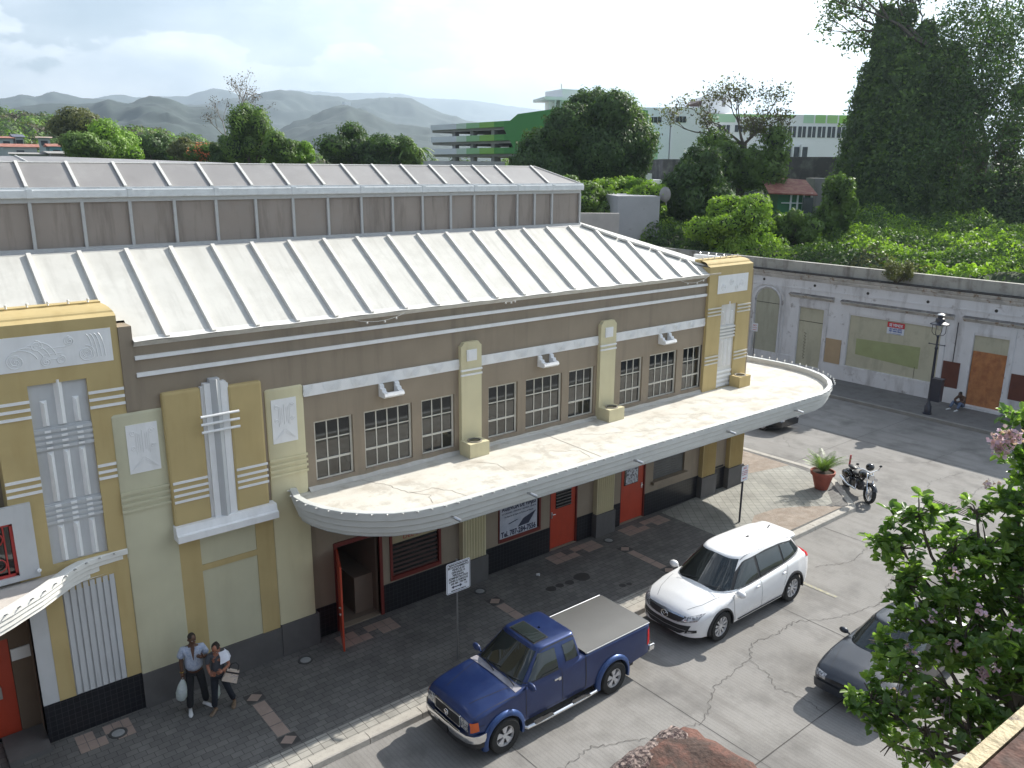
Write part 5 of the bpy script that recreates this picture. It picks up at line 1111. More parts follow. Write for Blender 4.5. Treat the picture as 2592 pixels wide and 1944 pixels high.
# door surrounds
for y0, y1, z1 in ((22.85, 24.8, 3.95), (13.72, 15.7, 3.9), (16.72, 21.87, 3.95)):
    MB().box(X0 - .035, X0, y0, y0 + .22, .75, z1).box(X0 - .035, X0, y1 - .22, y1, .75, z1).box(X0 - .035, X0, y0 + .22, y1 - .22, z1 - .35, z1).build('surround', oldw, H)
bdm = MB().box(X0 + .08, X0 + .12, 23.1, 24.55, .35, 3.54); d1 = bdm.build('boarded_door', oldbeige, H); MB().box(X0 + .07, X0 + .079, 23.1, 24.55, 2.78, 2.81).build('board_joint', darkled, d1)
gf = MB()
for i in range(9): z = .7 + .17 * i; gf.tube([(X0 + .075, 24.15 + .03 * sin(i * 2), z), (X0 + .075, 24.05, z + .05), (X0 + .075, 24.18, z + .11)], .012, 4)
gf.build('graffiti', blackt, d1)
bw = MB().box(X0 + .06, X0 + .12, 16.97, 21.62, .81, 3.5); d2 = bw.build('boarded_shopfront', oldbeige, H)
MB().quad((X0 + .055, 17.86, 2.41), (X0 + .055, 21.17, 2.33), (X0 + .055, 21.15, 1.5), (X0 + .055, 17.87, 1.32)).build('olive_paint_patch', pm('olive_patch', (.31, .34, .165), .9, .08, 2), d2)
MB().box(X0 + .054, X0 + .058, 18.02, 18.04, .81, 1.4).build('board_joint', darkled, d2)
MB().box(X0 - .06, X0, 16.8, 21.8, .70, .81).build('sill', oldw, H)
d3 = MB().box(X0 + .07, X0 + .12, 13.96, 15.47, 2.69, 3.43).build('door_fanlight_board', oldbeige, H)
ply = pm('orange_plywood', (.42, .175, .062), .8, .12, 2, c2=(.30, .11, .04), mixpos=(.45, .65), streak=((.22, .08, .035), .6, (6, 6, 1.2)), fine=.12)
MB().box(X0 + .04, X0 + .09, 13.98, 15.44, .12, 2.69).build('plywood_door', ply, H)
MB().box(X0 - .3, X0 + .04, 13.8, 15.6, 0, .12).build('door_step', oldw, H)
brn = pm('brown_red_board', (.115, .035, .02), .85, .12, 3)
MB().box(X0 - .03, X0, 15.9, 16.68, .68, 2.0).build('brown_board', brn, H); MB().box(X0 - .03, X0, 12.9, 13.67, .62, 1.95).build('brown_board', brn, H)
MB().box(X0 - .03, X0, 21.94, 22.82, .8, 2.1).build('tan_board', pm('tan_board', (.42, .31, .19), .85, .06, 2), H)
# arched doorway far left
yc, hwid = 26.57, .74
pts = [(yc - hwid, .2), (yc - hwid, 3.6)] + [(yc + hwid * cos(a), 3.6 + .72 * sin(a)) for a in np.linspace(pi, 0, 13)][1:] + [(yc + hwid, .2)]
ar = MB().prism(pts, 'x', X0 - .02, X0 + .02).build('arched_door', pm('khaki_door', (.38, .375, .29), .85, .06, 2, streak=((.17, .16, .12), .4, (3, 3, .5))), H)
MB().box(X0 - .03, X0 - .021, yc - hwid, yc + hwid, 3.5, 3.53).build('board_joint', darkled, ar)
am = MB()
ps = [(X0 - .05, yc - hwid - .1, .2), (X0 - .05, yc - hwid - .1, 3.6)] + [(X0 - .05, yc + (hwid + .1) * cos(a), 3.6 + .82 * sin(a)) for a in np.linspace(pi, 0, 15)][1:] + [(X0 - .05, yc + hwid + .1, .2)]
am.tube(ps, .05, 6); am.tube([(x, yc + (y - yc) * 1.28, z + (.14 if z > 3.7 else 0)) for x, y, z in ps], .02, 5); am.build('arch_moulding', oldw, H)
for y, z in ((26.94, 4.8), (23.79, 4.78), (20.81, 4.72), (17.78, 4.68), (14.71, 4.66), (12.0, 4.65)): MB().lathe([(.075, -.012), (.075, -.002)], (X0, y, z), 14, 'x').build('round_vent', black, H)
MB().box(X0 - .02, X0 - .0, 16.24, 16.27, .75, 3.9).build('wall_crack', darkled, H)
# roof slab behind the parapet
MB().box(X0 + .42, 58, 0, 62, 5.3, 5.42).build('roof_slab', pm('mossy_roof', (.10, .10, .06), .95, .3, 1, c2=(.05, .07, .02)), H)
# for sale sign
sg = thing('for_sale_sign', (X0, 19.2, 3.1), 'red, white and blue for sale sign on the boarded shopfront of the white building', 'sign')
wv = pm('white_sign', (.62, .66, .72), .5); rv = pm('red_sign', (.50, .02, .03), .5); bv = pm('blue_lettering', (.02, .06, .30), .6)
MB().box(X0 + .03, X0 + .045, 18.75, 19.62, 2.85, 3.18).build('panel', wv, sg); MB().box(X0 + .028, X0 + .045, 18.75, 19.62, 3.18, 3.44).build('header', rv, sg)
text('lettering', 'SE VENDE', .19, wv, sg, (X0 + .024, 19.185, 3.30), (0, -1, 0), (0, 0, 1), stretch=.82, bold=.006)
text('lettering', '787-603-2397\n787-466-4662', .125, bv, sg, (X0 + .026, 19.185, 3.055), (0, -1, 0), (0, 0, 1), stretch=.95, spacing=.85, bold=.004)
text('lettering', '100 X MENOS $200,000', .06, bv, sg, (X0 + .026, 19.185, 2.89), (0, -1, 0), (0, 0, 1), stretch=.95)

# ---- foliage
def leaf_mat(name, a, b, trans=.32, sc=1.2):
    m = pm(name, a, .55, .22, sc, c2=b, mixpos=(.42, .6), trans=trans, spec=.35); return m
lf_vine = leaf_mat('vine_leaves', (.105, .165, .052), (.058, .096, .034), .25, .35)
lf_bright = leaf_mat('sunlit_vine_leaves', (.29, .42, .06), (.16, .26, .04), .38, .45)
lf_mid = leaf_mat('mid_green_leaves', (.15, .235, .055), (.075, .13, .032), .32, .35)
lf_dark = leaf_mat('dark_green_leaves', (.085, .145, .042), (.046, .088, .026), .28, .3)
lf_olive = leaf_mat('olive_leaves', (0.176, 0.182, 0.074), (0.095, 0.108, 0.043), .25, .5)
lf_brown = leaf_mat('dry_twigs', (.15, .125, .10), (.10, .08, .062), .1, .3)
lf_lime = leaf_mat('lime_leaves', (0.230, 0.365, 0.054), (0.135, 0.243, 0.041), .35, .5)
bark = pm('bark', (.11, .09, .07), .9, .2, 4, bump=.5, bsc=20)
core_m = pm('light_block_fill', (.030, .050, .018), .95, .3, 2)  # dark green of the solid fill added behind leaves to block light
def leaves(P, Nn, size, mat, name, parent=None, aspect=.5, jit=.35, extra=None):
    """P (n,3) centres, Nn (n,3) outward normals; two-triangle folded leaves"""
    n = len(P); r = rng.normal(size=(n, 3)); nn = Nn + r * jit; nn /= np.linalg.norm(nn, axis=1)[:, None]
    u = np.cross(nn, rng.normal(size=(n, 3))); u /= np.linalg.norm(u, axis=1)[:, None] + 1e-9; w = np.cross(nn, u)
    s = (size * rng.uniform(.55, 1.35, n))[:, None]
    V = np.empty((n, 4, 3)); V[:, 0] = P - u * s; V[:, 1] = P - w * s * aspect + nn * s * .15; V[:, 2] = P + u * s; V[:, 3] = P + w * s * aspect + nn * s * .15
    me = bpy.data.meshes.new(name); me.vertices.add(n * 4); me.vertices.foreach_set('co', V.ravel()); me.loops.add(n * 4); me.loops.foreach_set('vertex_index', np.arange(n * 4, dtype=np.int32))
    me.polygons.add(n); me.polygons.foreach_set('loop_start', np.arange(0, n * 4, 4, dtype=np.int32)); me.polygons.foreach_set('loop_total', np.full(n, 4, dtype=np.int32))
    ms = mat if isinstance(mat, (list, tuple)) else [mat]
    for q in ms: me.materials.append(q)
    if len(ms) > 1 and extra is not None: me.polygons.foreach_set('material_index', extra.astype(np.int32))
    me.update(); me.validate(); o = bpy.data.objects.new(name, me); col.objects.link(o)
    if parent: attach(o, parent)
    return o
def blob_points(blobs, n, shell=.28, low=None):
    """blobs: (cx,cy,cz,rx,ry,rz); points near lumpy surfaces, normals outward"""
    bl = np.array(blobs, float); area = (bl[:, 3] * bl[:, 4] + bl[:, 4] * bl[:, 5] + bl[:, 3] * bl[:, 5]); k = rng.choice(len(bl), n, p=area / area.sum())
    d = rng.normal(size=(n, 3)); d /= np.linalg.norm(d, axis=1)[:, None]; f = 1 - shell * rng.random(n) ** 1.6 + np.abs(rng.normal(size=n)) * .075
    # lumps
    ph = bl[k, 0] * 3.1 + bl[k, 1] * 1.7
    f *= 1 + .19 * np.sin(d[:, 0] * 9 + ph) * np.sin(d[:, 1] * 8 + ph * .7) * np.sin(d[:, 2] * 7 + ph * 1.3)
    P = bl[k, :3] + d * bl[k, 3:6] * f[:, None]; Nn = d / bl[k, 3:6]; Nn /= np.linalg.norm(Nn, axis=1)[:, None]
    if low is not None: m = P[:, 2] > low; P, Nn = P[m], Nn[m]
    return P, Nn
def subblobs(c, r, n, s=(.25, .45), squash=1.0, top=False, seed=0):
    rs = np.random.default_rng(seed); o = []
    for i in range(n):
        d = rs.normal(size=3); d /= np.linalg.norm(d)
        if top: d[2] = abs(d[2]) * .9 - .1
        k = rs.uniform(.45, .85); q = rs.uniform(*s); o.append((c[0] + d[0] * r[0] * k, c[1] + d[1] * r[1] * k, c[2] + d[2] * r[2] * k, r[0] * q, r[1] * q, r[2] * q * squash))
    return o
def core(blobs, parent, f=.78, name='light_block_core'):  # dark lumps added inside a crown so light does not pass through
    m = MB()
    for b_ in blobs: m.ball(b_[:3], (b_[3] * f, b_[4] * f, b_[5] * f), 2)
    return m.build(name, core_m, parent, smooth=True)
def limbs(m, base, tips, r0, seed=0):
    rs = random.Random(seed)
    for tip in tips:
        a = Vector(base); b = Vector(tip); p = [a.lerp(b, k / 5) + Vector((rs.uniform(-1, 1), rs.uniform(-1, 1), rs.uniform(-.3, .5))) * (b - a).length * .045 * (0 < k < 5) for k in range(6)]
        m.tube(p, [r0 * (1 - .8 * k / 5) for k in range(6)], 6)
def twig_tree(m, base, tip, r, depth, rs, spread=.7):
    a = Vector(base); b = Vector(tip); l = (b - a).length; p = [a.lerp(b, k / 3) + Vector((rs.uniform(-1, 1), rs.uniform(-1, 1), rs.uniform(-1, 1))) * l * .05 * (k in (1, 2)) for k in range(4)]
    m.tube(p, [r, r * .85, r * .7, r * .55], 5, cap=False)
    if depth <= 0: return [b]
    o = []
    for i in range(rs.choice((2, 3, 3))):
        d = (b - a).normalized() + Vector((rs.uniform(-1, 1), rs.uniform(-1, 1), rs.uniform(-.5, .8))) * spread; d.normalize(); o += twig_tree(m, b, b + d * l * rs.uniform(.55, .8), r * .55, depth - 1, rs, spread)
    return o
def tree(name, ground, c, r, nb, nl, ls, mat, label, group=None, s=(.28, .5), cat='tree', trunk=.25, seed=1, shell=.35, cr=.75, top=False, low=None, mats2=None):
    t = thing(name, ground, label, cat, group)
    bl = subblobs(c, r, nb, s, seed=seed, top=top) + [(c[0], c[1], c[2], r[0] * .6, r[1] * .6, r[2] * .62)]
    P, Nn = blob_points(bl, nl, shell, low); leaves(P, Nn, ls, mat, 'crown', t)
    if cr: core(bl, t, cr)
    m = MB(); fork = Vector((ground[0], ground[1], ground[2] + (c[2] - ground[2]) * .45)); m.tube([ground, Vector(ground).lerp(fork, .5) + Vector((trunk * .3, 0, 0)), fork], [trunk * 1.3, trunk, trunk * .9], 9)
    limbs(m, fork, [b_[:3] for b_ in bl[:7]], trunk * .55, seed); m.build('trunk', bark, t, smooth=True)
    return t
D = lambda px, py, d: at(px, py, d=d)
# vegetation on the flat roof (uncountable mass)
P = []; N_ = []; E_ = []
n = 190000
yy = rng.uniform(2, 64, n); xx = 41.1 + (rng.random(n) ** 1.25) * 24
def vh(x, y):
    h = .35 + .55 * (np.sin(x * .9 + y * .5) * .5 + .5) + .45 * (np.sin(x * .43 - y * .8 + 1) * .5 + .5) + .3 * np.sin(x * 2.1 + 1.3) * np.sin(y * 1.9) + .22 * np.sin(x * 4.3 + y * 1.1) * np.sin(y * 4.7 - x) + .12 * np.sin(x * 9.1) * np.sin(y * 8.3)
    return np.clip(h, .05, 3) * np.clip((x - 40.9) / 1.6, .12, 1) * (1 + .5 * np.clip((y - 22) / 12, 0, 1)) + np.clip((x - 46) / 12, 0, 1) * .8
hh = vh(xx, yy); zz = 5.4 + hh * (1 - .3 * rng.random(n) ** 2)
gx = (vh(xx + .1, yy) - hh) / .1; gy = (vh(xx, yy + .1) - hh) / .1
P = np.stack([xx, yy, zz], 1); Nn = np.stack([-gx, -gy, np.ones(n)], 1); Nn /= np.linalg.norm(Nn, axis=1)[:, None]
sel = rng.random(n); pat = np.sin(xx * .8 + 2) * np.sin(yy * .55 + 1) + .5 * np.sin(xx * 2.3) * np.sin(yy * 1.7)
bare = (yy < 16.5) & (yy > 12.2) & (xx < 42.6); keep = ~(bare & (rng.random(n) < .9))
P, Nn, pat, sel = P[keep], Nn[keep], pat[keep], sel[keep]
mi = np.where(pat + (sel - .5) * .8 > .15, 0, np.where(pat + (sel - .5) * .8 > -.45, 1, 2)); mi = np.where((P[:, 1] > 19) & (P[:, 1] < 23) & (P[:, 0] < 43.5) & (sel > .3), 3, mi)
o = leaves(P, Nn, .105, [lf_bright, lf_mid, lf_dark, lf_olive], 'roof_vines', aspect=.55, jit=.5, extra=mi); tag(o, kind='stuff')
g_ = MB(); gx_ = np.linspace(41, 66, 60); gy_ = np.linspace(1, 65, 130); g_.grid([[(x, y, 5.38 + max(0, float(vh(np.float64(x), np.float64(y))) * .62 - .1)) for y in gy_] for x in gx_]); tag(g_.build('roof_undergrowth', core_m, smooth=True), kind='stuff')
# low ground beyond, plants
# shrub on the parapet
def bush(name, c, r, nb, nl, ls, mat, label, group=None, seed=3, cr=.6, s=(.3, .5), shell=.4, jit=.5, cat='bush', top=False):
    t = thing(name, (c[0], c[1], c[2] - r[2]), label, cat, group); bl = subblobs(c, r, nb + 10, (s[0] * .75, s[1] * .8), seed=seed, top=top); P, Nn = blob_points(bl, int(nl * 1.2), shell); leaves(P, Nn, ls, mat, 'foliage', t, jit=jit)
    if cr: core(bl, t, cr, 'light_block_fill')
    m = MB(); limbs(m, (c[0], c[1], c[2] - r[2]), [b_[:3] for b_ in bl[:9]], max(.015, min(r) * .05), seed); m.build('stem', bark, t); return t
bush('parapet_shrub', (40.15, 19.35, 6.0), (.5, .85, .62), 12, 2600, .045, lf_olive, 'pale olive shrub growing out of the white building parapet', cr=0, s=(.3, .5), shell=.7)
# bushes rising behind the roof
tall = [((1770, 500), 62, 6, 5.0, lf_dark, 'dark vine covered conical tree in front of the grey walls', 'tree', .16, 16000, .5),
        ((1860, 568), 54, 4.2, 3.0, lf_bright, 'bright green vine mound right of the dark conical tree', 'bush', .12, 16000, .5),
        ((1640, 505), 60, 1.8, 2.4, lf_bright, 'light green shrub behind the white shed', 'bush', .12, 5000, .5),
        ((2020, 572), 55, 2.2, 2.4, lf_mid, 'rounded green bush below the rusty roofed shed', 'bush', .12, 7000, .5),
        ((2125, 520), 57, 2.4, 3.6, lf_mid, 'green bush against the huge vine covered tree', 'bush', .13, 8000, .5)]
for k, ((px, py), d, rx, rz, m, lb, ct, ls, nl, sh) in enumerate(tall):
    c = D(px, py, d); rx_ = {0: 2.7, 1: 2.7, 2: 1.5, 3: 1.5, 4: 1.2}[k]; bush('bush' if ct == 'bush' else 'vine_tree', tuple(c), (rx_, rx_, {0: 3.3, 1: 1.9, 2: 1.4, 3: 1.2, 4: 2.2}[k]), 16, nl, ls, m, lb, 'bushes behind the white building' if ct == 'bush' else None, seed=20 + k, cr=.7, cat=ct)
# tree behind with bare upper branches
c = D(1880, 400, 70); t = thing('half_bare_tree', (c.x, c.y, 0), 'half bare tree with leafy green base in front of the white hospital block', 'tree')
bl = subblobs((c.x, c.y, c.z + .3), (3.2, 3.2, 3.0), 12, (.3, .5), seed=5) + subblobs(tuple(D(1950, 425, 69)), (1.5, 1.5, 1.4), 8, (.3, .5), seed=6); P, Nn = blob_points(bl, 18000, .5); leaves(P, Nn, .15, lf_mid, 'crown', t); core(bl, t, .6)
m = MB(); rs = random.Random(4); tips = []
for (px, py), l0 in (((1800, 345), 0), ((1870, 312), 0), ((1920, 328), 0), ((1845, 335), 0), ((1900, 345), 0)): tips += twig_tree(m, (c.x, c.y, c.z + 1), tuple(D(px, py, 70)), .13, 4, rs, .75)
m.tube([(c.x, c.y, 0), (c.x, c.y, c.z + 1.2)], [.5, .25], 8); m.build('trunk', bark, t)
tp = np.array([tuple(v) for v in tips]); tp = np.repeat(tp, 15, 0) + rng.normal(size=(len(tp) * 15, 3)) * .38; leaves(tp, rng.normal(size=tp.shape), .12, [lf_olive, lf_brown], 'twig_leaves', t, extra=(rng.random(len(tp)) < .4).astype(int))
# huge vine covered tree
KT = 1.56; D0 = D; D = lambda px, py, d: D0(px, py, d * KT)
c = D(2310, 380, 50); t = thing('vine_covered_tree', (c.x, c.y, 0), 'huge tree smothered in hanging dark green vines', 'tree')
bl = []; rs = np.random.default_rng(9)
for (px, py, rr, d) in [(2262, 150, .95, 50), (2330, 140, 1.0, 51), (2395, 180, 1.0, 51), (2235, 215, 1.3, 50), (2300, 205, 1.4, 50), (2360, 215, 1.3, 50), (2415, 240, 1.0, 50.5), (2222, 290, 1.5, 50), (2290, 290, 1.9, 49.5), (2365, 300, 1.7, 50), (2430, 300, 1.0, 50.5), (2205, 370, 1.5, 49), (2290, 400, 2.2, 49), (2365, 390, 1.6, 50), (2190, 450, 1.6, 48.5), (2270, 500, 2.3, 48), (2345, 510, 1.9, 48.5), (2170, 530, 1.5, 47.5), (2245, 585, 1.7, 47), (2330, 590, 1.7, 47.5), (2280, 90, .6, 51), (2245, 50, .6, 51), (2300, 40, .45, 51.5), (2345, 85, .55, 51), (2240, 110, .7, 50.5), (2415, 150, .6, 51)]:
    q = D(px, py, d); rr *= KT * .92; bl.append((q.x, q.y, q.z, rr, rr, rr * 1.25))
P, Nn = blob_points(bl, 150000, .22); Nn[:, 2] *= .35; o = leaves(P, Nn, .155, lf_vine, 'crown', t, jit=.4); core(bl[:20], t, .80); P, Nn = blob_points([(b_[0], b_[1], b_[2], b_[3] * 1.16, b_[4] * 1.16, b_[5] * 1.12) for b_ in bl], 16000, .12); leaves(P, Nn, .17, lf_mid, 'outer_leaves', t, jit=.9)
# hanging strands
q = []; 
for i in range(700):
    b_ = bl[rs.integers(len(bl))]; a = rs.uniform(0, 2 * pi); x = b_[0] + b_[3] * cos(a) * 1.0; y = b_[1] + b_[4] * sin(a) * 1.0; z0 = b_[2] + rs.uniform(-.2, .8) * b_[5]; L_ = rs.uniform(1.2, 4)
    for s in np.arange(0, L_, .12): q.append((x + rs.normal() * .07, y + rs.normal() * .07, z0 - s))
q = np.array(q); leaves(q, rng.normal(size=q.shape) * [1, 1, .4], .13, lf_vine, 'hanging_vines', t)
P, Nn = blob_points([(b_[0] - .3, b_[1], b_[2] + b_[5] * .55, b_[3] * .8, b_[4] * .8, b_[5] * .45) for b_ in bl[4:8]], 5000, .3); leaves(P, Nn, .15, lf_mid, 'upper_leaves', t)
m = MB(); m.tube([(c.x, c.y, 0), (c.x, c.y, 12), (c.x + .5, c.y, 19)], [1.2, .9, .5], 10); rs2 = random.Random(5); tips = []
for px, py, d in ((2235, 30, 51), (2290, 10, 51), (2340, 40, 52), (2260, 60, 51), (2395, 90, 52), (2250, 0, 50.5)): tips += twig_tree(m, (c.x, c.y, 20.5), tuple(D(px, py + 50, d)), .2, 3, rs2, .6)
m.build('trunk', bark, t); tp = np.array([tuple(v) for v in tips]); tp = np.repeat(tp, 34, 0) + rng.normal(size=(len(tp) * 34, 3)) * .6; leaves(tp, rng.normal(size=tp.shape), .17, lf_dark, 'top_leaves', t)
# looser tree right of it
c = D(2500, 330, 52); t = thing('sparse_tree', (c.x, c.y, 0), 'sparse dark tree with open branches at the right edge', 'tree')
m = MB(); m.tube([(c.x, c.y, 0), (c.x + .2, c.y + .3, 6), (c.x, c.y, 13)], [.6, .5, .4], 9); rs2 = random.Random(8); tips = []
for px, py, d in ((2480, 130, 53), (2560, 170, 53), (2590, 260, 53), (2440, 230, 52), (2520, 300, 52), (2580, 380, 51), (2450, 370, 51), (2540, 440, 51), (2660, 300, 53), (2640, 420, 52), (2440, 470, 50), (2500, 90, 53), (2420, 330, 51), (2600, 480, 50)):
    b0 = D(2470 + (px - 2470) * .25, min(max(py + 120, 300), 560), 52); tips += twig_tree(m, tuple(b0), tuple(D(px, py, d)), .11, 4, rs2, .8)
m.tube([(c.x, c.y, 13), tuple(D(2480, 300, 52))], [.28, .15], 8)
for py in (300, 400, 500): m.tube([tuple(D(2480, 560, 52)), tuple(D(2470 + (py - 400) * .3, py, 52))], [.25, .12], 8)
m.build('trunk', bark, t); tp = np.array([tuple(v) for v in tips]); k = len(tp); tp = np.repeat(tp, 46, 0) + rng.normal(size=(k * 46, 3)) * .85; leaves(tp, rng.normal(size=tp.shape), .14, lf_dark, 'crown', t)
bl = []
for (px, py, rr, d) in [(2440, 560, 1.5, 49), (2520, 550, 1.7, 49), (2590, 560, 1.6, 49), (2480, 490, 1.3, 50), (2570, 480, 1.4, 50), (2640, 500, 1.8, 50), (2420, 420, .9, 50), (2550, 390, .9, 51)]: rr *= KT; q_ = D(px, py, d); bl.append((q_.x, q_.y, q_.z, rr, rr, rr))
bl += [tuple(D(2560, 330, 51)) + (1.6,) * 3, tuple(D(2480, 260, 51)) + (1.3,) * 3, tuple(D(2590, 240, 51)) + (1.3,) * 3, tuple(D(2470, 380, 51)) + (1.3,) * 3]; P, Nn = blob_points(bl, 34000, .9); leaves(P, Nn, .14, lf_vine, 'lower_foliage', t); core(bl[:6], t, .6)
P, Nn = blob_points([(b_[0] - .5, b_[1], b_[2], b_[3] * .7, b_[4] * .7, b_[5] * .7) for b_ in bl[3:]], 3500, .8); leaves(P, Nn, .14, lf_olive, 'side_leaves', t)
D = D0
# big round tree in front of the car park
c = D(1470, 385, 74); t = thing('broad_tree', (c.x, c.y, 0), 'broad round dark green tree in front of the green car park', 'tree')
bl = []
for (px, py, rr) in [(1500, 300, 2.3), (1560, 320, 2.2), (1440, 330, 2.0), (1600, 370, 1.9), (1530, 390, 2.9), (1450, 400, 2.6), (1370, 385, 1.9), (1340, 430, 1.7), (1400, 450, 2.2), (1480, 460, 2.3), (1560, 450, 2.1), (1610, 410, 1.3), (1330, 470, 1.2), (1550, 285, 1.6), (1470, 285, 1.4), (1590, 330, 1.5)]:
    q_ = D(px, py, 74 + rs.uniform(-1.5, 1.5)); bl.append((q_.x, q_.y, q_.z, rr, rr, rr))
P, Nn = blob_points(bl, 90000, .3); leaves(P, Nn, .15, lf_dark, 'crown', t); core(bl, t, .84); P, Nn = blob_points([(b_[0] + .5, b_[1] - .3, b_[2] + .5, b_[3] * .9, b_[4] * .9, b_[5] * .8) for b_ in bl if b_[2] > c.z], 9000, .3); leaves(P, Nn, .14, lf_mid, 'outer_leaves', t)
MB().tube([(c.x, c.y, 0), (c.x, c.y, c.z - 3)], [.8, .6], 9).build('trunk', bark, t)
# bushes between it and the shed
for k, (px, py, d, rx, rz, mt, lb) in enumerate([(1500, 520, 60, 2.2, 1.9, lf_mid, 'green bush below the broad round tree beside the skylight'), (1560, 495, 64, 2.4, 1.4, lf_bright, 'bright bush between the broad tree and the air conditioners'), (1430, 500, 66, 2.0, 1.6, lf_mid, 'bush at the left foot of the broad round tree'), (1590, 480, 66, 1.8, 1.0, lf_lime, 'small lime green bush under the right side of the broad tree')]):
    c = D(px, py, d); bush('bush', tuple(c), (rx, rx, rz), 12, 7000, .14, mt, lb, 'bushes behind the white building', seed=40 + k)
# trees behind the skylights
specs = [('round_tree', 640, 360, 95, 2.6, 3.6, lf_mid, 'tall leafy tree rising behind the middle of the skylight', .15), ('round_tree', 705, 385, 92, 2.0, 1.9, lf_mid, 'low round tree just right of the tall leafy tree', .14),
         ('round_tree', 755, 392, 92, 1.5, 1.3, lf_lime, 'small light green tree behind the skylight beside the tall leafy tree', .13), ('spreading_tree', 900, 375, 100, 4.0, 2.6, lf_dark, 'wide dark tree behind the skylight left of the palm tops', .17),
         ('spreading_tree', 985, 385, 98, 3.2, 2.0, lf_dark, 'dark tree joined to the right side of the wide dark tree', .17), ('round_tree', 1040, 392, 96, 1.6, 1.7, lf_mid, 'small tree behind the skylight near the parked car', .14),
         ('round_tree', 395, 375, 130, 3.4, 2.8, lf_dark, 'dark round tree in front of the wooded hill', .2), ('lime_tree', 295, 375, 120, 3.6, 2.9, lf_lime, 'bright lime green tree by the teal house', .2), ('round_tree', 215, 385, 112, 3.0, 2.0, lf_mid, 'green tree right of the red roofed houses', .18),
         ('olive_tree', 195, 335, 135, 4.2, 3.0, lf_olive, 'dull olive tree above the red roofed houses', .2), ('flame_tree', 520, 392, 110, 2.2, 1.2, lf_mid, 'orange flowering tree behind the skylight', .15), ('round_tree', 575, 385, 100, 2.0, 2.0, lf_dark, 'dark tree under the bare grey tree', .15),
         ('round_tree', 480, 385, 120, 2.6, 1.7, lf_olive, 'olive tree between the hill and the orange flowering tree', .18)]
flower = pm('orange_blossom', (.62, .16, .05), .7, .2, 5)
for k, (nm, px, py, d, rx, rz, mt, lb, ls) in enumerate(specs):
    c = D(px, py, d); t = tree(nm, (c.x, c.y, 0), tuple(c), (rx, rx, rz), 14, int(7000 + rx * 1800), ls, mt, lb, 'trees behind the market building', seed=60 + k, shell=.4, trunk=.3, cr=.7)
    if nm == 'flame_tree': P, Nn = blob_points([(c.x, c.y, c.z + .3, rx * .9, rx * .9, rz * .9)], 450, .2); leaves(P, Nn, .16, flower, 'blossom', t)
for k, (px, py, d) in enumerate(((600, 345, 115), (1035, 352, 112))):
    pass
c = D(600, 365, 118); t = thing('bare_tree', (c.x, c.y, 0), 'grey leafless tree standing behind the tall leafy tree', 'tree'); m = MB(); rs2 = random.Random(12)
tips = []
for px, py in ((590, 300), (620, 305), (570, 330), (635, 330)): tips += twig_tree(m, (c.x, c.y, c.z - 1), tuple(D(px, py + 15, 118)), .16, 4, rs2, .6)
m.tube([(c.x, c.y, 0), (c.x, c.y, c.z - .8)], [.4, .25], 7); m.build('trunk', pm('pale_bark', (.26, .24, .22), .9), t); tp = np.array([tuple(v) for v in tips]); tp = np.repeat(tp, 4, 0) + rng.normal(size=(len(tp) * 4, 3)) * .35; leaves(tp, rng.normal(size=tp.shape), .12, lf_brown, 'dry_leaves', t)
# palms near the car park
def palm(px, py, d, label, rr=2.2):
    c = D(px, py, d); t = thing('palm_tree', (c.x, c.y, 0), label, 'palm tree', 'palms beside the car park'); MB().tube([(c.x, c.y, 0), (c.x + .2, c.y, c.z)], [.22, .15], 7).build('trunk', bark, t); m = MB()
    for i in range(16):
        a = i * 2.4; el_ = random.uniform(-.1, .9); pts = [(c.x + rr * s * cos(a) * cos(el_ * (1 - s)), c.y + rr * s * sin(a), c.z + rr * (sin(el_) * s - .75 * s * s)) for s in np.linspace(0, 1, 6)]
        for j in range(5):
            p0 = Vector(pts[j]); p1 = Vector(pts[j + 1]); w = Vector((-sin(a), cos(a), 0)) * .28 * (1 - j / 6)
            m.quad(p0 - w - Vector((0, 0, .12)), p1 - w * .8 - Vector((0, 0, .12)), p1, p0); m.quad(p0, p1, p1 + w * .8 - Vector((0, 0, .12)), p0 + w - Vector((0, 0, .12)))
    m.build('frond', lf_mid, t)
palm(1030, 375, 96, 'palm tree behind the wide dark tree', 2.0); palm(1062, 378, 104, 'small palm tree left of the car park', 1.9)

# ------------------------------------------------------------ car park and hospital
def panel_mat(nm, c): return pm(nm, c, .6, .03, .3)
PW = panel_mat('panel_pale_blue', (.70, .73, .78)); PG = [panel_mat('panel_white_green', (.56, .68, .58)), panel_mat('panel_pale_green', (.28, .52, .26)), panel_mat('panel_light_green', (.24, .48, .09)), panel_mat('panel_green', (.08, .30, .06)), panel_mat('panel_deep_green', (.05, .24, .05))]
hw_ = panel_mat('hospital_white', (.83, .85, .92)); hw2 = panel_mat('hospital_light', (.84, .85, .86)); dwin = pm('distant_window', (.045, .055, .065), .15, .3, .8); grc = pm('grey_concrete', (.30, .29, .28), .9, .1, .3)
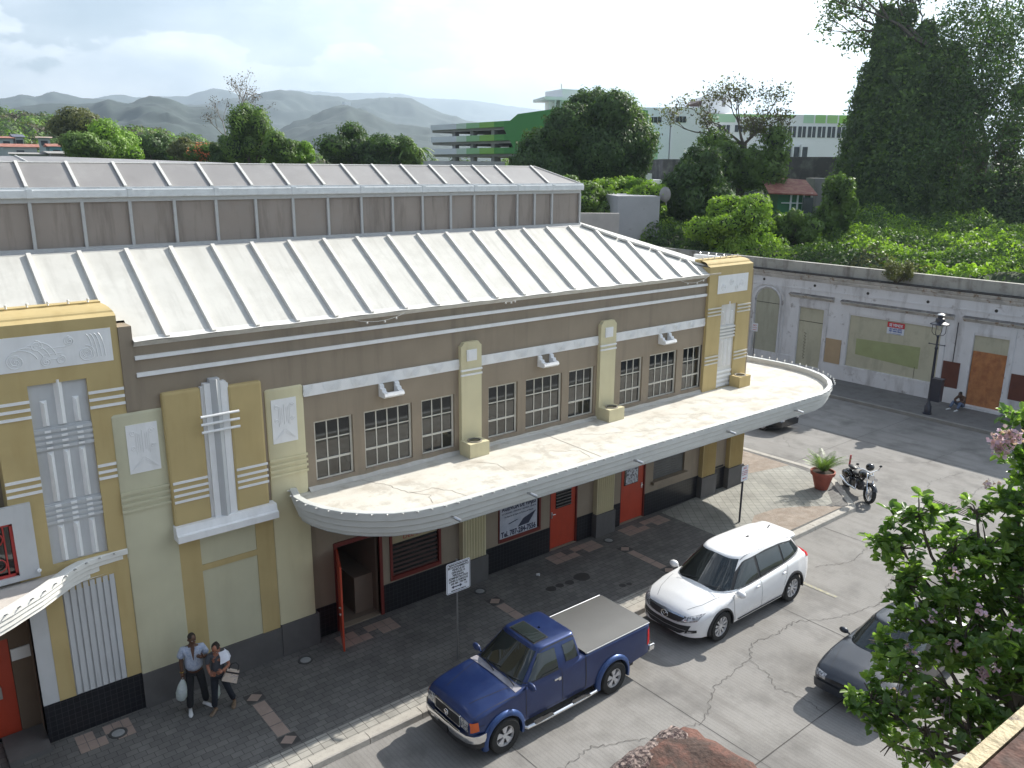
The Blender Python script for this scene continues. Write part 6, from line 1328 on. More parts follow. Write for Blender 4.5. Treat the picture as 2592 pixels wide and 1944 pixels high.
# left end of the parking deck: vertical plane through two pixel-defined points, seen obliquely
gA = D(1090, 330, 125); gB = D(1330, 330, 108); gdir = Vector((gB.x - gA.x, gB.y - gA.y, 0)); gL = gdir.length; gdir.normalize(); gn = Vector((gdir.y, -gdir.x, 0))
if gn.dot(Vector((-gA.x, -gA.y, 0))) < 0: gn = -gn
def GP(s, z, o=0): q = Vector((gA.x, gA.y, 0)) + gdir * s + gn * o; return (q.x, q.y, z)
def zat(px, py, s):
    q = Vector((gA.x, gA.y, 0)) + gdir * s; return at(px, py, d=math.hypot(q.x, q.y)).z
def gslab(m, s0, s1, z0, z1, o0=0, o1=-.4):
    P_ = [GP(s0, z0, o0), GP(s1, z0, o0), GP(s1, z1, o0), GP(s0, z1, o0), GP(s0, z0, o1), GP(s1, z0, o1), GP(s1, z1, o1), GP(s0, z1, o1)]
    m.add(P_, [(0, 1, 2, 3), (5, 4, 7, 6), (4, 0, 3, 7), (1, 5, 6, 2), (3, 2, 6, 7), (4, 5, 1, 0)])
CP = thing('car_park', (gA.x, gA.y, 0), 'open multi storey car park with white to green panels', 'building')
z1 = [zat(1090, y, 0) for y in (316, 330, 346, 361, 376, 392)]; 
lev = [(zat(1090, 330, 0), zat(1090, 317, 0)), (zat(1090, 361, 0), zat(1090, 347, 0)), (zat(1090, 391, 0), zat(1090, 377, 0))]
segs = [0, .30, .41, .55, .70, .80, 1.0]; sm = [PW, PG[0], PG[1], PG[2], PG[3], PG[4]]
for z0, z1_ in lev:
    for i in range(6):
        m = MB(); gslab(m, segs[i] * gL, segs[i + 1] * gL - .02, z0, z1_); m.build('parapet_panel', sm[i], CP)
    m = MB(); gslab(m, 0, gL, z0 - .35, z0, -.3, -16); m.build('deck', grc, CP)
m = MB()
for s in (.22, .42, .64, .86):
    for dp in (-.5, -8, -15): gslab(m, s * gL, s * gL + .7, 0, lev[0][0], dp, dp - .7)
m.build('column', grc, CP); m = MB(); gslab(m, .5 * gL, .62 * gL, 0, lev[0][0], -6, -12); gslab(m, .68 * gL, .95 * gL, 0, lev[0][0], -15, -15.5); m.build('core_wall', pm('dim_concrete', (.16, .155, .15), .9), CP)
# tall green end block
zt = zat(1290, 290, gL * .85); m = MB(); P_ = [(.80, lev[0][0] - .3), (1.0, lev[2][0] - 2), (1.45, lev[2][0] - 2), (1.45, zt + .5), (.93, zt), (.84, lev[0][1] - .2), (.80, lev[0][1] - .3)]
for o_ in (0, -12): m.quad(*[GP(s * gL, z, .05 + o_) for s, z in P_])
nP = len(P_)
for i in range(nP): a_, b_ = P_[i], P_[(i + 1) % nP]; m.quad(GP(a_[0] * gL, a_[1], .05), GP(b_[0] * gL, b_[1], .05), GP(b_[0] * gL, b_[1], -11.95), GP(a_[0] * gL, a_[1], -11.95))
m.build('end_block', PG[4], CP)
# stair tower and water tank pavilion
TW = thing('rooftop_tower', tuple(D(1440, 300, 112)), 'white rooftop tower with open water tank pavilion on the car park', 'tower')
def cam_box(m, px0, px1, py0, py1, d, depth, skew=0.0):
    """box whose near face fills the given pixel rectangle at distance d, axes along the view heading there"""
    a = at(px0, py1, d=d); b = at(px1, py1, d=d); top = at((px0 + px1) / 2, py0, d=d).z; bot = min(a.z, b.z); ux = Vector((b.x - a.x, b.y - a.y, 0)); L_ = ux.length; ux.normalize(); n_ = Vector((-ux.y, ux.x, 0)); mid = Vector(((a.x + b.x) / 2, (a.y + b.y) / 2, 0))
    if n_.dot(mid) < 0: n_ = -n_
    ux2 = (ux * cos(skew) + n_ * sin(skew)).normalized(); n2 = (n_ * cos(skew) - ux * sin(skew)).normalized(); A_ = Vector((a.x, a.y, 0)); Q = [A_, A_ + ux2 * L_, A_ + ux2 * L_ + n2 * depth, A_ + n2 * depth]
    V = [(q.x, q.y, bot) for q in Q] + [(q.x, q.y, top) for q in Q]; m.add(V, [(0, 3, 2, 1), (4, 5, 6, 7), (0, 1, 5, 4), (1, 2, 6, 5), (2, 3, 7, 6), (3, 0, 4, 7)]); return A_, ux2, n2, L_, bot, top
m = MB(); cam_box(m, 1422, 1490, 225, 300, 113, 5, .5); m.build('tower_block', hw2, TW); m = MB(); cam_box(m, 1468, 1480, 230, 262, 112.7, .3, .5); m.build('door', pm('grey_door', (.25, .24, .24), .6), TW)
m = MB(); cam_box(m, 1380, 1470, 244, 252, 112, 6, .3); m.build('canopy', hw2, TW); m = MB(); cam_box(m, 1375, 1470, 280, 288, 112, 6, .3); m.build('platform', hw2, TW)
m = MB()
for px in (1390, 1405, 1418, 1435, 1450): cam_box(m, px, px + 2, 250, 282, 112.2, .2)
m.build('post', hw2, TW); q_ = D(1425, 268, 114); MB().lathe([(1.0, -.9), (1.05, .2), (.8, .6), (.3, .75)], tuple(q_), 14).build('water_tank', pm('tank_grey', (.42, .40, .38), .7), TW)
MB().tube([tuple(D(1421, 225, 112)), tuple(D(1421, 212, 112))], .04, 4).build('antenna', grc, TW)
# hospital
HP = thing('hospital', tuple(at(1700, 500, d=120).xy) + (0,), 'large white hospital block with pale green panels', 'building')
m = MB(); f1 = cam_box(m, 1565, 1692, 271, 460, 120, 18, .22); m.build('west_block', hw_, HP)
m = MB(); f2 = cam_box(m, 1691, 1785, 271, 460, 122, 16, .28); m.build('middle_block', hw2, HP)
m = MB(); f3 = cam_box(m, 1782, 2250, 286, 460, 132, 20, .36); m.build('east_block', hw2, HP)
def on(f, s0, s1, t0, t1, nm, mat, o=.08):
    A_, ux, n2, L_, bot, top = f; m = MB(); P0 = A_ + ux * (L_ * s0) - n2 * o; P1 = A_ + ux * (L_ * s1) - n2 * o; za = top - (top - bot) * t0; zb = top - (top - bot) * t1; P2 = P1 + n2 * o * .9; P3 = P0 + n2 * o * .9
    V = [(p.x, p.y, z) for z in (zb, za) for p in (P0, P1, P2, P3)]; m.add(V, [(0, 1, 5, 4), (1, 2, 6, 5), (3, 0, 4, 7), (4, 5, 6, 7), (0, 3, 2, 1)]); return m.build(nm, mat, HP)
def hwin(f, s0, s1, t0, t1, n=3):
    w = on(f, s0, s1, t0, t1, 'window', dwin); 
    for i in range(1, n): s = s0 + (s1 - s0) * i / n; m_ = on(f, s - .002, s + .002, t0, t1, 'mullion', hw2, .14); m_.parent = w; m_.matrix_parent_inverse = Matrix()
for s0, s1, t0, t1 in ((.58, .82, .125, .20), (.60, .78, .35, .475), (.28, .48, .72, .84), (.55, .75, .72, .84)): hwin(f1, s0, s1, t0, t1)
on(f1, .50, .78, .48, .70, 'green_panel', panel_mat('pale_green_panel', (.44, .66, .46)), .04)
hwin(f2, .12, .40, .12, .20); hwin(f2, .0, .15, .0, .0) if False else None
on(f3, .0, .16, .0, .12, 'green_panel', panel_mat('pale_green_panel', (.44, .66, .46)), .04); on(f3, .16, .5, .0, .04, 'green_panel', panel_mat('grass_green_panel', (.36, .60, .22)), .05)
for k in range(4): on(f3, .56 + k * .07, .62 + k * .07, .0, .12, 'green_panel', [panel_mat('pale_green_panel', (0, 0, 0)), panel_mat('mid_green_panel', (.32, .58, .20)), panel_mat('grass_green_panel', (0, 0, 0)), panel_mat('strong_green_panel', (.30, .60, .10))][k], .05)
for s0 in (.06, .16, .25): hwin(f3, s0, s0 + .07, .16, .26)
for k in range(9): hwin(f3, .36 + k * .058, .405 + k * .058, .17, .33, 2)
for k in range(5): on(f3, .36 + k * .05, .40 + k * .05, .47, .66, 'window', dwin); on(f3, .352 + k * .05, .358 + k * .05, .44, .80, 'fin', hw2, .8); on(f3, .362 + k * .05, .398 + k * .05, .72, .88, 'green_panel', panel_mat('mid_green_panel', (0, 0, 0)), .5)
m = MB(); cam_box(m, 1773, 1852, 245, 285, 136, 6, .3); m.build('roof_block', hw2, HP); m = MB(); cam_box(m, 1836, 1852, 238, 250, 136, 3, .3); m.build('roof_block', hw2, HP); m = MB(); cam_box(m, 1828, 1836, 247, 270, 135.5, .3, .3); m.build('roof_door', pm('grey_door', (.25, .24, .24)), HP)
m = MB(); A1 = at(1732, 270, d=127); A2 = at(1778, 254, d=127); A3 = at(1775, 270, d=127); A4 = at(1748, 256, d=130); m.quad(A1, A3, A2, A4); m.build('skylight_hood', pm('dark_red_roof', (.06, .035, .03), .6), HP)
# grey walls and sheds in the middle distance
def wallthing(name, px0, px1, py0, py1, d, depth, mat, label, skew=.2, cat='wall', tall=True):
    m = MB(); f = cam_box(m, px0, px1, py0, py1, d, depth, skew)
    if tall: m.v = [(x, y, z if i % 8 > 3 else min(z, 0)) for i, (x, y, z) in enumerate(m.v)]
    o = m.build(name, mat, None); return tag(o, label, cat), f
sooty = pm('sooty_concrete_wall', (.085, .08, .085), .9, .25, .4, c2=(.19, .185, .18), mixpos=(.5, .66), streak=((.30, .30, .30), .4, (.8, .8, .15)))
wallthing('concrete_wall', 1674, 1780, 403, 480, 84, 8, sooty, 'dark stained concrete wall left of the half bare tree', .25)
wallthing('concrete_wall', 1985, 2140, 397, 455, 88, 8, sooty, 'dark stained concrete wall left of the huge vine covered tree', .15)
wallthing('concrete_wall', 2055, 2130, 452, 540, 72, 4, pm('stained_grey_wall', (.24, .23, .215), .9, .12, .5, streak=((.10, .09, .08), .7, (1.5, 1.5, .3))), 'light stained wall beside the rusty roofed shed', .2)
wallthing('low_roof', 1580, 1680, 455, 500, 80, 5, hw2, 'flat white roof with air conditioners in front of the hospital', .2, 'building')
for k, (px, py, sz, lb) in enumerate(((1608, 447, .5, 'larger white air conditioner on the flat white roof'), (1634, 452, .4, 'smaller white air conditioner on the flat white roof'))):
    q_ = D(px, py, 79); t = thing('air_conditioner', (q_.x, q_.y, q_.z - .5), lb, 'air conditioner', 'air conditioners on the white roof'); MB().box(-sz, sz, -sz, sz, 0, sz * 2 * 1.2).build('case', whiteplain, t, world=False); MB().lathe([(sz * .7, -.02), (sz * .7, 0)], (-sz - .01, 0, sz * 1.2), 14, 'x').build('fan', black, t, world=False)
m = MB(); f = cam_box(m, 1562, 1672, 497, 560, 56, 7, .25); m.v = [(x, y, z if i > 3 else 0) for i, (x, y, z) in enumerate(m.v)]; o = m.build('shed', pm('white_shed_wall', (.40, .40, .41), .85, .08, 1, c2=(.28, .27, .26), mixpos=(.6, .75)), None); tag(o, 'small white flat roofed shed among the vines', 'shed')
o = wallthing('low_wall', 1470, 1568, 540, 560, 50, .4, pm('pale_wall', (.42, .40, .38), .85, .12, 1), 'low pale wall right of the skylight end', .1)
# kiosk with rusty roof
q0 = D(1990, 540, 66); KS = thing('rusty_roof_shed', (q0.x, q0.y, 0), 'green shed with rusty red roof and white window grid', 'shed')
m = MB(); f = cam_box(m, 1965, 2052, 488, 550, 66, 4, .2); m.v = [(x, y, z if i > 3 else 4) for i, (x, y, z) in enumerate(m.v)]; m.build('wall', pm('green_shed_paint', (.03, .15, .06), .6, .1, 1), KS)
A_, ux, n2, L_, bot, top = f; rm_ = pm('rusty_red_sheet', (.22, .075, .055), .8, .15, 1, c2=(.30, .15, .10)); P0 = A_ - ux * .8 - n2 * .5; P1 = A_ + ux * (L_ + .3) - n2 * .5; P2 = P1 + n2 * 4.6; P3 = P0 + n2 * 4.6
MB().add([(P0.x, P0.y, top), (P1.x, P1.y, top - .1), (P2.x, P2.y, top + .9), (P3.x, P3.y, top + 1.1), (P0.x, P0.y, top - .1), (P1.x, P1.y, top - .2)], [(0, 1, 2, 3), (4, 5, 1, 0)]).build('roof', rm_, KS)
m = MB()
for s in (.38, .58, .75, .98): P0 = A_ + ux * (L_ * s) - n2 * .1; m.box(P0.x - .05, P0.x + .05, P0.y - .05, P0.y + .05, top - 1.9, top)
a_ = A_ + ux * L_ * .1 - n2 * .12; b_ = A_ + ux * L_ - n2 * .12; m.tube([(a_.x, a_.y, top - .75), (b_.x, b_.y, top - .75)], .04, 4).tube([(a_.x, a_.y, top - 1.9), (b_.x, b_.y, top - 1.9)], .04, 4); m.build('window_grid', hw2, KS)
m = MB(); f = cam_box(m, 2030, 2056, 500, 540, 65.7, .2, .2); m.build('window', dwin, KS)
q_ = D(1683, 492, 57); t = thing('satellite_dish', tuple(q_), 'grey satellite dish on the white shed roof', 'dish'); MB().lathe([(.05, -.18), (.35, -.1), (.5, .02)], (0, 0, 0), 16, 'x', cap=False).tube([(0, 0, 0), (.2, 0, -.7)], .04, 6).build('dish', grc, t, world=False)
for k, (px, py, d) in enumerate(((1968, 413, 87),)):
    pass
# white low roofs right behind the skylight
wallthing('long_roof', 1085, 1280, 408, 425, 80, 10, pm('pale_shed_roof', (.45, .45, .46), .7, .1, .5), 'long pale roof behind the skylight below the car park', .1, 'building')

# ------------------------------------------------------------ hillside, houses
hillm = pm('hillside_soil', (.05, .07, .03), .95, .3, .02)
def hill_top(s): return np.interp(s, [0, 40, 110, 200, 260, 330, 420, 500, 560, 640, 800, 1300, 2600], [278, 285, 298, 300, 320, 330, 338, 355, 380, 395, 402, 408, 408])
m = MB(); rows = []
pxs = np.linspace(-500, 2700, 90)
for d, f in ((150, 0), (190, .28), (230, .62), (280, .95), (330, .9), (420, .4), (600, 0)):
    row = []
    for px in pxs:
        q_ = at(px, hill_top(max(px, 0)) + 14, d=280); h = max(q_.z, .5); dr_ = at(px, 430, d=d); row.append((dr_.x, dr_.y, -.5 + h * f))
    rows.append(row)
S(m.grid(rows).build('hill', hillm, smooth=True))
# woods on the hill
n = 170000; px = np.concatenate([rng.uniform(-60, 900, int(n * .8)), rng.uniform(900, 2650, n - int(n * .8))]); dd = rng.uniform(165, 300, n)
Rr = R; v = np.stack([px - 1296, np.full(n, -(430. - 972)), np.full(n, -FPX)], 1) @ R.T; hd = v[:, :2] / np.linalg.norm(v[:, :2], axis=1)[:, None]
ht = np.array([at(float(max(p, 0)), float(hill_top(max(p, 0))) + 14, d=280).z for p in np.linspace(-60, 2650, 300)]); hz = np.interp(px, np.linspace(-60, 2650, 300), ht); fz_ = np.interp(dd, [150, 190, 230, 280, 330], [0, .28, .62, .95, .9])
# crowns: cluster centres
nc = 1500; ci = rng.choice(n, nc, replace=False); cx, cy = hd[ci, 0] * dd[ci], hd[ci, 1] * dd[ci]; cz = hz[ci] * fz_[ci]; cr0 = rng.uniform(2.0, 4.2, nc); kind = rng.choice(5, nc, p=[.34, .3, .16, .12, .08])
k = rng.choice(nc, n); d_ = rng.normal(size=(n, 3)); d_ /= np.linalg.norm(d_, axis=1)[:, None]; d_[:, 2] = np.abs(d_[:, 2]); rr_ = cr0[k] * (1 - .2 * rng.random(n))
P = np.stack([cx[k] + d_[:, 0] * rr_, cy[k] + d_[:, 1] * rr_, cz[k] + d_[:, 2] * rr_ * .95 + .8], 1)
o = leaves(P, d_, .42, [lf_dark, lf_mid, lf_olive, lf_brown, lf_lime], 'hillside_woods', extra=kind[k]); tag(o, kind='stuff')
m = MB(); sub = np.argsort(dd[ci])[:700]
for i in range(nc): m.ball((cx[i], cy[i], cz[i] + .4), (cr0[i] * .82,) * 3, 1)
tag(m.build('hillside_light_block', core_m, smooth=True), kind='stuff')  # dark balls added inside the hill crowns to block light
# houses
teal = pm('teal_house_wall', (.13, .30, .34), .8, .08, .5); rroof = pm('rusty_house_roof', (.30, .10, .07), .8, .12, .6, c2=(.40, .22, .16)); pw = pm('pale_house_wall', (.36, .40, .40), .8, .1, .4)
houses = [(10, 95, 364, 384, 150, rroof, pw, 'long low house with red roof on the far left hillside'), (128, 160, 364, 381, 152, rroof, teal, 'teal house with rusty red roof at the foot of the hill'), (0, 34, 345, 356, 168, rroof, pw, 'house with pale rusty roof at the left edge'), (97, 127, 346, 352, 165, pm('pink_roof', (.5, .38, .32), .8), pw, 'small pink roofed house above the teal house'), (40, 60, 340, 356, 170, pm('blue_grey_roof', (.12, .13, .18), .7), pw, 'small house with blue grey wall between the red roofs'), (130, 200, 383, 397, 140, grc, pm('grey_house', (.30, .28, .31), .8, .2, .4), 'low grey building with dark openings behind the skylight'), (30, 130, 386, 396, 142, grc, pw, 'low pale blue building with dark windows')]
for k, (a, b, y0, y1, d, rm_, wl_, lb) in enumerate(houses):
    q_ = D((a + b) / 2, y1, d); t = thing('house', (q_.x, q_.y, q_.z - 3), lb, 'house', 'houses on the hillside'); m = MB(); f = cam_box(m, a, b, y0 + (y1 - y0) * .4, y1 + 6, d, 6, .1 * (k % 3)); m.v = [(x, y, z if i > 3 else z - 8) for i, (x, y, z) in enumerate(m.v)]; m.build('wall', wl_, t)
    A_, ux, n2, L_, bot, top = f; e = .4; zt_ = at((a + b) / 2, y0, d=d + 3).z; P0 = A_ - ux * e - n2 * e; P1 = A_ + ux * (L_ + e) - n2 * e; P2 = P1 + n2 * 3.6; P3 = P0 + n2 * 3.6; P4 = P1 + n2 * 7; P5 = P0 + n2 * 7
    MB().add([(P0.x, P0.y, top), (P1.x, P1.y, top), (P2.x, P2.y, zt_), (P3.x, P3.y, zt_), (P4.x, P4.y, top), (P5.x, P5.y, top)], [(0, 1, 2, 3), (3, 2, 4, 5), (1, 4, 2), (0, 3, 5)]).build('roof', rm_, t)
    nW = max(1, int(L_ / 3))
    for i in range(nW):
        s = (i + .5) / nW; P0 = A_ + ux * (L_ * s - .5) - n2 * .05; P1 = P0 + ux * 1.0; MB().quad((P0.x, P0.y, top - 1.3), (P1.x, P1.y, top - 1.3), (P1.x, P1.y, top - .5), (P0.x, P0.y, top - .5)).build('window', dwin, t)

# ------------------------------------------------------------ mountains
from mathutils import noise as mnoise
mtm = pm('mountain_forest', (.026, .042, .036), .95, .25, .012, c2=(.040, .054, .042), mixpos=(.5, .7))
def ridge(name, prof, d, depth, seed, rough=1.0):
    rs = np.random.default_rng(seed); xs = np.linspace(-900, 3300, 520); py = np.interp(xs, [p[0] for p in prof], [p[1] for p in prof])
    nz = np.zeros_like(xs)
    for o_ in range(1, 7): nz += np.sin(xs * .008 * 2 ** o_ + rs.uniform(0, 9)) * 3.2 * .55 ** o_ * rough
    for o_ in range(5): nz += np.interp(xs, np.linspace(-900, 3300, 60 * 2 ** o_), rs.normal(size=60 * 2 ** o_)) * 1.4 * .55 ** o_ * rough
    py = py + nz; top = []
    for x, y in zip(xs, py): top.append(at(float(x), float(y), d=d))
    rows = []; K = 60
    for k in range(K + 1):
        f = k / K; row = []
        for i, q_ in enumerate(top):
            L_ = math.hypot(q_.x, q_.y); ux, uy = q_.x / L_, q_.y / L_; dist = d - depth * f; sc_ = d * .11; nz_ = mnoise.ridged_multi_fractal(Vector((ux * dist / sc_ + seed * 7, uy * dist / sc_, 0)), 1.0, 2.1, 5, 1.0, 2.0) - .9
            hz_ = q_.z * ((1 - f) ** 1.1 + .21 * nz_ * min(1, f * 5) * (1 - f) ** .6)
            row.append((ux * dist, uy * dist, max(hz_, -.5 if f < 1 else -1)))
        rows.append(row)
    back = [(q_.x * 1.08, q_.y * 1.15, -1) for q_ in top]
    S(MB().grid([back] + rows).build(name, mtm, smooth=True, recalc=False))
ax = lambda L_: [(x * .4521, 180 + y * .4521) for x, y in L_]
bx_ = lambda L_: [(900 + x * .3617, 180 + y * .3617) for x, y in L_]
ridge('mountain', [(-900, 285)] + ax([(0, 225), (220, 185), (400, 178), (520, 175), (600, 160), (700, 186), (780, 168), (850, 155), (950, 165), (1050, 205), (1180, 200), (1300, 245), (1400, 295), (1480, 330)]) + ax([(1560, 330), (1640, 290), (1700, 270), (1850, 212), (1935, 188), (2000, 218), (2100, 240)]) + bx_([(0, 285), (150, 312), (300, 362), (420, 385), (520, 400), (900, 480)]) + [(1600, 400), (3300, 405)], 1700, 900, 1)
ridge('mountain', [(-900, 200)] + ax([(0, 150), (60, 150), (120, 135), (200, 145), (290, 116), (400, 140), (490, 155), (620, 160), (750, 182), (900, 175), (1050, 190), (1180, 178), (1300, 155), (1400, 155), (1480, 122), (1570, 104), (1700, 118), (1850, 140), (1950, 165)]) + bx_([(100, 188), (220, 184), (380, 195), (500, 240), (620, 290), (760, 335), (860, 365), (1100, 400), (1400, 460)]) + [(1700, 395), (3300, 405)], 3300, 1300, 2)
ridge('mountain', [(-900, 260)] + ax([(0, 170), (500, 160), (620, 140), (700, 135), (760, 150), (880, 132), (960, 140), (1050, 135), (1100, 112), (1190, 90), (1260, 100), (1330, 130), (1380, 152), (1440, 128), (1480, 150), (1700, 170)]) + [(1100, 300), (1500, 380), (3300, 405)], 5500, 1700, 3)
ridge('mountain', [(-900, 300), (500, 290)] + ax([(1500, 130), (1620, 105), (1750, 115), (1900, 120), (2050, 130), (2200, 128)]) + bx_([(150, 165), (230, 170), (310, 156), (380, 170), (450, 180), (700, 185), (850, 205), (1000, 226), (1150, 262), (1310, 280), (1700, 330), (2200, 380)]) + [(1900, 340), (2400, 390), (3300, 405)], 8000, 2200, 4)
hs_ = thing('hilltop_house', tuple(at(877, 264, d=1690)), 'tiny white house on the pointed hilltop', 'house'); MB().box(-6, 6, -5, 5, -6, 4).build('wall', hw2, hs_, world=False)
# haze box
hz = MB().box(-9600, 9600, -9600, 9600, -1.5, 960).build('haze', None if False else bark); hz.data.materials.clear()
hm_ = bpy.data.materials.new('haze_air'); hm_.use_nodes = True; N = hm_.node_tree.nodes; L = hm_.node_tree.links; N.remove(N['Principled BSDF']); pv = N.new('ShaderNodeVolumePrincipled'); pv.inputs['Color'].default_value = (.68, .84, 1, 1); pv.inputs['Density'].default_value = 2.2e-4; pv.inputs['Anisotropy'].default_value = .4; L.new(pv.outputs[0], N['Material Output'].inputs['Volume']); hz.data.materials.append(hm_); tag(hz, kind='stuff')
# ------------------------------------------------------------ near building under the camera
brick = pm('weathered_brick', (.10, .045, .033), .9, .25, 5, c2=(.06, .036, .028), mixpos=(.45, .56), bump=.8, bsc=18, fine=.3, streak=((.19, .085, .06), .6, (3.5, 3.5, 3.5)))
speck = pm('crumbling_mortar', (.22, .17, .15), .95, .4, 30, c2=(.05, .03, .03), mixpos=(.45, .55), bump=1, bsc=35, fine=.5)
ap = at(1737, 1812, z=8.9)
NB = thing('brick_building', (ap.x - 6, ap.y - 5, 0), 'weathered red brick parapet corner at the bottom edge of the photo', 'building')
x1, y1 = ap.x, ap.y
nb = MB(); nb.box(x1 - 22, x1 - .06, y1 - 14, y1 - .06, 0, 8.55); nb.build('wall', pm('brown_brick_wall', (.12, .06, .045), .9, .2, 2), NB)
def rough_top(m, xa, xb, ya, yb, z, th, seed, step=.045):
    rs = random.Random(seed); nx = max(2, int((xb - xa) / step)); ny = max(2, int((yb - ya) / step)); rows = []
    for i in range(nx + 1):
        row = []
        for j in range(ny + 1):
            e = min(i, nx - i, j, ny - j); row.append((xa + (xb - xa) * i / nx + rs.uniform(-.008, .008), ya + (yb - ya) * j / ny + rs.uniform(-.008, .008), z - (.03 if e == 0 else 0) + rs.uniform(-.007, .007) + .01 * sin(i * .9) * sin(j * .7)))
        rows.append(row)
    m.grid([[(x, y, zz - th) for x, y, zz in rows[0]]] + rows + [[(x, y, zz - th) for x, y, zz in rows[-1]]]); m.grid([[(r[0][0], r[0][1], r[0][2] - th), r[0]] for r in rows]); m.grid([[r[-1], (r[-1][0], r[-1][1], r[-1][2] - th)] for r in rows])
m = MB(); rough_top(m, x1 - .62, x1, y1 - 2.6, y1, 8.9, .4, 1); m.build('parapet_coping', brick, NB, smooth=True, angle=50)
m = MB(); rough_top(m, x1 - 3.5, x1 - .60, y1 - .42, y1 - .02, 8.86, .35, 2); m.build('parapet_coping', brick, NB, smooth=True, angle=50)
m = MB(); rough_top(m, x1 - 3.5, x1 - .05, y1 - .10, y1 + .015, 8.905, .2, 3, .03); m.build('mortar_edge', speck, NB, smooth=True, angle=40)
m = MB(); m.box(x1 - .66, x1 - .60, y1 - 1.6, y1 - .15, 8.84, 8.905); m.build('dark_gap', black, NB)
# ledge at the lower right corner, close to the camera
a = at(2395, 1955, z=10.25); b = at(2600, 1778, z=10.25); d = Vector((b.x - a.x, b.y - a.y)).normalized(); n = Vector((d.y, -d.x))
LG = thing('balcony_ledge', (a.x, a.y, 10.1), 'brick ledge with worn cream painted edge at the lower right corner', 'ledge')
m = MB(); V = []
for s, o_, z in ((-3, 0, 10.25), (6, 0, 10.25), (6, .015, 10.25), (-3, .015, 10.25), (-3, 0, 10.18), (6, 0, 10.18), (6, .015, 10.18), (-3, .015, 10.18)): p = Vector((a.x, a.y)) + d * s + n * o_; V.append((p.x, p.y, z))
m.add(V, [(0, 1, 2, 3), (4, 7, 6, 5), (0, 4, 5, 1), (3, 2, 6, 7), (0, 3, 7, 4), (1, 5, 6, 2)]); m.build('painted_edge', pm('worn_cream_paint', (.42, .34, .20), .7, .15, 12, c2=(.08, .05, .035), mixpos=(.54, .62), bump=.5, bsc=40), LG)
m = MB(); V = []
for s, o_, z in ((-3, .019, 10.253), (6, .019, 10.253), (6, 1.2, 10.253), (-3, 1.2, 10.253), (-3, .019, 9.9), (6, .019, 9.9), (6, 1.2, 9.9), (-3, 1.2, 9.9)): p = Vector((a.x, a.y)) + d * s + n * o_; V.append((p.x, p.y, z))
m.add(V, [(0, 1, 2, 3), (4, 7, 6, 5), (0, 4, 5, 1), (3, 2, 6, 7), (0, 3, 7, 4), (1, 5, 6, 2)]); m.build('brick_top', brick, LG)
# ---- flowering tree
lf_tab = pm('glossy_oval_leaves', (.17, .27, .07), .38, .3, 3, c2=(.27, .38, .10), mixpos=(.45, .6), trans=.48, spec=.5)
lf_tab2 = pm('shaded_oval_leaves', (.10, .18, .05), .4, .25, 3, c2=(.11, .20, .04), mixpos=(.45, .6), trans=.42, spec=.5)
pet = pm('lilac_petals', (.60, .42, .56), .6, .2, 6, trans=.3)
def leaves_dir(P, U, size, mat, name, parent, asp=.26, extra=None, fold=.12):
    n = len(P); U = U / np.linalg.norm(U, axis=1)[:, None]; w = np.cross(U, rng.normal(size=(n, 3)) * .35 + [0, 0, 1]); w /= np.linalg.norm(w, axis=1)[:, None]; nn = np.cross(w, U); s = (size * rng.uniform(.7, 1.3, n))[:, None]
    V = np.empty((n, 6, 3)); V[:, 0] = P; V[:, 1] = P + U * s * .45 - w * s * asp + nn * s * fold; V[:, 2] = P + U * s * .8 - w * s * asp * .8 + nn * s * fold * .6; V[:, 3] = P + U * s - nn * s * .12; V[:, 4] = P + U * s * .8 + w * s * asp * .8 + nn * s * fold * .6; V[:, 5] = P + U * s * .45 + w * s * asp + nn * s * fold
    idx = (np.arange(n)[:, None] * 6 + np.array([0, 1, 2, 3, 0, 3, 4, 5])[None]).ravel().astype(np.int32)
    me = bpy.data.meshes.new(name); me.vertices.add(n * 6); me.vertices.foreach_set('co', V.ravel()); me.loops.add(n * 8); me.loops.foreach_set('vertex_index', idx); me.polygons.add(2 * n); me.polygons.foreach_set('loop_start', np.arange(0, n * 8, 4, dtype=np.int32)); me.polygons.foreach_set('loop_total', np.full(2 * n, 4, dtype=np.int32))
    for q in (mat if isinstance(mat, list) else [mat]): me.materials.append(q)
    if extra is not None: me.polygons.foreach_set('material_index', np.repeat(extra, 2).astype(np.int32))
    me.update(); me.validate(); o = bpy.data.objects.new(name, me); col.objects.link(o); attach(o, parent); return o
bl = []; kx = 1.17179
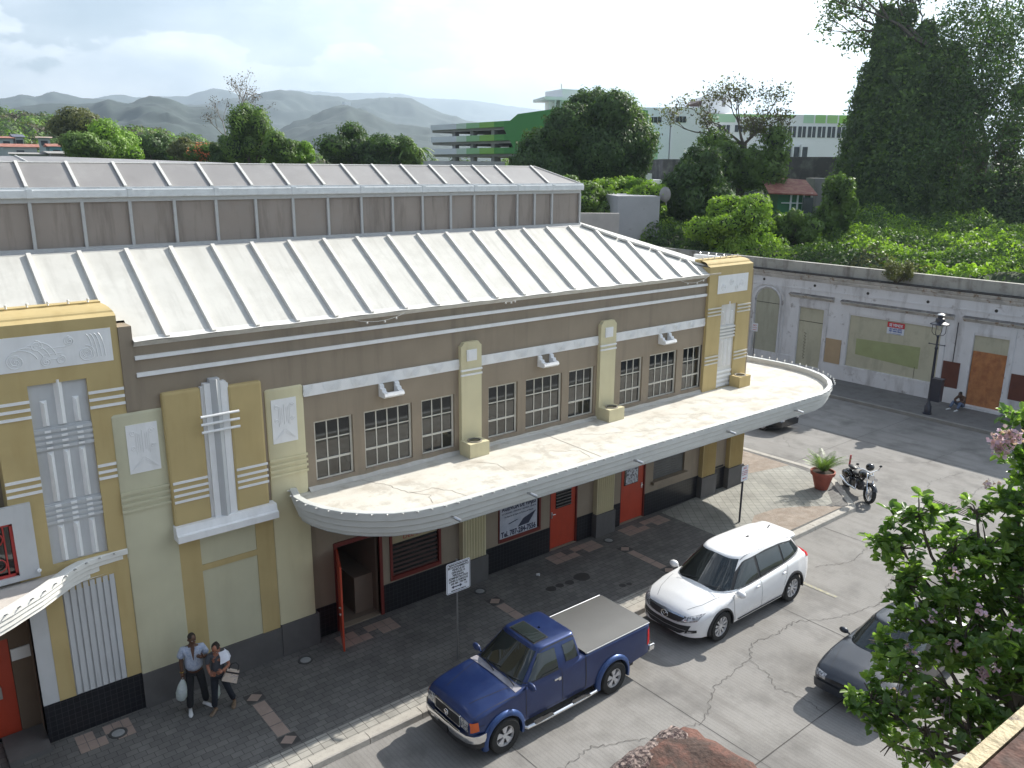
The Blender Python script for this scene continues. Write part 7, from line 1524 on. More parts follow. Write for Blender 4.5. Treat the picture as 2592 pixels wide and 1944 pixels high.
for px, py, r_, dd_, dens in [(1985, 1115, 58, 8.6, 1), (2060, 1190, 62, 8.6, 1), (1945, 1185, 50, 8.5, 1), (2130, 1195, 60, 8.8, 1), (2195, 1090, 55, 9, 1), (2205, 985, 42, 9.2, 1), (2210, 905, 36, 9.3, 1), (1965, 1265, 52, 8.4, .9), (2050, 1290, 75, 8.5, 1), (2150, 1290, 80, 8.7, 1.1), (2210, 1200, 60, 8.8, 1.1), (1985, 1350, 62, 8.2, .9),
                           (2080, 1385, 88, 8.3, 1.1), (2180, 1400, 80, 8.5, 1.1), (1950, 1450, 62, 8.0, .9), (2050, 1490, 72, 8.1, .9), (1885, 1520, 48, 7.8, 1), (1935, 1555, 50, 7.8, .8), (2150, 1510, 75, 8.3, .6), (2000, 1575, 55, 7.9, .38), (2090, 1580, 60, 8.0, .35), (1930, 1610, 40, 7.7, .4), (2170, 1600, 60, 8.2, .4), (2020, 1640, 45, 7.8, .3), (1905, 1400, 30, 8.1, .6), (2110, 1110, 30, 8.8, .5), (2260, 1300, 90, 8.8, 1), (2280, 1100, 90, 9, 1), (2260, 1480, 90, 8.5, .8)]:
    q_ = at(px * kx, py * kx, d=dd_); slant = (q_ - Vector(CAM)).length; rr = r_ * kx / 2081.4 * slant * .93; bl.append((q_.x, q_.y, q_.z, rr, rr * 1.2, rr, dens))
c = bl[12]; FT = thing('flowering_tree', (c[0] + .6, c[1] - .9, 0), 'small tree with glossy green leaves and lilac blossom clusters in the lower right', 'tree')
cc = []; 
for b_ in bl:
    nr = int(26 * b_[6] * (b_[3] / .3) ** 1.5); d_ = rng.normal(size=(nr, 3)); d_ /= np.linalg.norm(d_, axis=1)[:, None]; f_ = rng.random(nr) ** .5; cc.append(np.array(b_[:3]) + d_ * np.array(b_[3:6]) * f_[:, None])
cc = np.concatenate(cc); nl = 10; P = np.repeat(cc, nl, 0); U = rng.normal(size=P.shape) * [1, 1, .55] + [0, 0, .35]; k_ = np.repeat((rng.random(len(cc)) < .5).astype(int), nl)
leaves_dir(P + rng.normal(size=P.shape) * .012, U, .108, [lf_tab, lf_tab2], 'crown', FT, extra=k_)
fl = []; 
for px, py, n_f in [(2165, 958, 9), (2185, 945, 5), (1950, 1405, 5), (1975, 1430, 4), (2030, 1520, 6), (2070, 1400, 5), (2130, 1440, 6), (1975, 1560, 4), (2000, 1440, 5), (2060, 1240, 3), (2100, 1330, 4), (2150, 1060, 4), (2010, 1330, 4), (1925, 1500, 4), (1960, 1540, 5), (2190, 1350, 5), (2110, 1450, 6)]:
    for _ in range(max(1, n_f // 3) if py > 1000 else n_f): q_ = at((px + random.uniform(-22, 22)) * kx, (py + random.uniform(-16, 16)) * kx, d=8.0 if py > 1100 else 8.9); fl.append(tuple(q_))
fl = np.array(fl); P = np.repeat(fl, 14, 0) + rng.normal(size=(len(fl) * 14, 3)) * .028; leaves_dir(P, rng.normal(size=P.shape), .042, pet, 'blossom', FT, asp=.45)
m = MB(); base = (c[0] + .6, c[1] - .9, 0); fork = (c[0] + .4, c[1] - .6, 5.2); m.tube([base, (c[0] + .45, c[1] - .8, 2.6), fork], [.13, .1, .085], 9); rs = random.Random(3)
for b_ in bl:
    a = Vector(fork); b = Vector(b_[:3]); p = [a.lerp(b, k / 6) + Vector((rs.uniform(-1, 1), rs.uniform(-1, 1), rs.uniform(-1, .4))) * .09 * (0 < k < 6) for k in range(7)]; m.tube(p, [.038 * (1 - .7 * k / 6) for k in range(7)], 5)
    for k in range(9):
        d_ = Vector((rs.gauss(0, 1), rs.gauss(0, 1), rs.gauss(.2, .8))).normalized() * b_[3] * rs.uniform(.6, 1.05); m.tube([tuple(b), tuple(b + d_ * .5 + Vector((0, 0, .03))), tuple(b + d_)], [.011, .008, .004], 4)
m.build('trunk', pm('smooth_grey_bark', (.12, .10, .085), .8, .2, 8), FT, smooth=True)

# ------------------------------------------------------------ street furniture
navy = pm('navy_black_paint', (.012, .014, .03), .4, .15, 8, coat=.3)
LP = thing('street_lamp', (37.63, 15.96, 0), 'old style dark street lamp with lantern in front of the white building', 'street lamp')
MB().lathe([(.20, 0), (.20, .06), (.16, .08), (.155, .38), (.12, .42), (.10, .5), (.07, .56), (.062, 1.6), (.055, 3.0), (.075, 3.05), (.075, 3.1), (.05, 3.14), (.045, 3.55), (.07, 3.6), (.03, 3.66)], n=14).build('post', navy, LP, smooth=True, angle=50, world=False)
MB().tube([(0, -.32, 3.24), (0, .32, 3.24)], .022, 8).ball((0, -.34, 3.24), .04, 1).ball((0, .34, 3.24), .04, 1).build('ladder_bar', navy, LP, world=False)
q = MB(); 
for a_ in (0, pi / 2):
    q.tube([(.30 * cos(a_) * s * 1.0, .30 * sin(a_) * s, z) for s, z in ((0, 3.64), (.7, 3.68), (1, 3.8), (1.0, 4.16))], .014, 6); q.tube([(-.30 * cos(a_) * s, -.30 * sin(a_) * s, z) for s, z in ((0, 3.64), (.7, 3.68), (1, 3.8), (1.0, 4.16))], .014, 6)
q.build('lantern_frame', navy, LP, world=False)
MB().lathe([(.40, 4.15), (.38, 4.20), (.20, 4.27), (.18, 4.42), (.12, 4.46), (.12, 4.52)], n=16).build('lantern_hood', navy, LP, smooth=True, world=False)
MB().lathe([(.16, 4.14), (.17, 4.05), (.12, 3.94), (.02, 3.90)], n=14).build('globe', pm('lamp_globe', (.52, .52, .46), .15, .05, 5, spec=.8), LP, smooth=True, world=False)
MB().lathe([(.06, 4.52), (.17, 4.58), (.16, 4.61), (.03, 4.66)], n=12).build('cap', pm('silver_cap', (.6, .6, .6), .3, .05, 6, metal=.8), LP, smooth=True, world=False)
MB().box(-.17, .17, -.50, -.08, .66, 1.66, .03).box(-.19, .19, -.52, -.06, 1.66, 1.72, .01).tube([(0, -.16, 1.5), (0, 0, 1.5)], .02, 6).tube([(0, -.16, .85), (0, 0, .85)], .02, 6).box(-.15, -.14, -.44, -.36, .9, 1.35).build('equipment_box', navy, LP, world=False)
def sign_post(name, loc, h, pr_, m): return MB().lathe([(pr_, 0), (pr_, h)], loc, 8)
S1 = thing('parking_sign', (9.49, 13.47, 0), 'large white sign on thin pole with many lines of black text and double arrow', 'sign', rz=0)
MB().lathe([(.022, 0), (.022, 2.47)], (0, .02, 0), 8).build('pole', pm('galvanised_pole', (.20, .20, .20), .5, .1, 9, metal=.4), S1, world=False)
def rrect(x0, x1, z0, z1, r, y, yb=None):
    P_ = []
    for cx, cz, a0 in ((x1 - r, z1 - r, 0), (x0 + r, z1 - r, pi / 2), (x0 + r, z0 + r, pi), (x1 - r, z0 + r, 3 * pi / 2)):
        for k in range(5): P_.append((cx + r * cos(a0 + k * pi / 8), cz + r * sin(a0 + k * pi / 8)))
    return P_
m = MB(); m.prism(rrect(-.30, .34, 1.70, 2.43, .04, 0), 'y', -.012, 0); p_ = m.build('panel', pm('white_sign_face', (.70, .72, .77), .45, .04, 2), S1, world=False)
m = MB(); o1 = rrect(-.285, .325, 1.715, 2.415, .03, 0); o2 = rrect(-.275, .315, 1.725, 2.405, .025, 0); k = len(o1)
for i in range(k): j = (i + 1) % k; m.quad((o1[i][0], -.0135, o1[i][1]), (o1[j][0], -.0135, o1[j][1]), (o2[j][0], -.0135, o2[j][1]), (o2[i][0], -.0135, o2[i][1]))
m.prism([(-.17, 1.845), (-.11, 1.805), (-.11, 1.832), (.06, 1.832), (.06, 1.805), (.12, 1.845), (.06, 1.885), (.06, 1.858), (-.11, 1.858), (-.11, 1.885)], 'y', -.0145, -.0125); m.build('border_and_arrow', pm('navy_sign_print', (.015, .02, .05), .5), p_, world=False)
for s_, z, sz, st_ in (('MUNICIPIO AUTONOMO DE PONCE', 2.375, .038, .82), ('ESTACIONAMIENTO', 2.318, .07, .86), ('VEHICULOS', 2.252, .07, .9), ('OFICIALES O', 2.186, .07, .9), ('PERSONAL', 2.12, .07, .9), ('ADMINISTRATIVO', 2.054, .07, .92), ('LUNES A SABADOS', 1.988, .066, .9), ('6:00 AM - 7:00 PM', 1.924, .066, .82), ('ORDENANZA NUM. 3 SERIE 1996', 1.757, .032, .85)):
    text('lettering', s_, sz, blackt, p_, (.02, -.0128, z), (1, 0, 0), (0, 0, 1), stretch=st_, world=False, bold=.0022)
text('lettering', 'US', .06, blackt, p_, (.22, -.0128, 1.86), (1, 0, 0), (0, 0, 1), stretch=1.1, world=False)
redt = pm('red_sign_print', (.42, .02, .04), .5)
S2 = thing('no_parking_sign', (20.78, 14.02, 0), 'small white sign with red text on a dark post at the sunny corner', 'sign')
MB().lathe([(.032, 0), (.032, 1.9)], (0, .02, 0), 8).build('post', navy, S2, world=False)
m = MB(); m.prism(rrect(-.16, .17, 1.41, 1.91, .03, 0), 'y', -.03, -.018); p_ = m.build('panel', pm('white_sign_face', (.7, .7, .7)), S2, world=False)
for s_, z, sz in (('NO', 1.83, .11), ('ESTACIONE', 1.735, .05), ('EN NINGUN', 1.675, .05), ('MOMENTO', 1.615, .05)): text('lettering', s_, sz, redt, p_, (.005, -.031, z), (1, 0, 0), (0, 0, 1), world=False)
MB().prism([(-.10, 1.50), (-.05, 1.47), (-.05, 1.49), (.10, 1.49), (.10, 1.51), (-.05, 1.51), (-.05, 1.53)], 'y', -.033, -.031).build('arrow', redt, p_, world=False)
S3 = thing('no_parking_sign', (38.0, 25.7, 0), 'small white no parking sign on the far pavement before the arched door', 'sign')
MB().lathe([(.03, 0), (.03, 2.7)], n=8).build('post', pm('galvanised_pole', (.2, .2, .2)), S3, world=False)
p_ = MB().box(-.05, -.035, -.18, .18, 2.28, 2.72).build('panel', pm('white_sign_face', (.7, .7, .7)), S3, world=False)
text('lettering', 'NO', .14, redt, p_, (-.053, 0, 2.6), (0, -1, 0), (0, 0, 1), world=False); text('lettering', 'ESTACIONE', .055, redt, p_, (-.053, 0, 2.48), (0, -1, 0), (0, 0, 1), world=False)
MB().box(-.056, -.053, -.12, .12, 2.35, 2.375).build('arrow', redt, p_, world=False)
# potted palm
terra = pm('terracotta', (.34, .085, .055), .75, .1, 3, c2=(.26, .07, .05), bump=.15, streak=((.45, .2, .15), .3, (3, 3, 1)))
PP = thing('potted_palm', (25.42, 13.98, 0), 'large terracotta pot with a small palm on the sunny pavement corner', 'potted plant')
MB().lathe([(.20, 0), (.22, .02), (.36, .54), (.41, .545), (.42, .66), (.38, .665), (.36, .6), (.3, .59)], n=28, cap=False).build('pot', terra, PP, smooth=True, angle=40, world=False)
MB().lathe([(.36, .60), (.0, .62)], n=16, cap=False).build('soil', pm('potting_soil', (.05, .035, .025), .95), PP, world=False)
lpm = pm('potted_palm_leaf', (.14, .22, .06), .45, .2, 5, c2=(.26, .32, .13), mixpos=(.5, .7), trans=.3)
rs = random.Random(5)
for i in range(24):
    a = i * 2.399; e = rs.uniform(.8, 1.45); L_ = rs.uniform(.75, 1.1); m = MB(); pts = []
    for s in np.linspace(0, 1, 7): r_ = L_ * (s * cos(e) + .28 * s * s); pts.append(Vector((r_ * cos(a), r_ * sin(a), .62 + L_ * (s * sin(e) - .30 * s * s) * 1.0)))
    m.tube(pts, [.009, .008, .007, .006, .005, .004, .002], 4)
    for k in range(1, 25):
        s = k / 25; j = min(int(s * 6), 5); p = pts[j].lerp(pts[j + 1], s * 6 - j); d = (pts[j + 1] - pts[j]).normalized(); w = d.cross(Vector((0, 0, 1))).normalized()
        for sd in (-1, 1):
            ll = .20 * sin(pi * (s * .8 + .15)) + .03; tip = p + (w * sd + d * .8 - Vector((0, 0, .35))).normalized() * ll; m.quad(p, p.lerp(tip, .4) + d * .011, tip, p.lerp(tip, .4) - d * .011)
    m.build('frond', lpm, PP, world=False)
MB().lathe([(.05, .6), (.035, .85), (.02, .95)], n=8).build('stem', bark, PP, world=False)
# litter
ct = MB().lathe([(.028, 0), (.04, .09), (.036, .09), (.03, .01)], n=12); o = ct.build('paper_cup', whiteplain, None, smooth=True, angle=40); o.location = (13.45, 15.35, .035); o.rotation_euler = (radians(80), 0, .5); tag(o, 'white paper cup lying on the pavement by the black tiled base', 'cup')
# ------------------------------------------------------------ people
def skin_mesh(name, nodes, edges, mat, parent, sub=1, root=0):
    me = bpy.data.meshes.new('tmp'); me.from_pydata([n[:3] for n in nodes], edges, []); o = bpy.data.objects.new('tmp', me); col.objects.link(o)
    o.modifiers.new('s', 'SKIN'); ss = o.modifiers.new('u', 'SUBSURF'); ss.levels = sub; ss.render_levels = sub
    for i, n in enumerate(nodes):
        sv = me.skin_vertices[0].data[i]; sv.radius = (n[3], n[4] if len(n) > 4 else n[3]); sv.use_root = (i == root)
    bpy.context.view_layer.update(); r = bpy.data.meshes.new_from_object(o.evaluated_get(bpy.context.evaluated_depsgraph_get()))
    bpy.data.objects.remove(o); r.materials.clear(); r.materials.append(mat); r.polygons.foreach_set('use_smooth', [True] * len(r.polygons)); r.name = name
    return r
def obj_from(name, me, parent):
    o = bpy.data.objects.new(name, me); col.objects.link(o); o.parent = parent; return o
def chain(ids): return [(ids[i], ids[i + 1]) for i in range(len(ids) - 1)]
def add_parts(me, mbs):
    bm = bmesh.new(); bm.from_mesh(me)
    for mb in mbs:
        vs = [bm.verts.new(v) for v in mb.v]
        for f in mb.f:
            try: q = bm.faces.new([vs[i] for i in f]); q.smooth = True
            except ValueError: pass
    bm.to_mesh(me); bm.free()
def hand_mb(w, p, d, out, curl=.5):
    """palm from wrist w towards p, five fingers along d curling towards 'out'"""
    w = Vector(w); p = Vector(p); d = Vector(d).normalized(); out = Vector(out).normalized(); s = d.cross(out).normalized(); m = MB(); c = w.lerp(p, .5); L_ = (p - w).length
    m.tube([w, w.lerp(p, .35), w.lerp(p, .75), p + d * .012], [.024, .036, .040, .03], 8)
    for k, l in enumerate((.062, .074, .070, .056)):
        b = p + s * (.030 - .020 * k); k1 = b + d * l * .5; k2 = k1 + (d * (1 - curl) + out * curl).normalized() * l * .35; k3 = k2 + (d * (1 - curl * 1.6) + out * curl * 1.6).normalized() * l * .3; m.tube([b, k1, k2, k3], [.010, .0095, .0085, .0065], 6)
    b = w.lerp(p, .3) + s * .03; m.tube([b, b + s * .025 + d * .025, b + s * .03 + d * .055 + out * .02], [.012, .011, .008], 6)
    return m
def head_mb(c, f, skin, tilt=0.0, r=.105):
    """head centred at c facing f: cranium, jaw, nose, brow, ears"""
    c = Vector(c); f = Vector(f).normalized(); s = Vector((0, 0, 1)).cross(f).normalized(); u = f.cross(s).normalized(); m = MB()
    bm = bmesh.new(); bmesh.ops.create_icosphere(bm, subdivisions=3, radius=1); V = []
    for q in bm.verts:
        x, y, z = q.co; w = 1 - .22 * max(0, -z) ** 1.3; fx = y * .100 * (1 + .0 * z); fr = fx - (.012 if (z < .35 and z > -.1 and y > .7) else 0) * (1 - abs(x)) + (.010 if z < -.55 and y > .3 else 0)
        V.append(c + s * (x * .076 * w) + f * fr + u * (z * .122))
    m.add(V, [[v.index for v in fc.verts] for fc in bm.faces]); bm.free()
    m.tube([c + f * .088 + u * .022, c + f * .108 - u * .012, c + f * .116 - u * .028, c + f * .095 - u * .036], [.007, .010, .013, .009], 6)
    for sd in (-1, 1): m.ball(tuple(c + s * sd * .078 - u * .005 - f * .008), (.012, .016, .028), 1)
    m.tube([c + f * .092 - s * .026 - u * .062, c + f * .101 - u * .060, c + f * .092 + s * .026 - u * .062], [.004, .008, .004], 5)
    return m, (c, f, s, u)
def face_details(fr, parent, r=1):
    c, f, s, u = fr; m = MB(); e = MB()
    for sd in (-1, 1): e.ball(tuple(c + s * sd * .030 + f * .086 + u * .006), (.011, .011, .007), 1); m.tube([c + s * sd * .016 + f * .094 + u * .022, c + s * sd * .045 + f * .085 + u * .022], .004, 5)
    e.build('eyes', pm('eye_white', (.5, .48, .45), .3), parent, smooth=True, world=False); m.build('eyebrows', pm('dark_brown_hair', (.02, .014, .01), .8), parent, world=False)
skin_d = pm('dark_skin', (.105, .052, .032), .5, .08, 6); skin_m = pm('tan_skin', (.30, .125, .075), .5, .08, 6); hair_m = pm('dark_brown_hair', (.02, .014, .01))
trous = pm('black_trousers', (.014, .015, .018), .85, .2, 9, bump=.3, bsc=18); shirt = pm('pale_blue_print_shirt', (.42, .47, .57), .8, .08, 14, c2=(.30, .36, .50), mixpos=(.48, .56), bump=.4, bsc=16)
shoe_w = pm('white_shoe', (.62, .62, .62), .5, .05, 9)
def person(loc, face, label, J, cloth):
    """local frame: x = towards the person's left, y = facing; J: joints"""
    rz = math.atan2(face[1], face[0]) - pi / 2; t = thing('person', loc, label, 'person', rz=rz); return t
def shoes(parent, a, f, mat, L_=.27):
    a = Vector(a); f = Vector((f[0], f[1], 0)).normalized(); s = Vector((-f.y, f.x, 0)); rows = []
    for k, (t_, w, h) in enumerate(((-.09, .02, .03), (-.085, .032, .07), (-.03, .036, .085), (.05, .040, .065), (.12, .046, .045), (.165, .036, .035), (.18, .012, .02))):
        c = Vector((a.x, a.y, 0)) + f * t_ * L_ / .27; rows.append([tuple(c + s * w * cos(x) + Vector((0, 0, max(0, h * .5 + h * .5 * sin(x))))) for x in np.linspace(0, 2 * pi, 13)])
    return MB().grid(rows).quad(*rows[0][:-1]).quad(*rows[-1][:-1]).build('shoe', mat, parent, smooth=True, world=False)
def bag_mb(top, h, w, d, seed=0):
    rs = random.Random(seed); rows = []; t_ = Vector(top)
    for k, (f, s) in enumerate(((0, .12), (.12, .35), (.3, .75), (.55, 1.0), (.8, .95), (.95, .6), (1.0, .15))):
        rows.append([tuple(t_ + Vector((w * s * cos(a) * (1 + rs.uniform(-.12, .12)), d * s * sin(a) * (1 + rs.uniform(-.12, .12)), -h * f))) for a in np.linspace(0, 2 * pi, 17)[:-1]])
        rows[-1].append(rows[-1][0])
    return MB().grid(rows)
plast = pm('white_plastic_bag', (.60, .64, .68), .45, .08, 8, c2=(.46, .50, .56), mixpos=(.5, .7), bump=.8, bsc=12, trans=.25)
# --- man facing the camera, in the local frame x -> his left, which is the right side of the photo
def frame(t, face): return t
mt = person((4.30, 15.37, 0), (-.27, -.96), 'man in pale blue open shirt and black trousers holding a white plastic bag', None, None)
# nodes: x left(+), y forward, z (the figure is mirrored by its scale)
nodes = [(0, 0, .95, .115, .09), (0, 0, 1.10, .125, .095), (0, .0, 1.27, .14, .10), (0, -.01, 1.40, .105, .075), (0, 0, 1.47, .055), (0, .015, 1.55, .06),
         (-.17, -.01, 1.40, .055), (-.235, -.01, 1.14, .043), (-.235, .04, .90, .032),
         (.17, -.01, 1.40, .055), (.25, .03, 1.17, .043), (.17, .20, 1.27, .032),
         (-.09, 0, .88, .085), (-.12, .06, .50, .055), (-.15, .08, .10, .04), (.09, 0, .88, .085), (.14, .02, .50, .055), (.17, -.06, .10, .04)]
ed = chain([0, 1, 2, 3, 4, 5]) + [(3, 6), (6, 7), (7, 8), (3, 9), (9, 10), (10, 11), (0, 12), (12, 13), (13, 14), (0, 15), (15, 16), (16, 17)]
me = skin_mesh('body', nodes, ed, skin_d, mt); hm_, fr_ = head_mb((.01, .035, 1.615), (.35, 1, -.12), skin_d)
add_parts(me, [hm_, hand_mb((-.235, .04, .90), (-.232, .05, .83), (0, .05, -1), (.6, .5, 0), .7), hand_mb((.17, .20, 1.27), (.12, .235, 1.31), (-.6, .4, .5), (-.3, -.8, .2), .6)]); bo = obj_from('body', me, mt); face_details(fr_, mt)
c_, f_, s_, u_ = fr_; hr = MB(); hr.ball(tuple(c_ - f_ * .012 + u_ * .022), (.082, .098, .108), 3); hr.v = [v for v in hr.v]; keepf = [f for f in hr.f if all((Vector(hr.v[i]) - c_).dot(u_) > .045 - .3 * max(0, -(Vector(hr.v[i]) - c_).dot(f_)) for i in f)]; hr.f = keepf; hr.m = [0] * len(keepf); hr.build('hair', hair_m, mt, smooth=True, world=False)
nodes = [(0, 0, .88, .185, .14), (0, 0, 1.05, .19, .155), (0, 0, 1.25, .18, .135), (0, -.01, 1.40, .12, .085), (-.18, -.01, 1.395, .08), (-.255, 0, 1.20, .085), (.18, -.01, 1.395, .08), (.262, .01, 1.20, .085)]
me = skin_mesh('shirt', nodes, chain([0, 1, 2, 3]) + [(3, 4), (4, 5), (3, 6), (6, 7)], shirt, mt); so = obj_from('shirt', me, mt)
MB().add([(-.035, .098, 1.45), (.045, .098, 1.45), (.012, .148, 1.20), (-.01, .148, 1.20), (.005, .135, 1.33)], [(0, 1, 4), (1, 2, 4), (2, 3, 4), (3, 0, 4)]).build('open_collar_chest', skin_d, mt, world=False)
MB().tube([(-.05, .09, 1.46), (-.012, .15, 1.19)], .010, 5).tube([(.055, .09, 1.46), (.014, .15, 1.19)], .010, 5).build('collar', shirt, so, world=False)
nodes = [(0, 0, .97, .13, .105), (-.09, 0, .86, .10), (-.12, .06, .50, .075), (-.15, .085, .09, .075), (.09, 0, .86, .10), (.14, .02, .50, .075), (.17, -.06, .09, .075)]
obj_from('trousers', skin_mesh('trousers', nodes, chain([0, 1, 2, 3]) + [(0, 4), (4, 5), (5, 6)], trous, mt), mt)
shoes(mt, (-.15, .10, 0), (.0, 1), shoe_w); shoes(mt, (.17, -.03, 0), (.75, .7), shoe_w)
MB().tube([(-.235 + .036 * cos(a), .04 + .036 * sin(a), .93) for a in np.linspace(0, 2 * pi, 13)], .008, 5).build('wristwatch', pm('gold_metal', (.6, .42, .12), .3, .05, 5, metal=1), mt, world=False)
mw = mt.matrix_world
mt.scale = (-1, 1, 1)
def w2(t, p): p = (-p[0], p[1], p[2]); v = Matrix.Rotation(t.rotation_euler.z, 3, 'Z') @ Vector(p); return v + t.location
b1 = w2(mt, (-.235, .06, .80)); o = bag_mb((0, 0, 0), .50, .13, .10, 2).tube([(0, 0, 0), (.0, 0, .05)], .015, 6).build('plastic_bag', plast, None, smooth=True); o.location = b1; o.rotation_euler = (.05, radians(6), .4); tag(o, "white plastic bag in the man's right hand", 'bag')
b2 = w2(mt, (.36, -.02, .60)); o = bag_mb((0, 0, 0), .52, .10, .08, 5).tube([(0, 0, 0), (-.06, -.02, .34)], .008, 5).build('plastic_bag', plast, None, smooth=True); o.location = b2; o.rotation_euler = (0, -.05, .9); tag(o, 'white plastic bag hanging between the man and the woman', 'bag')
# --- woman
wt = person((4.66, 15.02, 0), (-.38, -.93), 'woman with dark hair bun in dark grey top and trousers walking beside the man', None, None)
wt.scale = (-1, 1, 1)
gtop = pm('dark_grey_top', (.058, .063, .075), .85, .12, 9, bump=.3, bsc=16)
nodes = [(0, 0, .90, .125, .095), (0, .01, 1.06, .11, .09), (0, .02, 1.20, .12, .10), (0, .02, 1.30, .09, .065), (0, .05, 1.36, .045), (0, .08, 1.43, .05),
         (-.145, .02, 1.29, .045), (-.19, .04, 1.06, .037), (-.13, .17, .93, .028), (.145, .02, 1.29, .045), (.22, .07, 1.05, .037), (.10, .25, 1.04, .028),
         (-.08, 0, .84, .08), (-.10, .08, .47, .05), (-.13, .05, .09, .036), (.08, 0, .84, .08), (.15, -.02, .48, .05), (.24, -.12, .10, .036)]
me = skin_mesh('body', nodes, ed, skin_m, wt); hm_, fr_ = head_mb((0, .105, 1.475), (-.15, 1, -.45), skin_m)
add_parts(me, [hm_, hand_mb((-.13, .17, .93), (-.09, .21, .97), (.5, .4, .5), (.3, -.4, .2), .5), hand_mb((.10, .25, 1.04), (.04, .265, 1.03), (-1, .1, -.2), (0, -.6, -.4), .6)]); obj_from('body', me, wt); face_details(fr_, wt)
c_, f_, s_, u_ = fr_; hr = MB(); hr.ball(tuple(c_ - f_ * .016 + u_ * .016), (.086, .104, .112), 3); keepf = [f for f in hr.f if all((Vector(hr.v[i]) - c_).dot(u_) > .035 - .9 * max(0, -(Vector(hr.v[i]) - c_).dot(f_)) for i in f)]; hr.f = keepf; hr.m = [0] * len(keepf); hr.ball(tuple(c_ - f_ * .03 + u_ * .13 + s_ * -.02), (.045, .045, .04), 2); hr.build('hair', hair_m, wt, smooth=True, world=False)
nodes = [(0, 0, .74, .165, .12), (0, 0, .92, .15, .115), (0, .01, 1.08, .13, .105), (0, .02, 1.22, .13, .11), (0, .02, 1.30, .10, .075), (-.15, .02, 1.285, .062), (-.20, .04, 1.10, .062), (.15, .02, 1.285, .062), (.215, .06, 1.12, .062)]
obj_from('top', skin_mesh('top', nodes, chain([0, 1, 2, 3, 4]) + [(4, 5), (5, 6), (4, 7), (7, 8)], gtop, wt), wt)
nodes = [(0, 0, .88, .12, .095), (-.08, 0, .80, .095), (-.10, .08, .47, .068), (-.13, .05, .11, .068), (.08, 0, .80, .095), (.15, -.02, .48, .068), (.24, -.12, .12, .068)]
obj_from('trousers', skin_mesh('trousers', nodes, chain([0, 1, 2, 3]) + [(0, 4), (4, 5), (5, 6)], pm('dark_navy_trousers', (.012, .015, .024), .85, .2, 8, bump=.3, bsc=18), wt), wt)
sh = MB(); sh.grid([[(.04, .085, 1.37), (.07, .12, 1.26), (.06, .14, 1.12)], [(.10, .07, 1.37), (.15, .11, 1.27), (.13, .14, 1.14)], [(.16, .03, 1.37), (.23, .06, 1.27), (.24, .1, 1.17)], [(.14, -.06, 1.36), (.22, -.07, 1.27), (.26, -.05, 1.17)]]); sh.build('white_collar', pm('white_cloth', (.66, .68, .75), .8, .05, 9), wt, smooth=True, world=False)
sandal = pm('brown_sandal', (.16, .11, .07), .5, .2, 12, c2=(.5, .45, .35), mixpos=(.6, .66)); shoes(wt, (-.13, .06, 0), (-.5, .9), sandal, .24); shoes(wt, (.24, -.10, 0), (-.1, 1), sandal, .24)
hb = MB(); hb.add([(-.15, -.045, -.26), (.15, -.045, -.26), (.15, .045, -.26), (-.15, .045, -.26), (-.12, -.03, 0), (.12, -.03, 0), (.12, .03, 0), (-.12, .03, 0)], [(0, 3, 2, 1), (4, 5, 6, 7), (0, 1, 5, 4), (1, 2, 6, 5), (2, 3, 7, 6), (3, 0, 4, 7)])
HB = thing('handbag', tuple(w2(wt, (.30, .18, .99))), "cream handbag with dark strap over the woman's arm", 'bag', rz=wt.rotation_euler.z + .2); HB.rotation_euler = (0, radians(-22), wt.rotation_euler.z)
hb.build('bag_body', pm('cream_bag', (.52, .44, .37), .6, .15, 9, c2=(.30, .27, .30), mixpos=(.58, .66), bump=.4, bsc=14), HB, world=False)
MB().box(-.13, .13, -.05, .05, -.06, -.035).tube([(-.09, 0, 0), (-.07, 0, .12), (0, 0, .16), (.07, 0, .12), (.09, 0, 0)], .012, 6).build('strap', trimb, HB, world=False)
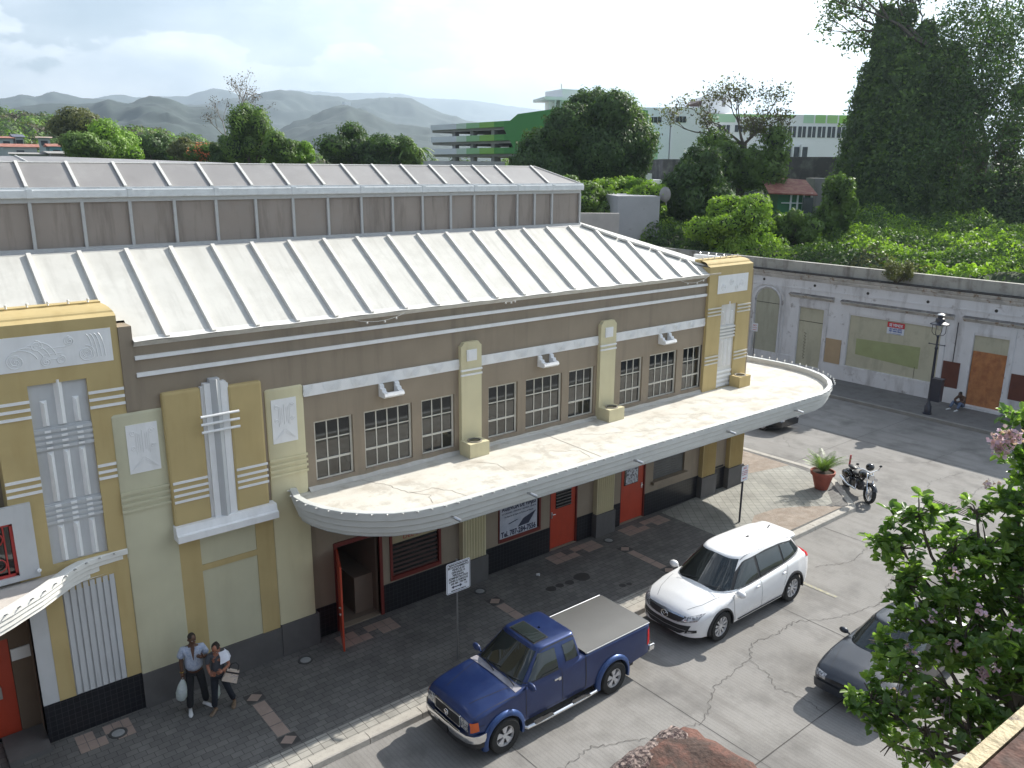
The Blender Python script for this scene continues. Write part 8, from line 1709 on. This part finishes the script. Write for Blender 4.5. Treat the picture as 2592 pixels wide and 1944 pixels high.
# --- person sitting on the door step
pt = thing('person', (39.72, 15.30, 0), 'person in brown top and jeans sitting hunched by the boarded door', 'person', rz=pi / 2 - .25)
jeans = pm('faded_jeans', (.11, .15, .24), .85, .15, 8, bump=.3, bsc=14)
nodes = [(0, 0, .22, .12, .10), (0, .04, .36, .12, .10), (0, .10, .52, .13, .10), (0, .15, .62, .09, .07), (0, .19, .67, .05), (0, .22, .71, .05), (-.15, .14, .60, .05), (-.21, .28, .40, .04), (-.10, .42, .42, .03), (.15, .14, .60, .05), (.23, .28, .42, .04), (.12, .42, .44, .03),
         (-.10, .10, .20, .08), (-.16, .42, .38, .06), (-.16, .56, .06, .04), (.10, .10, .20, .08), (.18, .42, .38, .06), (.20, .60, .06, .04)]
me = skin_mesh('body', nodes, ed, skin_d, pt); hm_, fr_ = head_mb((0, .27, .74), (.1, 1, -.6), skin_d); add_parts(me, [hm_, hand_mb((-.10, .42, .42), (-.06, .47, .42), (.6, .5, -.2), (0, 0, -1), .6), hand_mb((.12, .42, .44), (.08, .47, .44), (-.6, .5, -.2), (0, 0, -1), .6)]); obj_from('body', me, pt); face_details(fr_, pt)
c_, f_, s_, u_ = fr_; hr = MB(); hr.ball(tuple(c_ - f_ * .016 + u_ * .02), (.086, .10, .11), 2); keepf = [f for f in hr.f if all((Vector(hr.v[i]) - c_).dot(u_) > .03 - .6 * max(0, -(Vector(hr.v[i]) - c_).dot(f_)) for i in f)]; hr.f = keepf; hr.m = [0] * len(keepf); hr.build('hair', hair_m, pt, smooth=True, world=False)
nodes = [(0, 0, .22, .15, .12), (0, .04, .36, .15, .12), (0, .10, .52, .15, .12), (0, .15, .62, .11, .08), (-.16, .14, .60, .07), (-.22, .27, .42, .06), (-.12, .40, .42, .05), (.16, .14, .60, .07), (.24, .27, .44, .06), (.14, .40, .44, .05)]
obj_from('jacket', skin_mesh('jacket', nodes, chain([0, 1, 2, 3]) + [(3, 4), (4, 5), (5, 6), (3, 7), (7, 8), (8, 9)], pm('brown_jacket', (.10, .055, .035), .85, .15, 8), pt), pt)
nodes = [(0, .02, .20, .13, .11), (-.10, .12, .20, .095), (-.16, .42, .38, .078), (-.16, .56, .10, .065), (.10, .12, .20, .095), (.18, .42, .38, .078), (.20, .60, .10, .065)]
obj_from('trousers', skin_mesh('trousers', nodes, chain([0, 1, 2, 3]) + [(0, 4), (4, 5), (5, 6)], jeans, pt), pt); shoes(pt, (-.16, .60, 0), (0, 1), shoe_w, .25); shoes(pt, (.20, .64, 0), (.2, 1), shoe_w, .25)
